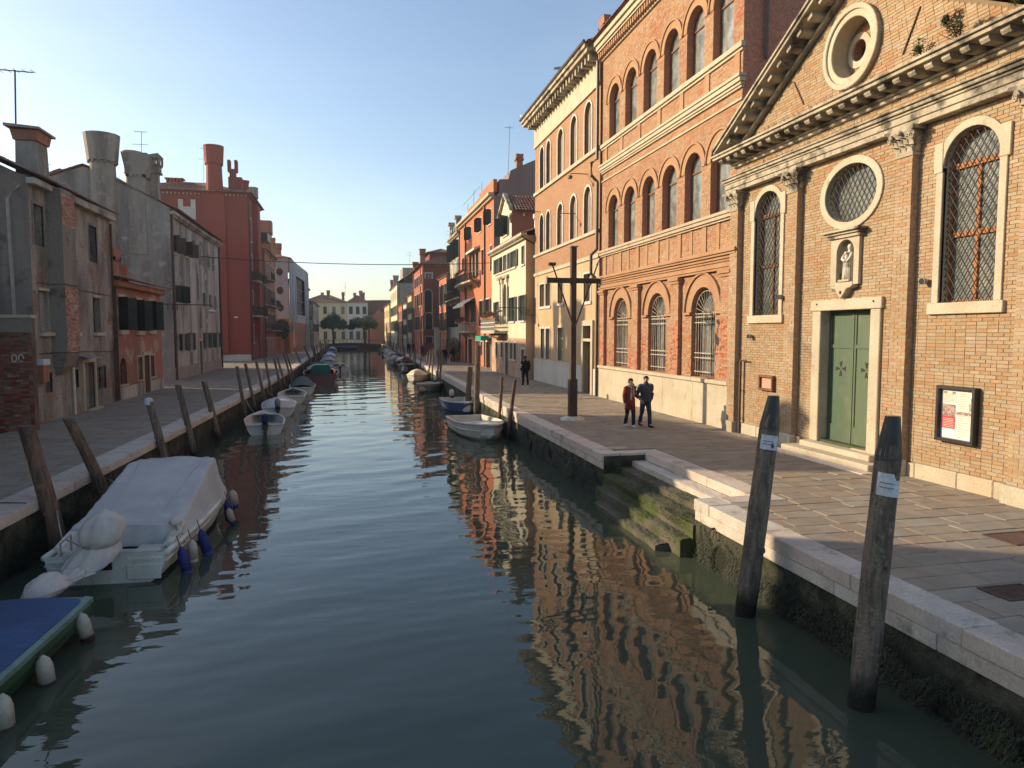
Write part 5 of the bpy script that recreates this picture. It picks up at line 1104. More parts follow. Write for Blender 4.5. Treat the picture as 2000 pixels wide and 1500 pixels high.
# ------------------------------------------------------------------ further houses of the right bank
def rowhouse(name, label, X, y0, y1, zt, wm, sm, rows, depth=7, side=1, roof=True, rise=1.2, sh=None, over=.4, south=None, cat='house', cornice=M.stone, balc=(), frm=M.pale, rail=M.iron, pane=M.glass, hip=False, drains=True):
    fr = FR(X) if side > 0 else FL(X); B = root(name, label, cat, (X, (y0+y1)/2, QZ)); ops = []
    for z0, z1, n, w, kind in rows:
        for i in range(n):
            c = y0+(y1-y0)*(i+.5)/n+R.uniform(-.15, .15); ops.append((c-w/2, c+w/2, z0, z1, kind))
    mb = MB(); shell(mb, fr, y0, y1, QZ-.1, zt, depth, 0, 1, [rect(a, b, max(z0, QZ-.05), z1) for a, b, z0, z1, k in ops], .25)
    build(mb, 'wall', [wm, sm], B)
    for a, b, z0, z1, k in ops:
        if z0 <= QZ: d = build(MB().strip(fr, [(a, z0), (a, z1), (b, z1), (b, z0)], [(a-.12, z0), (a-.12, z1+.12), (b+.12, z1+.12), (b+.12, z0)], -.02, .05), 'door_frame', frm, B); build(MB().box(fr, a, b, z0, z1, -.24, -.18), 'door', M.brownsh, d)
        else: window(B, fr, a, b, z0, z1, 'rect', .2, pane, frm, (.1, frm, .03), (frm, .12, .1), (sh, k) if sh and k else None)
    if cornice: build(MB().box(fr, y0-.05, y1+.05, zt-.2, zt, -.02, .22), 'cornice', cornice, B)
    x0, x1 = (X, X+depth) if side > 0 else (X-depth, X)
    if roof:
        if hip: hip_roof(B, x0, x1, y0, y1, zt+.02, rise, over)
        else: gable_roof(B, x0, x1, y0, y1, zt+.02, rise, 'y', over, pitch=.34 if y0 > 90 else .26)
    for (a0, a1, z) in balc:
        b = build(MB().box(fr, a0, a1, z-.14, z, -.02, .85), 'balcony', M.stoneg, B); rl = MB()
        for k in range(int((a1-a0)/.22)+1): rl.box(fr, a0+.22*k, a0+.22*k+.03, z, z+.95, .78, .82)
        rl.box(fr, a0, a1, z+.93, z+.99, .76, .84); build(rl, 'railing', rail, b)
    if drains: drain(B, [fr(y0+.15, QZ, .08), fr(y0+.15, zt-.2, .08)], .07)
    return B, fr
NG, F = rowhouse('narrow_grey_house', 'narrow grey green house crowned with baroque scrolls and shutters', 12.2, 80.4, 88.9, 15.6, M.green, M.cream2, [(13.0, 15.0, 3, 1.2, 'half'), (8.5, 10.8, 3, 1.2, 'half'), (5.0, 7.6, 3, 1.3, 'half'), (1.1, 3.4, 3, 1.1, None)], sh=M.dgreen, roof=False, balc=((81, 88.5, 8.2),))
mb = MB()
for c in (82.2, 87.6): mb.box(F, c-.3, c+.3, 15.6, 17.4, -.3, .2).box(F, c-.45, c+.45, 17.4, 17.75, -.4, .35)
for c, sg in ((83.2, 1), (86.6, -1)): mb.tube([F(c+sg*(.2+.6*math.cos(t*.45)*(1-t/18)), 16.2+.6*math.sin(t*.45)*(1-t/18), .1) for t in range(15)], .16, 6)
mb.box(F, 80.2, 89.0, 15.55, 15.8, -.1, .4); build(mb, 'scroll_gable', M.stoneg, NG)
S2, F = rowhouse('small_orange_house', 'lower orange house with brown shutters beyond the grey green house', 11.9, 89.0, 97.6, 11.7, M.rtall, M.purp, [(8.0, 10.6, 3, 1.2, 'open'), (4.6, 7.0, 3, 1.1, 'open'), (1.1, 3.6, 3, 1.2, None)], sh=M.brownsh)
# tall dark red brick house whose side wall shows
DX = 10.1; DY = 101.0; F = FR(DX); FSd = FS(DY)
DR = root('dark_red_house', 'dark red brick house with tiled roof and arched side windows', 'house', (DX, 108, QZ))
sa = [(DX+.15+.0, DX+1.05, 5.0, 7.4)]
s_w = [rect(10.4, 11.3, 11.95, 12.7)]; s_a = [arch(10.25, 11.25, 7.1, 9.9), arch(10.35, 11.3, 4.85, 6.7), ]; s_r = [rect(10.35, 11.3, 2.9, 3.8)]
dw_ = [(a, b, z0, z1) for a, b in ((103, 104.2), (106, 107.2), (109.5, 110.7), (113, 114.2)) for z0, z1 in ((11.3, 12.8), (8.3, 10.2), (4.8, 6.8))]
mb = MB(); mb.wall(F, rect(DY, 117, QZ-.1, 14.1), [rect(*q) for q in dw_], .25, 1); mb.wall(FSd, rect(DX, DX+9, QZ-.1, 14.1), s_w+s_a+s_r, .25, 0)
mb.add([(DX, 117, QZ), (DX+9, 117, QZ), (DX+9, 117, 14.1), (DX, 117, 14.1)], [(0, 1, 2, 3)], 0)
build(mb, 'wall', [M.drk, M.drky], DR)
for q in dw_: window(DR, F, *q, 'rect', .2, M.glass, M.dgreen, (.12, M.pale, .03), (M.pale, .12, .1), (M.dgreen, 'open'))
window(DR, FSd, 10.4, 11.3, 11.95, 12.7, 'rect', .2, M.glass, M.pale, (.14, M.pale, .04)); window(DR, FSd, 10.25, 11.25, 7.1, 10.4, 'arch', .2, M.dgreen, M.dgreen, (.14, M.stone, .04), zs=9.9); window(DR, FSd, 10.35, 11.3, 4.85, 7.17, 'arch', .2, M.glass, M.dgreen, (.13, M.stone, .04), zs=6.7); window(DR, FSd, 10.35, 11.3, 2.9, 3.8, 'rect', .2, M.glass, M.dgreen, (.12, M.stone, .04))
hip_roof(DR, DX, DX+9, DY, 117, 14.1, 2.0, .5, .3)
for k in range(18): build(MB().wbox(DX-.2+.5*k, DX+.05+.5*k, DY-.4, DY+.02, 13.75, 13.98), 'modillion', M.pplain, DR)
build(MB().wbox(DX+1.2, DX+5, DY+3, DY+9, 14.6, 16.0), 'dormer', M.drk, DR); hip_roof(DR, DX+1.2, DX+5, DY+3, DY+9, 16.0, .7, .4, .3)
chimney(DR, DX+.1, DY+2.0, 13.9, 16.3, .36, .46, M.terra, zt=15.6); chimney(DR, DX-.2, DY+10, 13.9, 15.2, .36, .5, M.terra, zt=14.6)
for y in (101.4, 105, 116.5): build(MB().box(F, y-.25, y+.25, QZ, 14.0, -.02, .12), 'pilaster', M.drky, DR)
antenna(DX+4.3, DY+5, 15.9, 19.4, 'antenna on the tiled roof of the dark red house', ((.1, .9), (.6, 1.2)))
rowhouse('ochre_house', 'narrow ochre house with dark shutters next beyond the dark red house', 9.9, 117.2, 127, 10.8, M.cream2, M.greyg, [(7.6, 9.6, 3, 1.2, 'open'), (4.4, 6.6, 3, 1.2, 'open'), (1.1, 3.5, 3, 1.3, None)], sh=M.dgreen)
rowhouse('beige_house', 'low beige house with green shutters in the distance', 9.8, 127.2, 137, 9.8, M.white, M.cream2, [(6.8, 8.6, 3, 1.2, 'open'), (4.0, 5.8, 3, 1.2, 'open'), (1.1, 3.3, 3, 1.3, None)], sh=M.dgreen)
rowhouse('distant_red_house', 'bright orange red house far along the sunlit row', 9.7, 137.2, 149, 9.9, M.rtall, M.purp, [(6.8, 8.6, 4, 1.2, None), (4.0, 5.8, 4, 1.2, None), (1.1, 3.3, 3, 1.3, None)])
B, F = rowhouse('pale_tall_house', 'tall pale house at the far end of the sunlit row', 9.6, 149.2, 176, 14.6, M.white, M.chim, [(11.5, 13.4, 7, 1.2, None), (8.2, 10.2, 7, 1.2, 'open'), (4.8, 7.0, 7, 1.2, 'open'), (1.1, 3.5, 5, 1.4, None)], sh=M.dgreen, rise=2.6)
build(MB().wbox(11, 14, 154, 162, 14.6, 18.2), 'roof_room', M.chim, B); chimney(B, 10.0, 174, 14.4, 17.0, .5, .6, M.chim); chimney(B, 10.4, 168, 14.6, 17.6, .5, .7, M.chim)
antenna(12.6, 156, 18.2, 21.8, 'antenna on the roof room of the pale tall house', ((.1, 1.2), (.8, 1.5)))
rowhouse('ochre_end_house', 'last ochre house of the right row before the canal end', 9.4, 176.2, 205, 11.5, M.cream2, M.cream2, [(8.4, 10.2, 6, 1.3, None), (4.8, 7.0, 6, 1.3, None), (1.1, 3.5, 5, 1.5, None)])
# low wall and gate pier beside the dark red house
gw = root('garden_wall', 'pale plastered garden wall beside the dark red house', 'wall', (11.8, 99, QZ)); build(MB().wbox(11.3, 13.5, 98.2, 98.8, QZ-.05, 4.9), 'wall', M.white, gw); build(MB().wbox(11.15, 13.65, 98.1, 98.9, 4.902, 5.1), 'coping', M.stone, gw)
# ------------------------------------------------------------------ left bank: grey stucco house with the chimney breast
LX = -10.7; F = FL(LX)
H1 = root('grey_stucco_house', 'worn grey stucco house with brick chimney breast at the left', 'house', (LX, 32, QZ))
ha, hb, hz = 27.75, 36.2, 9.75
wU = [(28.08, 28.9, 7.42, 8.85), (30.92, 31.5, 7.38, 8.85), (33.5, 34.4, 7.36, 8.9)]
wM = [(28.2, 29.0, 4.37, 5.84), (31.08, 31.72, 4.37, 5.88), (33.64, 34.5, 4.37, 5.86)]
wG = [(28.45, 29.02, 2.2, 2.9), (31.04, 31.6, 2.17, 2.9), (33.9, 34.88, 1.9, 2.87)]; dG = (32.18, 33.42, QZ-.02, 3.12)
mb = MB(); mb.wall(F, rect(ha, hb, QZ-.1, hz), [rect(*q) for q in wU+wM+wG+[dG]], .3, 0, 0)
mb.wall(FS(ha), [(LX-9, QZ-.1), (LX, QZ-.1), (LX, hz), (LX-.2, hz), (LX-4.5, hz+2.1), (LX-9, hz)], [], .1, 1)
mb.wall(FS(hb), [(LX-9, QZ-.1), (LX, QZ-.1), (LX, hz), (LX-.2, hz), (LX-4.5, hz+2.1), (LX-9, hz)], [], .1, 1)
mb.add([(LX-9, ha, QZ), (LX-9, hb, QZ), (LX-9, hb, hz), (LX-9, ha, hz)], [(0, 1, 2, 3)], 1)
build(mb, 'wall', [M.h1, M.h1s], H1)
for i, q in enumerate(wU): window(H1, F, *q, 'rect', .22, M.blind if i == 0 else M.glass, M.brownsh if i else M.blind, (.1, M.h1s, .02), mull=0 if i else 1)
for i, q in enumerate(wM):
    w = window(H1, F, *q, 'rect', .22, M.glass, M.brownsh, None, (M.stone, .14, .16), None, lintel=(M.stone, .06, .1, .06))
    if i < 2: build(MB().box(F, q[0]+(q[1]-q[0])*.5, q[1]-.02, q[2]+.02, q[3]-.02, -.16, -.12), 'shutter', M.pipel, w)
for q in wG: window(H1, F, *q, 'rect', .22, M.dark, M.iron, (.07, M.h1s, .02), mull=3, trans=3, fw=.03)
d = build(MB().strip(F, [(dG[0], QZ), (dG[0], dG[3]), (dG[1], dG[3]), (dG[1], QZ)], [(dG[0]-.14, QZ), (dG[0]-.14, dG[3]+.14), (dG[1]+.14, dG[3]+.14), (dG[1]+.14, QZ)], -.05, .07), 'door_frame', M.stone, H1, bevel=.01)
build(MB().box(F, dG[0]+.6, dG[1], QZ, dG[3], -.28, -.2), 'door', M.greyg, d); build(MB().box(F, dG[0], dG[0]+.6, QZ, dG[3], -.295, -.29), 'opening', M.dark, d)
build(MB().box(F, dG[0]-.1, dG[1]+.1, QZ, QZ+.06, .07, .3), 'doorstep', M.stone, d)
build(MB().poly(FS(31.6), [(LX, 3.45), (LX+.55, 3.35), (LX+.55, 3.31), (LX, 3.4)], -1.1, 0), 'door_hood', M.pipel, H1)
# chimney breast
sb = MB(); s0, s1, sd = 29.15, 30.4, .52
sb.box(F, s0, s1, 3.55, 9.6, -.05, sd); sb.loft([[F(s0+.25, 2.8, 0), F(s1-.25, 2.8, 0), F(s1-.25, 2.8, .1), F(s0+.25, 2.8, .1)], [F(s0+.1, 3.1, 0), F(s1-.1, 3.1, 0), F(s1-.1, 3.1, .34), F(s0+.1, 3.1, .34)], [F(s0, 3.55, 0), F(s1, 3.55, 0), F(s1, 3.55, sd), F(s0, 3.55, sd)]])
cbs = build(sb, 'chimney_breast', M.h1s, H1)
M.sbrick = mat('exposed_brick', (.36, .185, .12), (.42, .25, .18), (.24, .13, .1), s1=1.2, s2=2, island=.3, bs=40, rough=.95)
bricks(cbs, F, lambda z: [(s0, s1)] if 3.6 < z < 6.0 or 8.3 < z < 9.4 else [], 3.6, 9.5, None, M.sbrick, d0=sd)
chimney(H1, LX-.65, 29.95, 9.7, 11.65, .36, .46, M.chim, band=False, zt=11.3, pot=M.terra, dy=.5); build(MB().poly(FS(29.95), [(LX-1.25, 11.72), (LX-.1, 11.66), (LX-.1, 11.74), (LX-1.25, 11.82)], -.75, .75), 'chimney_cap', M.chim, H1)
rm = MB(); roofslope(rm, (LX+.35, ha-.2, hz-.02), (LX+.35, hb+.1, hz-.02), (LX-4.5, hb+.1, hz+2.25), (LX-4.5, ha-.2, hz+2.25)); roofslope(rm, (LX-9.35, ha-.2, hz-.02), (LX-9.35, hb+.1, hz-.02), (LX-4.5, hb+.1, hz+2.25), (LX-4.5, ha-.2, hz+2.25)); build(rm, 'roof', M.tile, H1, recalc=False)
build(MB().box(F, ha-.1, s0-.02, hz-.32, hz-.1, -.02, .28).box(F, s1+.02, hb, hz-.32, hz-.1, -.02, .28), 'eaves_cornice', M.greyc, H1, bevel=.02)
drain(H1, [(LX-.55, ha-.08, 4.95), (LX-.6, ha-.08, 8.9), (LX-.2, ha-.1, 9.35)], .06, M.pipel); drain(H1, [(LX-.55, ha-.08, 4.0), (LX-.55, ha-.08, 4.95)], .075)
drain(H1, [F(30.85, QZ, .1), F(30.85, 3.0, .1)], .055, M.pale); drain(H1, [F(36.05, 1.2, .09), F(36.05, 9.3, .09)], .05, M.rust)
for (a0, a1, z0, z1) in ((28.1, 36.0, 6.12, 6.02), (28.0, 36.0, 3.62, 3.5)): build(MB().tube([F(a0, z0, .03), F(s0-.05, z0-.01, .03), F(s0-.02, z0, .56), F(s1+.02, z0, .56), F(s1+.05, z0, .03), F(a1, z1, .03)], .014, 4), 'cable', M.iron, H1)
t = root('wall_shrine', 'small wall box with white hood on the grey stucco corner', 'shrine', F(28.05, 2.9, .1)); build(MB().box(F, 27.8, 28.3, 2.62, 3.2, .0, .2), 'box', M.terra, t); build(MB().box(F, 27.76, 28.34, 3.2, 3.42, 0, .24), 'hood', M.paper, t, bevel=.02)
antenna(-11.7, 29.5, 10.3, 13.75, 'tall guyed antenna mast at the far left roof', ((.05, 1.6),), r=.03)
# brick garden wall facing the camera
GW = root('brick_wall', 'low dark red brick wall with stone coping and painted loops', 'wall', (-12, 26.2, QZ)); gy = 26.0; F2 = FS(gy)
build(MB().wbox(-22, -10.12, gy, gy+.3, QZ-.1, 4.82), 'wall', M.gmortar, GW)
bricks(GW, F2, lambda z: [(-20, -10.12)], QZ+.02, 4.35, M.gbrick1, M.gbrick, 300, jitter=.012)
build(MB().wbox(-22, -10.08, gy-.06, gy+.34, 4.822, 4.93), 'coping', M.stone, GW, bevel=.01); build(MB().wbox(-22, -10.11, gy-.03, gy, 4.36, 4.82), 'render_band', M.h1s, GW)
gmk = MB()
for cx in (-10.64, -10.44):
    gmk.strip(F2, ell(cx, 3.53, .055, .10, 14), ell(cx, 3.53, .085, .135, 14), .012, .02, closed=True)
build(gmk, 'painted_loops', M.pale, GW)
# house beyond the left edge of the frame: its shadow falls on the near quay
rowhouse('plastered_house', 'plastered house outside the left edge of the view', -10.9, 4.0, 18.6, 10.6, M.greyg, M.h1s, [(7.2, 8.9, 5, .9, None), (4.2, 5.9, 5, .9, None), (1.1, 3.2, 4, 1.1, None)], side=-1, depth=8, rise=1.8)
rowhouse('added_shade_block', 'low plastered block added unseen beyond the left edge to shade the boat', -10.95, 18.7, 24.6, 6.6, M.greyg, M.h1s, [(3.9, 5.4, 2, .9, None)], side=-1, depth=6, rise=1.0)  # unseen block added to keep sun off the covered boat and left kerb
# ------------------------------------------------------------------ small salmon house
F = FL(LX)
SR = root('salmon_house', 'small salmon red two storey house with black shutters', 'house', (LX, 40.5, QZ)); sa_, sb_ = 36.3, 44.75
wS = [(37.05, 38.05, 4.48, 6.06), (39.85, 40.85, 4.45, 6.04), (42.15, 43.15, 4.49, 6.08)]
wA = (36.88, 37.88, 1.88, 3.1); wB = [(39.78, 40.62, 1.92, 3.1), (42.1, 42.95, 1.95, 3.1)]; dS = (40.85, 41.9, QZ-.02, 3.15)
mb = MB(); shell(mb, F, sa_, sb_, QZ-.1, 6.85, 6, 0, 0, [rect(*q) for q in wS+wB+[dS]]+[arch(wA[0], wA[1], wA[2], wA[3]-.45)], .25); build(mb, 'wall', [M.sred, M.sred], SR)
for q in wS: window(SR, F, *q, 'rect', .2, M.glass, M.dgreen, None, (M.stone, .2, .12), (M.dgreen, 'ajar'), lintel=(M.stone, .08, .14, .06))
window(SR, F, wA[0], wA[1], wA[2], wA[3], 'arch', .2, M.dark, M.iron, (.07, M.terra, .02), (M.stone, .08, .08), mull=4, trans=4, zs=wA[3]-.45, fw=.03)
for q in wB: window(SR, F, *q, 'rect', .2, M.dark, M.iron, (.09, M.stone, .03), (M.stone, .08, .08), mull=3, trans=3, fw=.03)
d = build(MB().strip(F, [(dS[0], QZ), (dS[0], dS[3]), (dS[1], dS[3]), (dS[1], QZ)], [(dS[0]-.12, QZ), (dS[0]-.12, dS[3]+.2), (dS[1]+.12, dS[3]+.2), (dS[1]+.12, QZ)], -.05, .06), 'door_frame', M.stone, SR); build(MB().box(F, dS[0], dS[1], QZ, dS[3], -.22, -.16), 'door', M.brownsh, d)
build(MB().box(F, sa_+.02, dS[0]-.14, QZ-.05, 1.75, -.02, .04).box(F, dS[1]+.14, sb_-.02, QZ-.05, 1.75, -.02, .04), 'base_render', M.greyc, SR)
rm = MB(); roofslope(rm, (LX+.55, sa_-.1, 6.85), (LX+.55, sb_+.15, 6.85), (LX-5, sb_+.15, 8.4), (LX-5, sa_-.1, 8.4)); build(rm, 'roof', M.tile, SR, recalc=False)
build(MB().box(F, sa_, sb_, 6.5, 6.8, -.02, .3), 'eaves_cornice', M.sred, SR, bevel=.05)
chimney(SR, LX-.6, 37.6, 6.8, 8.35, .42, .5, M.terra, zt=7.95); chimney(SR, LX-.4, 39.6, 6.9, 7.75, .14, .17, M.terra, band=False, zt=7.6)
drain(SR, [F(36.42, 1.2, .08), F(36.42, 6.6, .08)], .05)
t = root('street_lamp', 'wall lamp on a long arm reaching past the salmon house', 'lamp', F(44.3, 5.85, 0))
lb = MB().tube([F(44.3, 6.0, 0), F(43.6, 5.95, 1.8), F(42.8, 5.9, 3.1), F(42.8, 5.75, 3.12)], .025, 5)
for k in range(4): lb.tube([F(44.2-.2*k+.12*math.cos(a*.6), 5.78+.14*math.sin(a*.6), .25+.3*k) for a in range(12)], .016, 4)
build(lb, 'bracket', M.iron, t); lc = F(42.8, 5.52, 3.12); build(MB().lathe([(.04, .22), (.06, .12), (.24, .05), (.24, 0), (.05, -.07)], lc, 10), 'lamp_head', M.pale, t)
# ------------------------------------------------------------------ grey house with funnel chimneys
GX = -11.55; F = FL(GX); GY = 51.4
GH = root('grey_funnel_chimney_house', 'grey plastered house with big funnel chimneys on its gable wall', 'house', (GX, 60, QZ)); gz_ = 12.6
rows3 = [(50.9+.9, 53.0, 9.75, 10.85), (55.3, 56.7, 9.85, 10.85), (58.3, 59.2, 10.5, 11.35), (63.9, 65.0, 9.8, 10.85), (66.0, 66.9, 9.7, 10.9)]
rows2 = [(52.0, 52.9, 6.42, 7.55), (53.5, 54.6, 6.42, 7.6), (55.8, 56.8, 6.5, 7.7), (61.5, 62.6, 6.45, 7.58), (64.1, 65.2, 6.45, 7.55), (66.5, 67.4, 6.45, 7.55)]
rows1 = [(52.1, 53.0, 3.12, 4.25), (53.6, 54.7, 3.1, 4.28), (56.0, 57.4, 3.06, 4.35), (61.8, 63.2, 3.1, 4.35), (64.3, 65.3, 3.1, 4.35), (66.8, 68.2, 3.05, 4.35)]
slim = [(59.4, 60.1, 6.9, 8.9), (60.2, 60.8, 4.7, 6.4)]; dGh = (59.3, 60.5, QZ-.02, 3.7)
aG = (60.5, 62.2, 9.7, 11.4)
mb = MB(); mb.wall(F, rect(GY, 69.2, QZ-.1, gz_), [rect(*q) for q in rows3+rows2+rows1+slim+[dGh]], .25, 0, 0)
mb.wall(FS(GY), [(-23, QZ-.1), (GX, QZ-.1), (GX, gz_), (-14.6, 14.4), (-16.6, 15.0), (-23, 12.6)], [], .1, 1)
mb.add([(-23, 69.2, QZ), (GX, 69.2, QZ), (GX, 69.2, gz_), (-16.6, 69.2, 15), (-23, 69.2, gz_)], [(0, 1, 2, 3, 4)], 1)
build(mb, 'wall', [M.greyc, M.greyg], GH)
for i, q in enumerate(rows3): window(GH, F, *q, 'rect', .2, M.glass, M.brownsh, None, (M.stone, .1, .1), (M.brownsh, 'ajar') if i in (0, 1) else None)
for i, q in enumerate(rows2): window(GH, F, *q, 'rect', .2, M.glass, M.dgreen, None, (M.stone, .1, .1), (M.dgreen, 'half' if i < 2 else 'shut'))
for i, q in enumerate(rows1): window(GH, F, *q, 'rect', .2, M.glass, M.dgreen, None, (M.stone, .1, .1), (M.dgreen, 'open'))
for q in slim: window(GH, F, *q, 'rect', .2, M.glass, M.brownsh, None, (M.stone, .1, .08), mull=0)
build(MB().strip(F, arch(aG[0], aG[1], aG[2], 10.6), arch(aG[0]-.14, aG[1]+.14, aG[2], 10.6), -.02, .05).sheet(F, arch(aG[0], aG[1], aG[2], 10.6), .012), 'blind_arch', M.greyg, GH)
d = build(MB().strip(F, [(dGh[0], QZ), (dGh[0], dGh[3]), (dGh[1], dGh[3]), (dGh[1], QZ)], [(dGh[0]-.15, QZ), (dGh[0]-.15, dGh[3]+.2), (dGh[1]+.15, dGh[3]+.2), (dGh[1]+.15, QZ)], -.05, .06), 'door_frame', M.stone, GH); build(MB().box(F, dGh[0], dGh[1], QZ, dGh[3], -.2, -.14), 'door', M.pipel, d)
build(MB().box(F, GY+.05, dGh[0]-.16, QZ-.05, 2.0, -.02, .05).box(F, dGh[1]+.16, 69.15, QZ-.05, 2.0, -.02, .05), 'base_render', mat('pinkish_base', (.36, .29, .24), (.3, .25, .21), (.2, .18, .15), s1=1, streak=True), GH)
rm = MB(); roofslope(rm, (GX+.5, GY-.1, gz_-.1), (GX+.5, 69.4, gz_-.1), (-16.6, 69.4, 15.15), (-16.6, GY-.1, 15.15)); roofslope(rm, (-23.4, GY-.1, gz_-.1), (-23.4, 69.4, gz_-.1), (-16.6, 69.4, 15.15), (-16.6, GY-.1, 15.15)); build(rm, 'roof', M.tile, GH, recalc=False)
build(MB().box(F, GY, 69.3, gz_-.42, gz_-.2, -.02, .34), 'eaves_cornice', M.greyc, GH, bevel=.03)
for k in range(56): y = GY+.2+.315*k; build(MB().box(F, y, y+.12, gz_-.56, gz_-.421, -.02, .24), 'modillion', M.greyc, GH)
drain(GH, [F(GY+.2, 1.2, .09), F(GY+.2, gz_-.3, .09)], .085); drain(GH, [F(69.0, 1.2, .09), F(69.0, gz_-.3, .09)], .085)
chimney(GH, -15.45, GY+.05, 6.8, 17.05, .80, 1.08, M.chim, True, zt=15.35); chimney(GH, -13.5, GY+.46, 9.5, 16.0, .52, .78, M.chim, False, zt=14.65); chimney(GH, -14.75, 55.5, 13.9, 17.0, .48, .66, mat('ochre_chimney', (.34, .26, .17), (.26, .2, .14), None, s1=1.2, streak=True), True, zt=15.6)
# square chimney with pierced crown
cc = MB().wbox(-13.05, -12.45, 52.5, 53.1, 12.6, 15.5).wbox(-13.2, -12.3, 52.35, 53.25, 15.0, 15.15).wbox(-13.15, -12.35, 52.4, 53.2, 15.152, 15.5).wbox(-13.22, -12.28, 52.33, 53.27, 15.502, 15.62)
for k in range(4):
    x = -13.2+.28*k; cc.wbox(x, x+.12, 52.35, 52.5, 15.62, 16.0).wbox(x, x+.12, 53.1, 53.25, 15.62, 16.0)
cc.wbox(-13.25, -12.25, 52.3, 53.3, 16.0, 16.12); cc.poly(FS(52.3), [(-13.3, 16.12), (-12.2, 16.12), (-12.35, 16.3)], -1, 0); build(cc, 'chimney', M.chim, GH, label='square chimney with a pierced crown')
antenna(-15.4, 60, 14.7, 19.6, 'forked antenna behind the small funnel chimney', ((.05, 1.0), (1.0, 1.2))); antenna(-22.0, 60, 13.5, 18.2, 'antenna over the gable beside the capped chimney', ((.05, .8), (1.4, 1.0)))
bk = root('back_house', 'plain grey gabled house showing above the stucco house roof', 'house', (-21, 58, QZ)); mb = MB(); mb.poly(FS(58), [(-26.5, QZ), (-17.5, QZ), (-17.5, 14.6), (-20.2, 16.0), (-24, 14.2), (-26.5, 13.2)], -6, 0); build(mb, 'wall', M.greyg, bk)
rm = MB(); roofslope(rm, (-17.2, 57.8, 14.6), (-17.2, 64, 14.6), (-20.2, 64, 16.1), (-20.2, 57.8, 16.1)); roofslope(rm, (-26.6, 57.8, 13.1), (-26.6, 64, 13.1), (-20.2, 64, 16.1), (-20.2, 57.8, 16.1)); build(rm, 'roof', M.tile, bk, recalc=False)
# ------------------------------------------------------------------ tall red house
BXr, BY = -11.2, 86.5; F = FL(BXr); FSr = FS(BY)
RH = root('tall_red_house', 'tall dark red house with funnel chimneys and balconies to the canal', 'house', (BXr, 92, QZ)); bz = 20.2
wR = [(88.0, 89.2, z0, z1) for z0, z1 in ((15.0, 17.6), (10.6, 13.4), (6.6, 9.2), (3.2, 5.2))]+[(93.6, 94.9, z0, z1) for z0, z1 in ((15.2, 17.4), (10.8, 13.2), (6.8, 9.0), (1.1, 4.2))]
mb = MB(); mb.wall(F, rect(BY, 97.4, QZ-.1, bz), [rect(a, b, max(z0, QZ-.05), z1) for a, b, z0, z1 in wR], .3, 0, 0); mb.wall(FSr, rect(-25, BXr, QZ-.1, bz), [], .1, 0)
mb.add([(-25, 97.4, QZ), (BXr, 97.4, QZ), (BXr, 97.4, bz), (-25, 97.4, bz)], [(0, 1, 2, 3)], 0); build(mb, 'wall', M.bred, RH)
build(MB().box(FSr, -15.9, -13.6, 1.9, bz-.3, -.02, .28), 'chimney_breast', M.bred, RH); build(MB().box(FSr, -25, BXr, QZ-.05, 1.85, -.02, .06), 'base_course', M.gpl, RH)
for a, b, z0, z1 in wR:
    if z0 < 2: build(MB().box(F, a, b, z0, z1, -.25, -.2), 'door', M.brownsh, RH)
    else: window(RH, F, a, b, z0, z1, 'rect', .25, M.curtain, M.pale, (.14, M.pale, .04), (M.pale, .12, .1))
for z in (10.4, 6.4): 
    for a0, a1 in ((87.4, 90.2), (93.0, 95.6)):
        b = build(MB().box(F, a0, a1, z-.2, z, -.02, 1.0), 'balcony', M.stoneg, RH); rl = MB()
        for k in range(int((a1-a0)/.2)+1): rl.box(F, a0+.2*k, a0+.2*k+.03, z, z+1, .93, .96)
        rl.box(F, a0, a1, z+1, z+1.06, .9, .98).box(F, a0, a0+.04, z, z+1.06, 0, .95); build(rl, 'railing', M.iron, b)
mb = MB(); mb.box(F, 90.6, 93.0, 4.0, 19.6, -.02, .6); build(mb, 'chimney_breast', M.bred, RH)
hip_roof(RH, -25, BXr, BY, 97.4, bz, 1.9, .5, .3); build(MB().box(FSr, -25.1, BXr+.1, bz-.3, bz-.12, -.02, .3).box(F, BY, 97.4, bz-.3, bz-.12, -.02, .3), 'eaves_cornice', M.bred, RH)
for k in range(34): build(MB().box(FSr, -25+.41*k, -24.8+.41*k, bz-.45, bz-.302, -.02, .26), 'modillion', M.stone, RH)
chimney(RH, -14.75, BY+.6, bz-.2, 25.3, .88, 1.12, M.bred, True, zt=23.3)
tc_ = MB().wbox(-13.35, -11.9, BY+1, BY+2.2, bz, 22.1).wbox(-13.2, -12.55, BY+1.1, BY+1.8, 22.1, 22.7).wbox(-13.4, -12.35, BY+1, BY+1.9, 22.702, 23.0).wbox(-13.4, -13.1, BY+1, BY+1.9, 23.0, 24.0).wbox(-12.65, -12.35, BY+1, BY+1.9, 23.0, 24.0); build(tc_, 'chimney', M.bred, RH, label='red chimney with two horns')
chimney(RH, -11.9, BY+3.5, bz, 22.2, .35, .55, M.bred, True, zt=21.4); chimney(RH, -11.55, BY+7.5, bz-1, 22.2, .6, .68, M.chim, True, zt=21)
mb = MB().wbox(-20.3, -18.7, BY+3, BY+4, bz+.6, 21.6)
for k in range(5): mb.wbox(-20.35+.36*k, -20.17+.36*k, BY+2.95, BY+4.05, 21.6, 21.95)
mb.wbox(-20.5, -18.5, BY+2.9, BY+4.1, 21.952, 22.1); build(mb, 'chimney', M.terra, RH, label='low pierced chimney on the red house roof')
gm_ = MB().poly(FSr, [(-18.5, 17.0), (-16.7, 17.0), (-16.7, 19.2), (-17.2, 19.2), (-17.2, 18.4), (-18.0, 18.4), (-18.0, 19.2), (-18.5, 19.2)], .01, .05); build(gm_, 'pale_patch', M.gpl, RH)
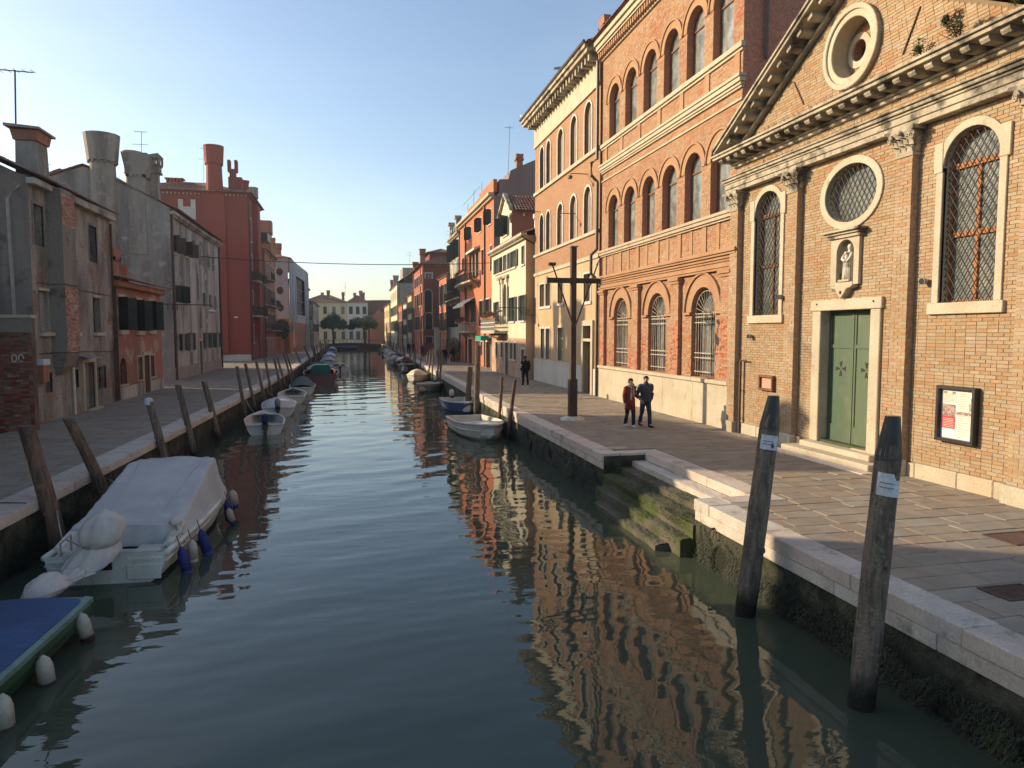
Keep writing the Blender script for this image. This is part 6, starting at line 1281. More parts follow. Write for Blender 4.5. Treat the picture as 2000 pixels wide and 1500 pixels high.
antenna(-16.8, 92, 21.8, 26.2, 'antenna beside the red funnel chimney', ((.05, .9), (1.3, 1.0))); drain(RH, [F(BY+.25, 1.2, .12), F(BY+.25, bz-.3, .12)], .09)
lp = root('campo_lamp', 'small white lamp on a wire bracket before the red wall', 'lamp', (-12.0, 80, 5.9)); build(MB().tube([(-12.2, 69.3, 6.9), (-11.9, 74, 6.6), (-11.8, 80, 6.15)], .02, 4), 'bracket', M.iron, lp); build(MB().lathe([(.03, .15), (.22, .05), (.22, 0), (.05, -.06)], (-11.8, 80, 5.95), 8), 'lamp_head', M.pale, lp)
# ------------------------------------------------------------------ further left
OB, F = rowhouse('orange_balcony_house', 'orange house with stacked balconies and a striped roof awning', -10.9, 97.6, 112, 15.2, M.oran, M.oran, [(11.6, 13.8, 4, 1.2, None), (8.2, 10.4, 4, 1.2, 'open'), (4.9, 7.0, 4, 1.2, 'open'), (1.1, 3.6, 4, 1.3, None)], side=-1, depth=9, balc=((98.2, 103, 8.0), (105, 111, 8.0), (98.2, 111.5, 4.7), (99, 104, 11.4)), sh=M.dgreen, rise=1.5)
mb = MB()
for k in range(7): a = 98.4+.55*k; mb.poly(FL(-10.9), [(a, 16.4), (a+.55, 16.4), (a+.55, 17.4), (a, 17.4)], -1.8+.0, .5, k % 2)
build(mb, 'striped_awning', [M.dgreen, M.pale], OB)
chimney(OB, -11.6, 106.5, 14.8, 20.0, .9, 1.0, M.oran, zt=18.3); chimney(OB, -11.4, 111.0, 15, 18.2, .4, .5, M.oran, zt=17.4); chimney(OB, -11.5, 113.8, 14, 18.6, .5, .62, M.oran, zt=17.7); chimney(OB, -12.6, 100.5, 15.2, 18.8, .7, 1.0, M.chim, True, zt=17.6)
# house wrapped in white scaffold netting
NX = -9.5; F = lambda a, z, d=0: (NX+(a-118)*.045+d, a, z); FSn = FS(118)
NB = root('netted_house', 'house wrapped in white scaffold netting with round openings', 'house', (NX, 130, QZ)); holes = [ell(-10.75, z, .5, .6, 16) for z in (13.9, 11.0, 8.3)]
mb = MB(); mb.wall(FSn, rect(-20, NX, QZ-.1, 6.6), [], .1, 1); mb.wall(FSn, rect(-20, NX, 6.6, 16.2), holes, .4, 0, 2, d=.12); mb.wall(F, rect(118, 146, QZ-.1, 6.2), [rect(120, 122, QZ-.05, 4.4), rect(126, 128, 2.2, 4.4)], .3, 1); mb.wall(F, rect(118, 146, 6.2, 16.2), [rect(126, 140, 7.5, 14.0)], .5, 0, 2, d=.15)
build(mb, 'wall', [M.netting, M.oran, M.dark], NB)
for z in (13.9, 11.0, 8.3): build(MB().sheet(FSn, ell(-10.75, z, .51, .61, 16), -.3), 'round_window', M.glass, NB)
sc_ = MB()
for k in range(5): sc_.tube([F(126+3*k, QZ, -.2), F(126+3*k, 16, -.2)], .06, 4)
for z in (8, 10, 12, 14): sc_.box(F, 126, 140, z, z+.08, -.4, -.1)
build(sc_, 'scaffold', M.pipel, NB); build(MB().sheet(F, rect(125.9, 140.1, 7.4, 14.1), -.45), 'opening', M.brownsh, NB)
for k in range(6): y = [118.6, 122.4, 125.2, 141, 143.2, 145.6][k]; mb = MB().tube([F(y+R.uniform(-1, 1), R.choice([1.4, 3, 6.5]), .2), F(y+R.uniform(-.6, .6), 6, .2), F(y+R.uniform(-.6, .6), 11, .2), F(y+.2, 16, .2)], [.22, .16, .22, .1], 5); build(mb, 'netting_fold', M.netting, NB)
hip_roof(NB, -20, NX, 118, 146, 16.2, 1.6, .4, .4); chimney(NB, -11.3, 120.5, 15.8, 18.6, .6, .7, M.oran, zt=17.8)
rowhouse('balcony_house', 'brownish house with small balconies beyond the netted house', -9.3, 146.4, 172, 14.2, M.cream2, M.greyg, [(10.6, 12.6, 7, 1.3, None), (7.2, 9.2, 7, 1.3, 'open'), (4.2, 6.2, 7, 1.3, 'open'), (1.1, 3.4, 6, 1.4, None)], side=-1, depth=9, sh=M.dgreen, balc=((150, 156, 7.0), (160, 166, 7.0), (160, 166, 10.4)))
rowhouse('far_left_house', 'last greyish house of the shaded left row', -8.6, 172.4, 204, 11.6, M.greyc, M.greyg, [(8.0, 10.0, 8, 1.3, None), (4.6, 6.6, 8, 1.3, 'open'), (1.1, 3.4, 7, 1.4, None)], side=-1, depth=9, sh=M.dgreen)
gwl = root('garden_wall', 'brown garden wall under the dark hedge on the left', 'wall', (-10.3, 115, QZ)); build(MB().wbox(-10.9, -10.3, 112.2, 117.8, QZ-.05, 3.6), 'wall', M.oran, gwl); build(MB().wbox(-10.95, -10.25, 112.2, 117.8, 3.602, 3.72), 'coping', M.stone, gwl)
t = root('hedge', 'dark green bush hanging over the brown garden wall', 'bush', (-10.3, 114.5, 3.7)); mb = MB(); leaves(mb, (-10.3, 114.8, 4.9), (1.1, 2.6, 1.5), 3000, .16, shell_=.3); build(mb, 'foliage', M.pine, t, recalc=False); build(MB().tube([(-11.2, 114.5, QZ), (-10.8, 114.6, 4.6)], .12, 6), 'trunk', M.bark, t)
# ------------------------------------------------------------------ end of the canal
for nm, lab, x0, x1, zt, wm, sh in (('end_yellow_building', 'long yellow building with red roof closing the canal', -14, -.9, 13.6, M.farY, None), ('end_white_building', 'white fronted building with red roof closing the canal', -.85, 5.2, 13.6, M.farW, M.dgreen)):
    B = root(nm, lab, 'building', ((x0+x1)/2, 222, QZ)); Fe = FS(222); ops = []; n = 5 if nm[4] == 'y' else 3
    for i in range(n):
        c = x0+(x1-x0)*(i+.5)/n
        for z0, z1 in ((10.0, 12.3), (6.2, 8.4), (2.4, 4.8)): ops.append((c-.55, c+.55, z0, z1))
    mb = MB(); shell(mb, Fe, x0, x1, QZ-.1, zt, 10, 0, 0, [rect(*q) for q in ops], .25); build(mb, 'wall', [wm, wm], B)
    for q in ops: window(B, Fe, *q, 'rect', .2, M.glass, M.blind if not sh else M.dgreen, (.18, M.pale, .04), None, (sh, 'shut') if sh and q[2] > 5 else None)
    hip_roof(B, x0, x1, 222, 232, zt, 2.3, .5, .5)
    chimney(B, (x0+x1)/2+1.0, 224, zt+.6, zt+3.6, .45, .6, M.terra); chimney(B, x1-1.2, 226, zt+.8, zt+3.2, .4, .5, M.terra); chimney(B, (x0+x1)/2-.8, 225, zt+.8, zt+3.0, .4, .5, M.chim)
eb_ = root('end_brick_building', 'dark brick gabled building at the canal end', 'building', (9, 226, QZ)); build(MB().wbox(5.3, 20, 226, 236, QZ-.1, 14.4), 'wall', M.drk, eb_); hip_roof(eb_, 5.3, 20, 226, 236, 14.4, .3, .2, .6)
ob_ = root('end_orange_house', 'small orange gabled house before the dark brick building', 'house', (8.5, 219, QZ)); build(MB().poly(FS(218), [(5.6, QZ), (11.5, QZ), (11.5, 9.0), (8.5, 11.2), (5.6, 9.0)], -6, 0), 'wall', M.oran, ob_)
rm = MB(); roofslope(rm, (5.3, 217.8, 8.95), (5.3, 224, 8.95), (8.5, 224, 11.3), (8.5, 217.8, 11.3)); roofslope(rm, (11.8, 217.8, 8.95), (11.8, 224, 8.95), (8.5, 224, 11.3), (8.5, 217.8, 11.3)); build(rm, 'roof', M.tile, ob_, recalc=False)
antenna(-1.5, 226, 15.6, 19.6, 'antenna over the red roofs at the canal end', ((.05, 1.2), (1.2, 1.4)), r=.04)
br = root('low_bridge', 'low dark bridge crossing the far end of the canal', 'bridge', (1, 206, 0)); pts = [(-8.5, 1.0)]+[(-6+12*k/12+0, 1.0+.3*math.sin(PI*k/12)) for k in range(13)]+[(10, 1.0)]
bm_ = MB(); n = len(pts); bm_.add([(x, 204, z+.25) for x, z in pts]+[(x, 208, z+.25) for x, z in pts]+[(x, 204, z-.25) for x, z in pts]+[(x, 208, z-.25) for x, z in pts], [f for i in range(n-1) for f in ((i, i+1, n+i+1, n+i), (2*n+i, 2*n+i+1, 3*n+i+1, 3*n+i), (i, i+1, 2*n+i+1, 2*n+i), (n+i, n+i+1, 3*n+i+1, 3*n+i))]); build(bm_, 'deck', M.brownsh, br)
rl = MB()
for x, z in pts: rl.tube([(x, 204.1, z+.2), (x, 204.1, z+1.2)], .05, 4)
rl.tube([(x, 204.1, z+1.2) for x, z in pts], .05, 4); build(rl, 'railing', M.brownsh, br)
def pine_tree(x, y, zc, rx, rz_, lab):
    t = root('pine_tree', lab, 'tree', (x, y, QZ)); rr = random.Random(int(x*10)); tr = MB().tube([(x+.3, y, QZ-.1), (x+.15, y, 4), (x-.1, y, zc-1.2)], [.34, .27, .2], 8)
    for k in range(8): a = 2*PI*k/8; tr.tube([(x, y, zc-2.0+.1*k), (x+rx*.35*math.cos(a), y+rx*.35*math.sin(a), zc-.6), (x+rx*.75*math.cos(a), y+rx*.75*math.sin(a), zc+.2)], [.13, .09, .04], 5)
    build(tr, 'trunk', M.bark, t); mb = MB()
    for k in range(64):
        a = rr.uniform(0, 6.28); r = rx*math.sqrt(rr.random())*.92; zz = zc+rz_*(.5*math.cos(r/rx*1.4)-.2)-rr.uniform(0, .4)*rz_*(.3+.7*(1-r/rx))+rr.uniform(-.3, .2); s = rr.uniform(.55, 1.05); leaves(mb, (x+r*math.cos(a), y+r*math.sin(a), zz), (s*1.25, s*1.25, s*.85), 110, .2, rnd=rr, shell_=.2)
    build(mb, 'crown', M.pine, t, recalc=False)
pine_tree(-4.7, 196, 7.0, 3.6, 7.0, 'dark umbrella pine before the yellow building, left of the pair'); pine_tree(3.5, 196, 6.9, 4.0, 7.0, 'dark umbrella pine before the white building, right of the pair')
# wire across the canal
wr = root('overhead_wire', 'thin wire strung across the canal between the houses', 'wire', (0, 58, 10)); P0, P1 = Vector((-11.5, 61.0, 10.38)), Vector((12.2, 61.1, 10.42)); build(MB().tube([tuple(P0.lerp(P1, k/24)+Vector((0, 0, -.36*(1-(2*k/24-1)**2)))) for k in range(25)], .03, 4), 'cable', M.iron, wr)
# ------------------------------------------------------------------ mooring posts
def post(x, y, xt, zt, r, label, m=None, yt=None, tip=None, wet=.35, bend=0., cap=None, group=None, papers=(), n=12, knots=3, bury=-1.2):
    m = m or M.pile; rr = random.Random(int(x*97+y*31)); t = root('mooring_post', label, 'mooring post', (x, y, 0), group); yt = y if yt is None else yt
    def axis(z): f = z/zt; return (x+(xt-x)*f+bend*math.sin(f*PI), y+(yt-y)*f)
    zs = [bury, -.4, 0, wet]+[wet+(zt-wet)*k/9 for k in range(1, 9)]+[zt]
    grv = {k: (rr.uniform(-.5, zt), rr.uniform(.8, 2.2), rr.uniform(.06, .13)) for k in range(n) if rr.random() < (.32 if n > 10 else 0)}; jit = [rr.uniform(-.025, .02) for _ in range(n)]
    def gv(k, z):
        b_ = 1+jit[k]
        if k in grv and grv[k][0] < z < grv[k][0]+grv[k][1]: b_ -= grv[k][2]
        return b_
    def rings(zz):
        o = []
        for z in zz:
            ax, ay = axis(z); f = max(0, z/zt); ph = z*.6
            rad = r*(1.06-.16*f)*(1+.02*math.sin(z*5+x)); 
            if z < wet+.05: rad *= .94
            tp = 1.
            if tip and z > zt-tip: tp = 1-.42*(z-(zt-tip))/tip
            o.append([(ax+rad*tp*gv(k, z)*(1+.035*math.sin(3*a+ph+x))*math.cos(a), ay+rad*tp*gv(k, z)*(1+.03*math.cos(2*a+ph))*math.sin(a), z) for k, a in enumerate([2*PI*k/n for k in range(n)])])
        return o
    if tip: zs = [z for z in zs if z < zt-tip-.05]+[zt-tip, zt-tip*.5, zt]
    lo = [z for z in zs if z <= wet]; hi = [z for z in zs if z >= wet]
    build(MB().loft(rings(hi)), 'shaft', m, t, smooth=False); build(MB().loft(rings(lo)), 'waterlogged_foot', M.pileb, t)
    if tip:
        ax, ay = axis(zt-.01); tb = MB(); rg = []
        for z in (zt-tip*1.15, zt-tip*.5, zt+.01):
            ax, ay = axis(z); tp = max(.58, 1-.42*max(0, z-(zt-tip))/tip); rg.append([(ax+r*(.945 if z < zt-tip else .93)*tp*1.0*math.cos(2*PI*k/n), ay+r*.95*tp*math.sin(2*PI*k/n), z) for k in range(n)])
        build(tb.loft(rg), 'tarred_tip', M.black, t)
    for k in range(knots):
        z = wet+(zt-wet)*rr.uniform(.2, .8); ax, ay = axis(z); a = rr.uniform(-2.6, -.5); build(MB().ball((ax+r*.92*math.cos(a), ay+r*.92*math.sin(a), z), (.035, .035, .05), 6), 'knot', m, t)
    for (z0, z1, a0, a1, torn) in papers:
        pb = MB(); k_ = 9; v = []
        for z, i in ((z0, 0), (z1, 1)):
            ax, ay = axis(z)
            for q in range(k_+1):
                a = a0+(a1-a0)*q/k_; f = z/zt; rad = r*(1.06-.16*f)*1.075+.004; zz = z+(.05*(q/k_) if 0 else -.03*q/k_)-(torn*.07 if i and q > 6 else 0); v.append((ax+rad*math.cos(a), ay+rad*math.sin(a), zz))
        pb.add(v, [(q, q+1, k_+q+2, k_+q+1) for q in range(k_)]); p = build(pb, 'paper_notice', M.paper, t)
        lb = MB()
        for j in (.35, .55):
            v = []
            for dz in (0, .012):
                z = z0+(z1-z0)*j+dz; ax, ay = axis(z)
                for q in range(7): a = a0+(a1-a0)*(.12+.6*q/6); rad = r*(1.06-.16*z/zt)*1.075+.008; v.append((ax+rad*math.cos(a), ay+rad*math.sin(a), z-.03*(.12+.6*q/6)))
            lb.add(v, [(q, q+1, q+8, q+7) for q in range(6)])
        build(lb, 'print', M.ink, p)
    if cap: ax, ay = axis(zt); build(MB().lathe([(r*1.0, -.16), (r*1.02, -.02), (r*.7, .03), (.02, .05)], (ax, ay, zt), n), 'cap', cap, t)
    return t
post(5.89, 9.65, 6.28, 3.38, .155, 'large leaning post with black tip and one paper, farther of the near pair', tip=.42, papers=((2.60, 2.82, -2.85, -1.15, 0),), wet=.28, n=34)
post(5.74, 6.9, 6.02, 3.39, .148, 'large post with black tip and torn paper, nearest on the right', tip=.42, papers=((2.52, 2.78, -2.9, -1.2, 1),), wet=.42, n=34)
def lpost(px_top, px_bot, X, *a, **k):
    """bottom pixel lies on the post's axis at the plane X"""
    return None
post(-5.58, 15.18, -6.08, 2.58, .155, 'thick reddish brown leaning post at the left edge by the boat stern', M.piler, tip=None, bend=.03, wet=.1, n=24)
post(-5.37, 17.7, -6.23, 2.42, .13, 'crooked brown leaning post behind the covered motorboat', M.piler, bend=.06, wet=.3, n=24)
post(-5.35, 22.65, -5.83, 2.40, .12, 'grey post with a white painted top beyond the covered boat', cap=M.paper, bend=.02)
post(-5.35, 26.2, -5.81, 2.57, .115, 'plain grey post, first one after the white topped post', bend=.03)
post(-5.32, 30.6, -5.81, 2.39, .125, 'grey leaning post, second one after the white topped post', bend=.02)
Lp = [(-5.10, 36.9, -5.47, 2.72), (-5.0, 39.9, -5.49, 2.72), (-4.89, 43.6, -5.4, 2.71), (-4.84, 46.6, -5.25, 2.85), (-4.78, 52.2, -5.27, 2.56), (-4.74, 55.6, -5.4, 2.52), (-4.62, 60.0, -5.31, 2.7), (-4.62, 62.5, -5.28, 2.63)]
for i, (x, y, xt, zt) in enumerate(Lp): post(x, y, xt, zt, .085, ['thin dark post before the first small boat on the left', 'thin post beside the first small boat on the left, taller of two', 'slim post rising in front of the pale board on the quay', 'slim post just beyond the pale board on the quay', 'left one of a pair of slim posts by the grey small boat', 'right one of a pair of slim posts by the grey small boat', 'left one of the close pair before the maroon boat', 'right one of the close pair before the maroon boat'][i], n=8, knots=1)
post(-4.8, 78, -5.85, 2.77, .15, 'stout dark leaning post beside the maroon boat', n=8); post(-4.6, 92, -5.7, 2.74, .14, 'second stout leaning post beyond the maroon boat', n=8)
ORD = ['first', 'second', 'third', 'fourth', 'fifth', 'sixth', 'seventh', 'eighth', 'ninth', 'tenth', 'eleventh', 'twelfth']
for k in range(22):
    y = 98+4.6*k+R.uniform(-1, 1); x = LEDGE(y)+.3+R.uniform(0, .5); post(x, y, x-R.uniform(.1, .8), R.uniform(2.2, 3.0), .09, ('thin left quay post, %s one beyond the two stout leaning posts' % ORD[k]) if k < 12 else 'tiny distant mooring post at the far end of the left quay', n=6, group='far posts along the left quay', knots=0)
post(6.15, 38.3, 6.34, 2.5, .15, 'stout brown post behind the blue boat, shorter of two', M.pile, n=10); post(6.15, 35.4, 6.26, 3.72, .145, 'tall stout brown post behind the blue boat, taller of two', M.pile, n=10)
post(6.2, 30.3, 6.42, 2.42, .075, 'slim reddish post with a knobbed top by the white boat', M.piler, bend=.03, n=8); post(6.2, 28.2, 6.52, 2.45, .08, 'slim pale brown post by the white boat, nearer the steps', M.piler, n=8)
Rp = [(6.75, 61.3, 6.95, 3.0), (6.7, 63.5, 6.93, 2.85), (6.75, 58.0, 7.1, 2.75), (6.7, 55.6, 7.0, 2.8), (6.85, 66.5, 7.35, 2.5), (6.95, 69.3, 7.3, 2.5)]
for i, (x, y, xt, zt) in enumerate(Rp): post(x, y, xt, zt, .07, ['third', 'second', 'fifth', 'sixth', 'fourth', 'first'][i]+' thin post from the left in the leaning cluster on the right quay', n=6, knots=0, group='cluster of thin posts on the right')
post(6.55, 53.6, 6.6, 4.35, .05, 'very thin tall pole beside the cluster of posts on the right', M.piler, n=6, knots=0)
for k in range(26):
    y = 73+4.6*k+R.uniform(-1.2, 1.2); x = REDGE(y)-.15-R.uniform(0, .3); post(x, y, x+R.uniform(-.05, .4), R.uniform(2.1, 2.7), .075, ('thin right quay post, %s one beyond the leaning cluster of posts' % ORD[k]) if k < 12 else 'tiny distant mooring post at the far end of the right quay', n=6, group='far posts along the right quay', knots=0)
bd = root('wooden_board', 'pale wooden board standing at the left quay edge', 'board', (-5.35, 45, QZ)); build(MB().wbox(-5.5, -5.22, 44.9, 45.0, .75, 2.1), 'plank', M.beige, bd)
rp = root('hanging_rope', 'thin dark rope hanging beside the leftmost leaning post', 'rope', (-6.5, 15.0, 1.9)); build(MB().tube([(-6.55, 15.0, 1.95), (-6.57, 14.95, 1.4), (-6.5, 14.9, QZ+.03), (-6.3, 14.85, QZ+.03), (-5.98, 14.8, QZ+.02), (-5.93, 14.8, .75)], .012, 5), 'rope', M.rust, rp)
# ------------------------------------------------------------------ boats
def station(t, L, B, H, bow=1.9, full=.86, sheer=.35):
    w = B/2*min(1, full+(1-full)*t/.4)*(1-max(0, (t-.42)/.58)**bow); h = H*(1+sheer*t*t); k = -.16+(max(0, t-.78)/.22)**2*H*.75
    return max(w, .012), h, k
def hull_mesh(L, B, H, floor=.14, th=.055, n=15, **kw):
    out = MB(); R_ = []; I = []
    for i in range(n):
        t = i/(n-1); w, h, k = station(t, L, B, H, **kw); y = L*(t+(.03*0))
        yk = y-(.10*L*max(0, t-.75)/.25 if t > .75 else 0)
        def pt(x, z): f = (z-k)/(h-k) if h > k else 1; return (x, yk+(y-yk)*f, z)
        R_.append([pt(-w, h), pt(-w*.97, h*.6), pt(-w*.86, h*.15), pt(-w*.62, k*.4), pt(0, k), pt(w*.62, k*.4), pt(w*.86, h*.15), pt(w*.97, h*.6), pt(w, h)])
        wi = max(.006, w-th); fl = max(floor, k+.05); I.append([(-wi, min(y, L-.12), h), (-wi*.9, min(y, L-.12), max(fl, h*.35)), (-wi*.75, min(y, L-.12), fl), (0, min(y, L-.12), fl), (wi*.75, min(y, L-.12), fl), (wi*.9, min(y, L-.12), max(fl, h*.35)), (wi, min(y, L-.12), h)])
    def skin(rows, m): 
        c = len(rows[0]); out.add([p for r in rows for p in r], [(i*c+j, i*c+j+1, (i+1)*c+j+1, (i+1)*c+j) for i in range(len(rows)-1) for j in range(c-1)], m)
    skin(R_, 0); skin(I, 1)
    out.add(R_[0], [tuple(range(9))], 0); out.add([(-I[0][0][0]*0+p[0], p[1]+th, p[2]) for p in I[0]], [tuple(range(7))], 1)
    return out, R_, I
def boat(name, label, x, y, head, L, B, H, hm, im, rim, z=0, cover=None, thwarts=2, motor=None, cowl=None, deck=None, cover_h=.25, stripe=None, group=None, cat='boat', foredeck=True, deck_from=10, **kw):
    t = root(name, label, cat, (x, y, z), group, rz=head); m, R_, I = hull_mesh(L, B, H, **kw); build(m, 'hull', [hm, im], t, local=True, smooth=False)
    rb = MB()
    for sg in (0, 8):
        pts = [r[sg] for r in R_]; rb.tube([(p[0], p[1], p[2]+.01) for p in pts], .045, 6)
    rb.tube([(R_[0][0][0], R_[0][0][1], R_[0][0][2]+.01), (R_[0][8][0], R_[0][8][1], R_[0][8][2]+.01)], .045, 6); build(rb, 'gunwale', rim, t, local=True)
    if stripe:
        sb = MB()
        for sg in (1, 7): sb.tube([(r[sg][0]*1.01, r[sg][1], r[sg][2]) for r in R_], .018, 4)
        build(sb, 'stripe', stripe, t, local=True)
    if foredeck and not cover:
        i0 = deck_from; fd = MB(); n = len(R_); fd.add([p for i in range(i0, n) for p in (R_[i][0], (0, R_[i][0][1], R_[i][0][2]+.06), R_[i][8])], [(k*3+j, k*3+j+1, k*3+j+4, k*3+j+3) for k in range(n-i0-1) for j in (0, 1)]); build(fd, 'foredeck', deck or im, t, local=True)
    if cover:
        cv = MB(); rings = []; n = len(R_)
        for i in range(0, n):
            w = R_[i][8][0]*1.02; h = R_[i][8][2]+.02; yy = R_[i][8][1]; hh = cover_h*math.sin(PI*(.12+.76*i/(n-1)))*(1+.15*math.sin(i*2.2)); rings.append([(-w, yy, h-.08), (-w*.98, yy, h+.02), (-w*.5, yy, h+hh*.75), (0, yy, h+hh), (w*.5, yy, h+hh*.75), (w*.98, yy, h+.02), (w, yy, h-.08)])
        cv.add([p for r in rings for p in r], [(i*7+j, i*7+j+1, (i+1)*7+j+1, (i+1)*7+j) for i in range(n-1) for j in range(6)]); build(cv, 'tarpaulin', cover, t, local=True, smooth=True)
    else:
        for k in range(thwarts):
            i = 2+4*k+1; w = R_[i][8][0]*.93; h = R_[i][8][2]*.72; build(MB().wbox(-w, w, L*i/14-.13, L*i/14+.13, h-.04, h), 'thwart', im, t, local=True)
    if motor:
        ob = build(MB().wbox(-.07, .07, -.28, -.02, -.3, H+.05).wbox(-.12, .12, -.12, .05, H-.15, H+.12), 'outboard_leg', M.black, t, local=True)
        build(MB().loft([[(sx*a, -.16+sy*b+o, z_) for sx, sy in ((-1, -1), (1, -1), (1, 1), (-1, 1))] for a, b, z_, o in ((.13, .2, H+.06, 0), (.17, .25, H+.2, 0), (.16, .24, H+.42, .02), (.09, .14, H+.52, .05))]), 'cowl', cowl or M.black, ob, local=True, sub=1, smooth=True)
    return t
def fender(x, y, z, lean, label, m, m2, l=.55, r=.095, top=(0, 0, .3)):
    t = root('fender', label, 'fender', (x, y, z)); d = Vector((lean[0], lean[1], -1)).normalized(); P = [Vector((x, y, z))+d*l*k for k in (0, .06, .14, .3, .75, .9, .97, 1.0)]; rr = [r*.2, r*.45, r*.8, r, r, r*.92, r*.6, r*.15]
    build(MB().tube(P[:5], rr[:5], 10), 'body', m, t, smooth=True); build(MB().tube([P[4]-d*l*.02]+P[5:], [r*1.005]+rr[5:], 10), 'end', m2, t, smooth=True)
    build(MB().tube([(x, y, z), (x+top[0], y+top[1], z+top[2])], .009, 4), 'rope', M.rust, t); return t
# covered motorboat at left
def motorboat():
    x, y = -4.2, 13.3; L, B, H = 5.6, 2.12, .52; t = root('covered_motorboat', 'white motorboat under a grey canvas cover with a wrapped outboard', 'boat', (x, y, 0), rz=-.06)
    m, R_, I = hull_mesh(L, B, H, floor=.22, th=.14, n=19, bow=4.2, full=.92, sheer=.30); build(m, 'hull', [M.hullw, M.hullw], t, local=True)
    rb = MB()
    for sg in (0, 8): rb.tube([(r[sg][0]*1.0, r[sg][1], r[sg][2]-.02) for r in R_], .055, 8)
    build(rb, 'rub_rail', M.hullw, t, local=True, smooth=True)
    st = MB()
    for sg in (0, 8): st.tube([(r[sg][0]*.995, r[sg][1], r[sg][2]-.16) for r in R_], .016, 4)
    build(st, 'moulding', M.hullw, t, local=True); build(MB().loft([[(p[0]*1.006, p[1]+.002, min(p[2], .07)) for p in r[2:7]] for r in R_[:-3]], cap=False), 'waterline', M.step, t, local=True)
    # stern platform with motor well and side lockers
    sp = MB().wbox(-.93, -.32, -.01, .75, .36, .47).wbox(.32, .93, -.01, .75, .36, .47).wbox(-.33, .33, .32, .75, .24, .4); build(sp, 'stern_deck', M.hullw, t, local=True, bevel=.03)
    sl = MB().loft([[(.72, .45, .46), (.98, .45, .46), (.98, .45, .6), (.86, .45, .6)], [(.72, 1.2, .46), (.99, 1.2, .46), (.99, 1.2, .78), (.82, 1.2, .78)]]).loft([[(-.72, .35, .46), (-.98, .35, .46), (-.98, .35, .6), (-.86, .35, .6)], [(-.72, 1.25, .46), (-.99, 1.25, .46), (-.99, 1.25, .78), (-.82, 1.25, .78)]]); build(sl, 'stern_locker', M.hullw, t, local=True, bevel=.03)
    gr = MB().tube([(-.75, .1, .47), (-.75, .1, .72), (-.75, .5, .76), (-.75, .5, .47)], .018, 6).tube([(-.75, .3, .74), (-.45, .2, .62), (-.4, .1, .47)], .016, 6); build(gr, 'grab_rail', M.pipel, t, local=True)
    build(MB().wbox(.34, .9, -.03, -.01, .06, .33).wbox(-.9, -.34, -.03, -.01, .06, .33), 'transom_panel', M.hullw, t, local=True, bevel=.01)
    # canvas: ridge from low stern edge up to the peak and down to the bow
    prof = [(.95, 1.0, .78, .94), (1.5, 1.02, .88, .92), (2.4, 1.05, 1.12, .90), (3.3, 1.06, 1.38, .88), (3.85, 1.05, 1.50, .87), (4.2, 1.02, 1.48, .82), (4.6, .94, 1.29, .70), (4.95, .82, 1.09, .56), (5.25, .62, .95, .42), (5.48, .38, .86, .24), (5.57, .22, .80, .12)]
    ys_ = [p[0] for p in prof]; NV, NU = 64, 60; rings = []; P_ = lambda yy, i: float(np.interp(yy, ys_, [p[i] for p in prof]))
    for iv in range(NV+1):
        yy = ys_[0]+(ys_[-1]-ys_[0])*iv/NV; w, zt, tw = P_(yy, 1), P_(yy, 2), P_(yy, 3); hgt = station(yy/L, L, B, H, bow=4.2, full=.92, sheer=.30)[1]; zt = max(zt, hgt+.03)
        sp_ = [(-w-.03, hgt-.13), (-w-.038, hgt), (-w*.99, hgt+.05), (-tw, zt-.03), (0, zt+.01), (tw, zt-.03), (w*.99, hgt+.05), (w+.038, hgt), (w+.03, hgt-.13)]
        le = [0]
        for q in range(8): le.append(le[-1]+math.hypot(sp_[q+1][0]-sp_[q][0], sp_[q+1][1]-sp_[q][1]))
        rg = []
        for iu in range(NU+1):
            d_ = le[-1]*iu/NU; x_ = float(np.interp(d_, le, [q[0] for q in sp_])); z_ = float(np.interp(d_, le, [q[1] for q in sp_]))
            f = 0.
            for (cx_, cy_, am, ph) in ((.92, .95, 1.2, .3), (-.92, .95, .8, 1.1), (.86, 3.95, .75, 2.0), (-.86, 3.95, .6, .5), (.2, 5.5, .5, 0)):     # creases fan out from the tie points
                dx_, dy_ = x_-cx_, yy-cy_; r_ = math.hypot(dx_, dy_); f += am*.030*math.sin(11*math.atan2(dy_, dx_)+ph)*min(1, r_/.25)*math.exp(-r_/.75)
            f -= .035*math.sin(PI*min(1, max(0, (yy-1)/3.1)))*math.cos(min(1, abs(x_)/.9)*PI/2)+.006*math.sin(yy*7+x_*3)
            inn = 1 if 3 < iu < NU-3 else 0
            rg.append((x_*(1+.02*f*10*inn*.3), yy, z_+f*inn))
        rings.append(rg)
    cv = MB(); c = NU+1; cv.add([p for r in rings for p in r], [(i*c+j, i*c+j+1, (i+1)*c+j+1, (i+1)*c+j) for i in range(NV) for j in range(c-1)])
    e = rings[0]; cv.add([p for p in e]+[(p[0]*.98, p[1]-.10+.015*math.sin(p[0]*17), .40) for p in e], [(j, j+1, c+j+1, c+j) for j in range(6, c-7)])
    build(cv, 'canvas_cover', M.cover, t, local=True, smooth=True)
    sm_ = MB()
    for j in (20, 40): sm_.tube([(r[j][0]*1.0, r[j][1], r[j][2]+.008) for r in rings[8:56]], .008, 4)
    sm_.tube([(p[0], p[1], p[2]+.008) for p in rings[45][12:49]], .010, 4)
    build(sm_, 'seam', M.beige, t, local=True); build(MB().ball((.88, .95, .82), (.13, .13, .09), 7).tube([(.88, .95, .8), (1.0, .8, .66), (.92, .6, .6)], .05, 6), 'bunched_cloth', M.beige, t, local=True, smooth=True)
    # wrapped outboard, tilted up behind the stern
    rr = random.Random(4)
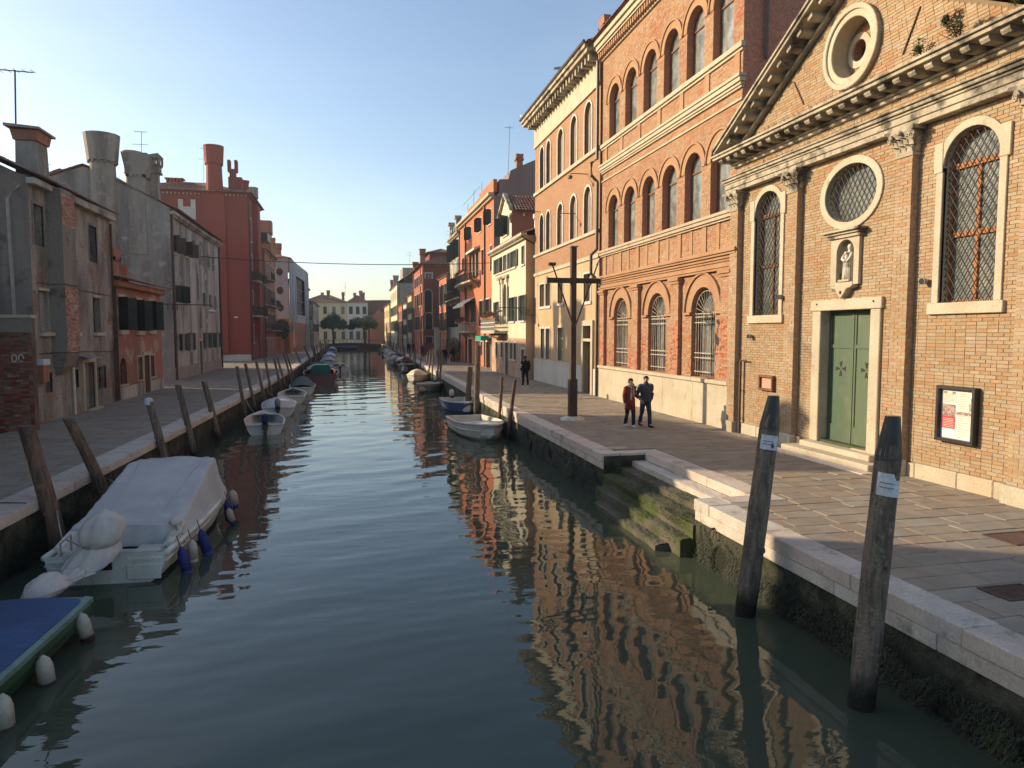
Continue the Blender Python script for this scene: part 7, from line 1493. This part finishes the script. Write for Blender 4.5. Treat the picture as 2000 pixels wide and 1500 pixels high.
    def bag(pts, n=40, wr=.06):
        mb = MB(); rings = []; p1, p2, p3 = rr.uniform(0, 6), rr.uniform(0, 6), rr.uniform(0, 6)
        for i, (cx, cy, cz, rx, ry, tilt) in enumerate(pts):
            rg = []; fade = min(1, .35+i*.3)
            for k in range(n):
                a = 2*PI*k/n; f = 1+wr*fade*(.8*math.sin(3*a+p1+i*.25)+.6*math.sin(7*a+p2-i*.35)+.5*math.sin(12*a+p3+i*.2)); u, v = rx*f*math.cos(a), ry*f*math.sin(a); rg.append((cx+u, cy+v*math.cos(tilt), cz+v*math.sin(tilt)))
            rings.append(rg)
        return mb.loft(rings)
    ob = build(bag([(.03, .0, 1.34, .012, .012, .0), (.025, .0, 1.29, .05, .05, .0), (.01, .0, 1.25, .16, .15, .02), (-.0, -.02, 1.15, .29, .27, .04), (-.02, -.04, 1.0, .35, .33, .06), (-.03, -.06, .86, .335, .32, .08), (-.045, -.07, .77, .27, .25, .1), (-.05, -.07, .74, .235, .22, .1)], wr=.075), 'outboard_hood', M.beige, t, local=True, smooth=True)
    build(bag([(-.05, -.07, .755, .24, .225, .1), (-.055, -.08, .72, .29, .27, .12), (-.09, -.14, .63, .35, .28, .2), (-.15, -.26, .52, .37, .25, .35), (-.23, -.42, .43, .31, .19, .5), (-.29, -.55, .38, .2, .12, .6), (-.31, -.6, .36, .1, .06, .6)], wr=.14), 'outboard_skirt', M.beige, ob, local=True, smooth=True)
    build(MB().tube([(-.05+.265*math.cos(a), -.07+.25*math.sin(a), .752+.03*math.sin(a)) for a in [2*PI*k/18 for k in range(19)]], .022, 5).tube([(-.05+.285*math.cos(a), -.07+.27*math.sin(a), .785+.03*math.sin(a)) for a in [2*PI*k/18 for k in range(19)]], .016, 5), 'cord', M.cage, ob, local=True)
    build(bag([(-.24, -.5, .42, .05, .04, .8), (-.26, -.56, .40, .15, .11, .8), (-.29, -.64, .37, .18, .13, .9), (-.32, -.74, .34, .12, .08, 1.0), (-.34, -.78, .33, .05, .045, 1.0)], wr=.18), 'propeller_bag', M.beige, ob, local=True, smooth=True)
    build(bag([(-.33, -.77, .33, .05, .045, 1.0), (-.36, -.81, .34, .12, .1, 1.0), (-.40, -.89, .35, .2, .17, 1.05), (-.47, -1.02, .36, .255, .2, 1.1), (-.54, -1.18, .34, .23, .17, 1.1), (-.6, -1.3, .30, .13, .1, 1.1), (-.62, -1.34, .29, .03, .03, 1.1)], wr=.1), 'propeller_bag', M.beige, ob, local=True, smooth=True)
    build(MB().wbox(-.2, .1, -.02, .3, .25, .75), 'motor_mount', M.black, ob, local=True)
motorboat()
for a in ((-3.10, 13.75, .46, (.28, -.22), 'dark blue fender nearest the stern of the covered motorboat', M.fendb, M.fendb, .62, .09), (-3.02, 14.3, .42, (.05, 0), 'white fender between the two blue fenders of the covered motorboat', M.fendw, M.fendw, .5, .095), (-2.96, 14.8, .48, (.3, -.15), 'dark blue fender amidships on the covered motorboat', M.fendb, M.fendb, .62, .1), (-2.80, 17.0, .54, (.1, -.1), 'dark blue fender near the bow of the covered motorboat', M.fendb, M.fendb, .5, .1), (-2.76, 16.8, .40, (.2, .25), 'white and blue fender low near the bow of the covered motorboat', M.fendw, M.fendb, .42, .08), (-2.82, 17.75, .62, (.12, .1), 'white fender with blue end, foremost on the covered motorboat', M.fendw, M.fendb, .48, .105)): fender(*a, top=(-.06, 0, .2))
# green boat with blue tarpaulin
def greenboat():
    L, B, H = 6.2, 1.75, .46; t = root('green_boat', 'green wooden boat under a blue tarpaulin in the left foreground', 'boat', (-4.62, 11.35, 0), rz=PI-.055); m, R_, I = hull_mesh(L, B, H, floor=.2, th=.1, n=17, bow=2.6, full=.97, sheer=.12)
    build(m, 'hull', [M.hullg, M.hullg], t, local=True); low = MB().loft([[(p[0]*1.008, p[1], min(p[2], .09)) for p in r[2:7]] for r in R_[:-2]], cap=False); build(low, 'antifouling', M.anti, t, local=True)
    gb = MB(); ed = []
    for i, r in enumerate(R_): p = r[8]; ed.append((max(.02, p[0]), p[1], p[2]))
    for sg in (-1, 1): gb.add([q for x, y, z in ed for q in ((sg*x*1.02, y, z+.015), (sg*max(.0, x-.10), y-.02, z+.03), (sg*x*1.02, y, z-.05))], [f for i in range(len(ed)-1) for f in ((i*3, i*3+3, i*3+4, i*3+1), (i*3, i*3+2, i*3+5, i*3+3))])
    build(gb, 'gunwale', M.gunw, t, local=True); fd = MB(); n = len(R_); fd.add([p for i in range(0, 3) for p in ((-ed[i][0]*.95, ed[i][1], ed[i][2]+.02), (0, ed[i][1], ed[i][2]+.05), (ed[i][0]*.95, ed[i][1], ed[i][2]+.02))], [(k*3+j, k*3+j+1, k*3+j+4, k*3+j+3) for k in range(2) for j in (0, 1)]); build(fd, 'stern_deck', M.gunw, t, local=True)
    rp_ = MB(); rp_.tube([(x*1.03+.01, y, z-.14+.03*math.sin(y*2)) for x, y, z in ed], .014, 5); build(rp_, 'side_rope', M.cage, t, local=True)
    cv = MB(); rings = []
    for i in range(0, 16): x, y, z = ed[i]; y += .12 if i == 0 else 0; w = max(.05, x-.06); hh = .17*math.sin(PI*min(1, .10+.72*i/15))+.02*math.sin(i*1.9); rings.append([(-w, y, z+.03), (-w*.8, y, z+.05+hh*.35), (-w*.4, y, z+.04+hh*.8), (0, y, z+.04+hh), (w*.4, y, z+.04+hh*.8), (w*.8, y, z+.05+hh*.35), (w, y, z+.03)])
    cv.add([p for r in rings for p in r], [(i*7+j, i*7+j+1, (i+1)*7+j+1, (i+1)*7+j) for i in range(len(rings)-1) for j in range(6)]); cvo = build(cv, 'tarpaulin', M.tarp, t, local=True, smooth=True, sub=1)
    la = MB()
    for i in range(1, 14):
        x, y, z = ed[i]; la.tube([(x-.13, y, z+.05), (x-.02, y+.08, z+.03), (x-.13, y+.16, z+.05)], .007, 4)
    build(la, 'lacing', M.black, t, local=True)
    q = [Vector(R_[i][1]).lerp(Vector(R_[i][2]), f)+Vector((-.012, 0, 0)) for i in (2, 4) for f in (.15, .75)]; nb = MB()
    for k in range(9):
        u0, u1 = k/9+.02, k/9+.075; e = (lambda u, v: q[0].lerp(q[2], u).lerp(q[1].lerp(q[3], u), v)); h_ = .2+.3*(k*7 % 5)/5
        nb.add([e(u0, h_), e(u1, h_-.12), e(u1, .85), e(u0, .8)], [(0, 1, 2, 3)])
    build(nb, 'faded_mark', mat('faded_paint', (.16, .15, .13), (.07, .08, .06), None, s1=14, bump=0), t, local=True)
greenboat()
fender(-3.79, 10.85, .42, (.22, .03), 'cream fender with dark end hanging at the green boat bow', M.fendw, mat('dark_plum', (.05, .015, .02), None, None), .48, .095, (-.1, 0, .08)); fender(-3.8, 9.62, .36, (.12, 0), 'cream fender with dark end amidships on the green boat', M.fendw, bpy.data.materials['dark_plum'], .46, .1, (-.08, 0, .1)); fender(-3.82, 8.62, .38, (.05, 0), 'cream fender with dark end cut by the left picture edge', M.fendw, bpy.data.materials['dark_plum'], .5, .1, (-.08, 0, .1))
# small boats, left row (sterns towards us)
boat('small_boat', 'first small grey boat on the left with a dark blue outboard cover', -3.62, 31.6, .12, 4.6, 1.7, .42, M.hullw, M.cover, M.hullw, motor=True, cowl=M.navy, thwarts=1, deck=M.cover)
boat('small_boat', 'second small white boat on the left with a pale green motor', -3.75, 38.4, .06, 5.0, 1.75, .46, M.hullw, M.cover, M.hullw, motor=True, cowl=M.gunw, cover=M.cover, cover_h=.10)
boat('small_boat', 'third small white boat on the left with dark blue seat', -3.6, 45.0, .05, 4.8, 1.7, .45, M.hullw, M.cover, M.hullw, thwarts=2, deck=M.navy)
boat('small_boat', 'fourth small boat on the left, white cabin and grey green canopy', -3.4, 51.6, .04, 5.2, 1.8, .5, M.hullw, M.pale, M.pale, cover=mat('grey_green_cloth', (.09, .13, .12), (.07, .1, .1), None), cover_h=.55)
mb_ = boat('maroon_boat', 'large maroon work boat with a teal green cargo cover', -2.5, 61.0, .03, 8.5, 3.0, .85, M.hullm, M.hullm, M.hullm, deck=M.hullm, thwarts=1, stripe=M.black)
build(MB().poly(lambda a, z, d: (a, d, z), [(-.85, .6), (.85, .6), (.85, 1.35), (.6, 1.55), (-.6, 1.55), (-.85, 1.35)], 3.2, 5.4), 'cargo_cover', M.gunw if False else mat('teal_cover', (.03, .15, .125), (.025, .12, .1), None), mb_, local=True, bevel=.06)
boat('blue_boat', 'dark blue covered boat moored beyond the maroon boat', -3.2, 73.5, .03, 7, 2.3, .7, M.navy, M.cover, M.pale, cover=M.navy, cover_h=.5); boat('white_boat', 'white boat with a round fender moored beside the blue covered one', -1.2, 80, .03, 6.5, 2.0, .6, M.hullw, M.cover, M.pale, motor=True, cowl=M.pale); 
for i, (x, y, hm, cv, lab) in enumerate([(-2.9, 96, M.hullw, M.beige, 'pinkish beige covered boat far on the left row'), (-3.1, 106, M.hullb, None, 'far white and blue boat on the left row, after the beige one'), (-3.4, 118, M.hullw, M.hullb, 'far boat with bright blue cover on the left row'), (-3.4, 131, M.hullw, None, 'far open white boat on the left row'), (-3.8, 148, M.navy, M.navy, 'far dark covered boat at the end of the left row'), (-4.2, 165, M.hullw, M.hullb, 'last blue covered boat of the left row')]): boat('moored_boat', lab, x, y, .03, 6, 2.1, .6, hm, M.cover, M.pale, cover=cv, cover_h=.5)
# right row: bows towards us
boat('white_boat', 'white rowing boat moored by the quay nearest the steps on the right', 5.0, 32.0, PI+.11, 4.7, 1.95, .55, M.hullw, M.pale, M.pale, thwarts=2, stripe=M.hullw, deck=M.pale, sheer=.25, bow=2.4, deck_from=8)
boat('blue_hull_boat', 'boat with bright blue hull and white interior behind the white boat', 5.8, 41.7, PI+.06, 5.0, 1.7, .5, M.hullb, M.pale, M.hullw, motor=True, cowl=M.pale, thwarts=2, deck=M.pale)
boat('grey_boat', 'blue grey small boat beside the yellow tarpaulin boat', 6.35, 55.3, PI-.35, 4.6, 1.6, .5, mat('blue_grey_hull', (.22, .25, .3), (.18, .2, .25), None), M.cover, M.pale, motor=True, cowl=M.pale)
boat('tarpaulin_boat', 'boat under a crumpled white and yellow tarpaulin', 6.25, 67.2, PI-.18, 5.4, 1.8, .5, M.hullw, M.cover, M.pale, cover=mat('yellow_white_tarp', (.62, .58, .5), (.5, .36, .1), (.66, .62, .56), s1=.9, s2=1.5), cover_h=.5)
boat('teal_boat', 'teal green boat moored on the right', 6.8, 84, PI-.2, 6.5, 2.1, .7, M.teal, M.pale, M.pale, thwarts=2, deck=M.pale)
for i, (x, y, hm, cv, lab) in enumerate([(7.0, 96, M.hullm, M.hullm, 'dark red covered boat after the teal one on the right'), (6.2, 101, M.hullw, M.cover, 'white covered boat after the dark red one on the right'), (6.9, 110, M.navy, M.navy, 'navy boat with dark cover midway along the right row'), (6.9, 120, M.hullw, M.beige, 'pale covered boat beyond the navy one on the right'), (7.0, 131, M.hullw, M.cover, 'white boat with grey cover far along the right row'), (7.2, 143, M.navy, M.cover, 'dark boat with grey cover far along the right row'), (7.4, 156, M.hullw, None, 'open white boat near the end of the right row'), (7.4, 170, M.hullg, None, 'small green boat at the end of the right row'), (1.6, 192, M.navy, M.navy, 'dark barge lying across the far end of the canal')]): boat('moored_boat', lab, x, y, PI-.12 if x > 2 else PI/2, 6.5, 2.2, .65, hm, M.cover, M.pale, cover=cv, cover_h=.55)
# ------------------------------------------------------------------ wooden cross
cx, cy = 7.92, 24.88; t = root('wooden_cross', 'tall dark wooden cross with lance and sponge poles on a white base', 'cross', (cx, cy, QZ))
build(MB().wbox(cx-.10, cx+.10, cy-.10, cy+.10, 2.62, 7.44), 'upright', M.cross, t, bevel=.012); build(MB().wbox(cx-.145, cx-.118, cy-.14, cy+.14, QZ+.05, 2.66).wbox(cx+.118, cx+.145, cy-.14, cy+.14, QZ+.05, 2.66).wbox(cx-.117, cx+.117, cy-.16, cy-.118, QZ+.05, 2.64).wbox(cx-.117, cx+.117, cy-.1, cy+.1, QZ, 2.61), 'lower_casing', M.cross, t, bevel=.01)
build(MB().wbox(cx-1.0, cx+1.0, cy-.12, cy+.08, 6.15, 6.33), 'crossbar', M.cross, t, bevel=.012); build(MB().wbox(cx-1.04, cx-1.002, cy-.13, cy+.09, 6.1, 6.38).wbox(cx+1.002, cx+1.04, cy-.13, cy+.09, 6.1, 6.38), 'end_plate', M.pipel, t); build(MB().wbox(cx-.14, cx+.14, cy-.14, cy+.14, 7.44, 7.48), 'top_plate', M.pipel, t)
p = build(MB().tube([(cx-.02, cy-.17, 4.55), (cx-.84, cy-.17, 6.78)], .028, 6), 'sponge_pole', M.cross, t); build(MB().wbox(cx-.98, cx-.72, cy-.25, cy-.08, 6.75, 6.86), 'sponge', M.cross, p, bevel=.02)
p = build(MB().tube([(cx+.02, cy-.17, 4.55), (cx+.82, cy-.17, 6.72)], .028, 6), 'lance_shaft', M.cross, t); build(MB().tube([(cx+.81, cy-.17, 6.7), (cx+.85, cy-.17, 6.82), (cx+.93, cy-.17, 7.02)], [.02, .05, .004], 6), 'lance_head', M.pipel, p)
build(MB().lathe([(.46, 0), (.44, .07), (.28, .13), (.2, .14)], (cx, cy, QZ+.0), 14), 'base', M.pale, t)
# gulls on the cornice
def gull(x, y, z, rz, label):
    t = root('seagull', label, 'bird', (x, y, z), rz=rz); b = MB().loft([[(a*math.cos(2*PI*k/8)*.9, yy, .2+zz+a*math.sin(2*PI*k/8)) for k in range(8)] for yy, a, zz in ((-.26, .015, -.01), (-.15, .06, 0), (0, .085, .01), (.12, .075, .05), (.18, .05, .10), (.22, .05, .15), (.26, .035, .16), (.28, .01, .16))]); build(b, 'body', M.seaw, t, local=True, smooth=True)
    build(MB().loft([[(sx*.088, yy, .2+zz+dz) for sx, dz in ((-1, -.02), (-1, .05), (0, .07), (1, .05), (1, -.02))] for yy, zz in ((-.3, -.0), (-.1, .01), (.08, .02))]), 'wings', M.pipel, t, local=True); build(MB().tube([(0, .28, .36), (0, .34, .35)], [.014, .004], 5), 'beak', M.awn, t, local=True); build(MB().tube([(-.03, 0, .13), (-.03, .01, 0)], .008, 4).tube([(.03, 0, .13), (.03, .01, 0)], .008, 4), 'legs', M.flower, t, local=True)
gull(11.42, 47.2, 18.52, .4, 'seagull on the far corner of the white cornice'); gull(11.42, 38.6, 18.64, -2.0, 'seagull midway along the gutter of the brick and yellow building')
# potted shrub by the narrow grey house
t = root('potted_shrub', 'dark potted shrub standing before the narrow grey green house', 'plant', (11.3, 79, QZ)); build(MB().lathe([(.5, 0), (.62, .6), (.66, .62), (.6, .66)], (11.3, 79, QZ), 10), 'pot', M.terra, t); mb = MB(); leaves(mb, (11.3, 79, QZ+1.6), (.75, .75, 1.1), 900, .09, shell_=.0); build(mb, 'foliage', M.leaf, t, recalc=False)

def mooring_line(p, q, sag, label):
    t = root('mooring_rope', label, 'rope', p); P, Q = Vector(p), Vector(q); build(MB().tube([tuple(P.lerp(Q, k/12)-Vector((0, 0, sag*4*(k/12)*(1-k/12)))) for k in range(13)], .012, 5), 'rope', M.cage, t)
mooring_line((-5.62, 15.18, .95), (-5.1, 14.0, .6), .08, 'rope from the thick leftmost post to the motorboat stern')
mooring_line((-5.45, 17.7, 1.0), (-4.7, 18.0, .72), .08, 'rope from the crooked post to the motorboat bow')
mooring_line((6.2, 28.3, 1.0), (5.5, 27.7, .66), .1, 'rope from the slim pale post to the white boat bow')
mooring_line((6.12, 35.5, 1.1), (5.75, 36.9, .62), .1, 'rope from the tall stout post to the blue hull boat')
mooring_line((-5.15, 37.0, 1.2), (-4.6, 35.9, .55), .1, 'rope from a thin post to the first small boat on the left')
mooring_line((-4.9, 43.6, 1.2), (-4.4, 43.2, .6), .1, 'rope from a slim post to the second small boat on the left')
# ------------------------------------------------------------------ people
def person(label, x, y, heading, h=1.72, coat=None, trousers=None, shoes=None, hair='short', long_coat=False, female=False, stride=.16, arms=('down', 'down'), scarf=None, head_turn=0., head_down=0., lean=.02, fine=True, hat=None, bag=None):
    t = root('person', label, 'person', (x, y, QZ), rz=heading); k = h/1.72; sw = .175 if female else .2
    V = []; E = []; RAD = []
    def add(p, r, parent=None):
        V.append((p[0]*k, p[1]*k, p[2]*k)); RAD.append((r*k, r*k)); i = len(V)-1
        if parent is not None: E.append((parent, i))
        return i
    pel = add((0, 0, .93), .11); sp = add((0, .01, 1.12), .105, pel); ch = add((0, lean*.5, 1.3), .115, sp); ub = add((0, lean*.7, 1.42), .085, ch); nk = add((0, lean, 1.5), .052, ub)
    hx, hy = .03*math.sin(head_turn), .03+head_down*.3; hd0 = add((hx*.3, lean+hy*.4, 1.555), .058, nk); hd1 = add((hx*.5, lean+hy*.7, 1.62), .078, hd0); hd2 = add((hx*.4, lean+hy*.5, 1.675), .07, hd1)
    nose = add((hx*1.2+.095*math.sin(head_turn), lean+hy*.7+.095*math.cos(head_turn), 1.605-head_down*.1), .014, hd1)
    legs = {}
    for s, ph in ((-1, 1), (1, -1)):
        hp = add((s*.085, 0, .88), .088, pel); kn = add((s*.095, ph*stride*.55+.03, .49), .058, hp); an = add((s*.09, ph*stride-(0 if ph > 0 else .06), .10+(0 if ph > 0 else .03)), .042, kn); to = add((s*.095, ph*stride+.15, .045), .035, an); legs[s] = (hp, kn, an, to)
    arm = {}
    for s, mode in ((-1, arms[0]), (1, arms[1])):
        sh = add((s*sw, lean*.8, 1.40), .06, ub)
        if mode == 'pocket': el, wr, pa = (s*(sw+.075), -.05, 1.12), (s*(sw+.0), .05, .93), (s*(sw-.035), .085, .87)
        elif mode == 'link': el, wr, pa = (s*(sw+.06), -.03, 1.12), (s*(sw+.12), .13, 1.03), (s*(sw+.12), .2, 1.02)
        elif mode == 'swing': el, wr, pa = (s*(sw+.05), -.06, 1.12), (s*(sw+.07), .06, .89), (s*(sw+.07), .1, .82)
        else: el, wr, pa = (s*(sw+.045), -.02, 1.12), (s*(sw+.05), .04, .87), (s*(sw+.045), .055, .80)
        a = add(el, .045, sh); b = add(wr, .03, a); c = add(pa, .03, b); arm[s] = (sh, a, b, c)
        d = (Vector(pa)-Vector(wr)).normalized(); side = Vector((0, 1, 0)) if mode != 'link' else Vector((0, 0, 1)); side = (side-d*side.dot(d)).normalized(); inn = Vector((-s, 0, 0))
        if fine:
            for q, ln in enumerate((.060, .070, .066, .052)):
                base = Vector(pa)+d*.035+side*(.026-.0175*q); f1 = add(base, .0095, c); f2 = add(base+d*ln*.55+inn*.006, .0088, f1); add(base+d*ln*.95+inn*.024, .0075, f2)
            tb = add(Vector(wr)+d*.03+side*.035+inn*.012, .011, c); add(Vector(wr)+d*.075+side*.055+inn*.025, .0095, tb)
    me = bpy.data.meshes.new('body'); me.from_pydata(V, E, []); me.materials.append(M.skin); o = link('body', me, t, True); md = o.modifiers.new('skin', 'SKIN')
    for i, v in enumerate(me.skin_vertices[0].data): v.radius = RAD[i]; v.use_root = (i == 0)
    md.use_smooth_shade = True; sd = o.modifiers.new('subd', 'SUBSURF'); sd.levels = 1; sd.render_levels = 1
    P = lambda i: Vector(V[i])
    def ring(c, rx, ry, n=14, m_=0): return [(c[0]+rx*k*math.cos(2*PI*q/n), c[1]+ry*k*math.sin(2*PI*q/n), c[2]) for q in range(n)]
    C = lambda x_, y_, z_: (x_*k, y_*k, z_*k)
    # trousers and shoes
    for s in (-1, 1):
        hp, kn, an, to = legs[s]; mb = MB().tube([P(hp)+Vector((0, 0, .06)), P(hp), P(hp).lerp(P(kn), .5), P(kn), P(kn).lerp(P(an), .5), P(an)+Vector((0, 0, -.02))], [.10*k, .108*k, .09*k, .072*k, .066*k, .066*k], 12); build(mb, 'trouser_leg', trousers, t, local=True, smooth=True)
        d = (P(to)-P(an)); d.z = 0; d.normalize(); a0 = P(an); sb = MB()
        rings = [[(a0.x+d.x*u-d.y*w*q, a0.y+d.y*u+d.x*w*q, zz+(a0.z-.10*k)) for q, zz in ((-1, .0), (-1.05, .03), (-.8, hh), (.8, hh), (1.05, .03), (1, .0))] for u, w, hh in ((-.07, .03, .09), (-.03, .042, .11), (.06, .045, .085), (.14, .048, .06), (.19, .035, .045), (.215, .015, .03))]
        build(sb.loft(rings), 'shoe', shoes, t, local=True, smooth=True)
    build(MB().loft([ring(C(0, 0, .80), .10, .09), ring(C(0, 0, .9), .165, .125), ring(C(0, 0, 1.0), .16, .12)]), 'trouser_seat', trousers, t, local=True, smooth=True)
    # coat
    hem = .62 if long_coat else .86; rows = []
    for z, rx, ry, oy in ((hem, .205 if long_coat else .19, .17 if long_coat else .145, .01), (.9, .195, .155, .01), (1.05, .18, .145, .01), (1.2, .195, .15, lean*.5), (1.33, .205, .14, lean*.7), (1.405, .19, .115, lean*.8), (1.455, .11, .085, lean*.9), (1.50, .07, .07, lean)): rows.append(ring(C(0, oy, z), rx*(.94 if female else 1), ry))
    co = build(MB().loft(rows), 'coat', coat, t, local=True, smooth=True)
    if not long_coat:
        for q in range(7): z = .9+.075*q; w = .2 if q > 3 else .192; build(MB().tube([C((w+.0)*.985*math.cos(a), .01+.152*math.sin(a), z) for a in [2*PI*j/16 for j in range(17)]], .006*k, 4), 'quilt_seam', coat, co, local=True)
    build(MB().loft([ring(C(0, lean, 1.47), .085, .08), ring(C(0, lean+.005, 1.53), .075, .075), ring(C(0, lean+.005, 1.535), .06, .06)]), 'collar', coat, co, local=True, smooth=True)
    for s in (-1, 1):
        sh, a, b, c = arm[s]; mb = MB().tube([P(sh)+Vector((-s*.05, 0, .01)), P(sh)+Vector((0, 0, -.01)), P(sh).lerp(P(a), .5), P(a), P(a).lerp(P(b), .5), P(b)], [.07*k, .085*k, .075*k, .066*k, .058*k, .05*k], 12); build(mb, 'sleeve', coat, t, local=True, smooth=True)
    # hair and face
    hc = P(hd1).lerp(P(hd2), .5); hb = MB(); n = 14; rows = []
    R2 = lambda v: (hc.x+(v[0]*math.cos(-head_turn)-v[1]*math.sin(-head_turn))*k, hc.y+(v[0]*math.sin(-head_turn)+v[1]*math.cos(-head_turn))*k, hc.z+v[2]*k)
    for z, rx, ry, oy in ((.085, .02, .02, -.01), (.07, .055, .06, -.01), (.045, .082, .09, -.008), (.01, .09, .097, -.012)): rows.append([R2((rx*math.cos(2*PI*q/n), oy+ry*math.sin(2*PI*q/n), z)) for q in range(n)])
    if hair in ('long', 'short'):
        for z, rx, ry, y0 in (((-.04, .092, .085, -.03), (-.12, .088, .075, -.045), (-.2, .08, .06, -.055)) if hair == 'long' else ((-.035, .085, .075, -.03), (-.085, .06, .055, -.035))): rows.append([R2((rx*math.cos(2*PI*q/n)*(1 if math.sin(2*PI*q/n) < .3 else .88), y0+ry*min(math.sin(2*PI*q/n), .35), z)) for q in range(n)])
    build(hb.loft(rows), 'hair' if not hat else 'hat', hat or M.hair, t, local=True, smooth=True)
    if fine:
        for s in (-1, 1): build(MB().ball(R2((s*.03, .072, -.03)), .009*k, 6), 'eye', M.black, t, local=True); build(MB().ball(R2((s*.082, -.005, -.04)), (.012*k, .02*k, .03*k), 6), 'ear', M.skin, t, local=True)
        build(MB().ball(R2((0, .078, -.085)), (.024*k, .006*k, .006*k), 6), 'mouth', mat('lips', (.3, .11, .1), None, None, bump=0) if 'lips' not in bpy.data.materials else bpy.data.materials['lips'], t, local=True)
    if scarf:
        sb = MB()
        for q, (rr_, z) in enumerate(((.1, 1.45), (.105, 1.49), (.09, 1.525))): sb.tube([C(rr_*math.cos(a), lean+.012+rr_*.95*math.sin(a), z+.012*math.sin(a*3+q)) for a in [2*PI*j/16 for j in range(17)]], .032*k, 7)
        so = build(sb, 'scarf', scarf, t, local=True, smooth=True)
        for dx in (-.045, .03): build(MB().tube([C(dx, .105, 1.46), C(dx*1.1, .165, 1.3), C(dx*1.2, .172, 1.15), C(dx*1.3, .178, 1.02-.05*(dx > 0))], [.03, .036, .034, .03], 6), 'scarf_end', scarf, so, local=True, smooth=True)
    if bag:
        build(MB().loft([[(sx*a*k, (-.15-b)*k, z*k) for sx, b in ((-1, .0), (1, .0), (1, .11), (-1, .11))] for a, z in ((.12, .98), (.15, 1.05), (.15, 1.3), (.1, 1.4))]), 'backpack', bag, t, local=True, bevel=.02)
    return t
c_red = cloth('rust_red_coat', (.24, .045, .035)); c_blue = cloth('slate_blue_jacket', (.075, .085, .115)); c_jean = cloth('dark_jeans', (.022, .032, .06)); c_jean2 = cloth('blue_jeans', (.035, .055, .10)); c_blk = cloth('black_cloth', (.012, .013, .017)); c_gry = cloth('grey_cloth', (.1, .1, .11)); c_whts = cloth('pale_shoes', (.5, .46, .42)); c_pink = cloth('pink_cloth', (.5, .2, .2))
c_scarf = mat('check_scarf', (.5, .42, .33), (.16, .09, .07), (.4, .16, .14), s1=14, s2=22, bs=80, rough=.9)
person('woman in a rust red padded coat with checked scarf walking beside a man', 9.2, 22.5, PI+.12, 1.66, c_red, c_jean, c_whts, 'long', True, True, .10, ('link', 'down'), c_scarf)
person('man in a slate blue quilted jacket and jeans walking beside a woman', 9.78, 22.55, PI+.05, 1.73, c_blue, c_jean2, c_blk, 'short', False, False, .17, ('pocket', 'pocket'), head_down=.05, head_turn=.35)
person('man in black seen from behind walking away along the right houses', 10.4, 42.2, .1, 1.78, c_blk, c_blk, c_blk, 'short', False, False, .14, ('swing', 'down'), fine=False, bag=c_blk)
person('dark figure walking by the narrow grey green house', 11.0, 78.2, .2, 1.74, c_blk, c_blk, c_blk, 'short', False, False, .22, ('down', 'swing'), fine=False)
person('dark clothed walker nearer the water among the posts, left of a pair', 8.7, 71.6, PI, 1.72, c_gry, c_jean, c_blk, 'short', True, False, .14, fine=False); person('dark clothed walker nearer the houses, right of a pair', 9.5, 73.5, PI, 1.75, c_blk, c_jean, c_blk, 'short', False, False, .16, fine=False)
person('distant walker in a dark coat, left of three by the posts', 8.75, 112, PI, 1.7, c_blk, c_jean, c_blk, 'long', True, True, .12, fine=False); person('distant walker in pink between two dark walkers', 9.1, 113, PI, 1.62, c_pink, c_jean, c_blk, 'long', True, True, .12, fine=False); person('distant walker in a dark red coat, right of three', 9.5, 112, PI, 1.72, c_red, c_jean, c_blk, 'short', True, False, .12, fine=False)
person('distant figure in blue before the dark red house wall', 9.35, 96, PI, 1.72, c_blue, c_blk, c_blk, 'short', False, False, .12, fine=False)
# ------------------------------------------------------------------ thin winter haze
hm = bpy.data.materials.new('haze'); hm.use_nodes = True; ht = hm.node_tree; ht.nodes.clear(); pv = ht.nodes.new('ShaderNodeVolumePrincipled'); ho = ht.nodes.new('ShaderNodeOutputMaterial')
pv.inputs['Color'].default_value = (.92, .93, .95, 1); pv.inputs['Density'].default_value = .00045; pv.inputs['Anisotropy'].default_value = .45; ht.links.new(pv.outputs[0], ho.inputs['Volume'])
build(MB().wbox(-97, 97, -47, 307, -3.2, 32), 'haze', hm, None, kind='stuff')
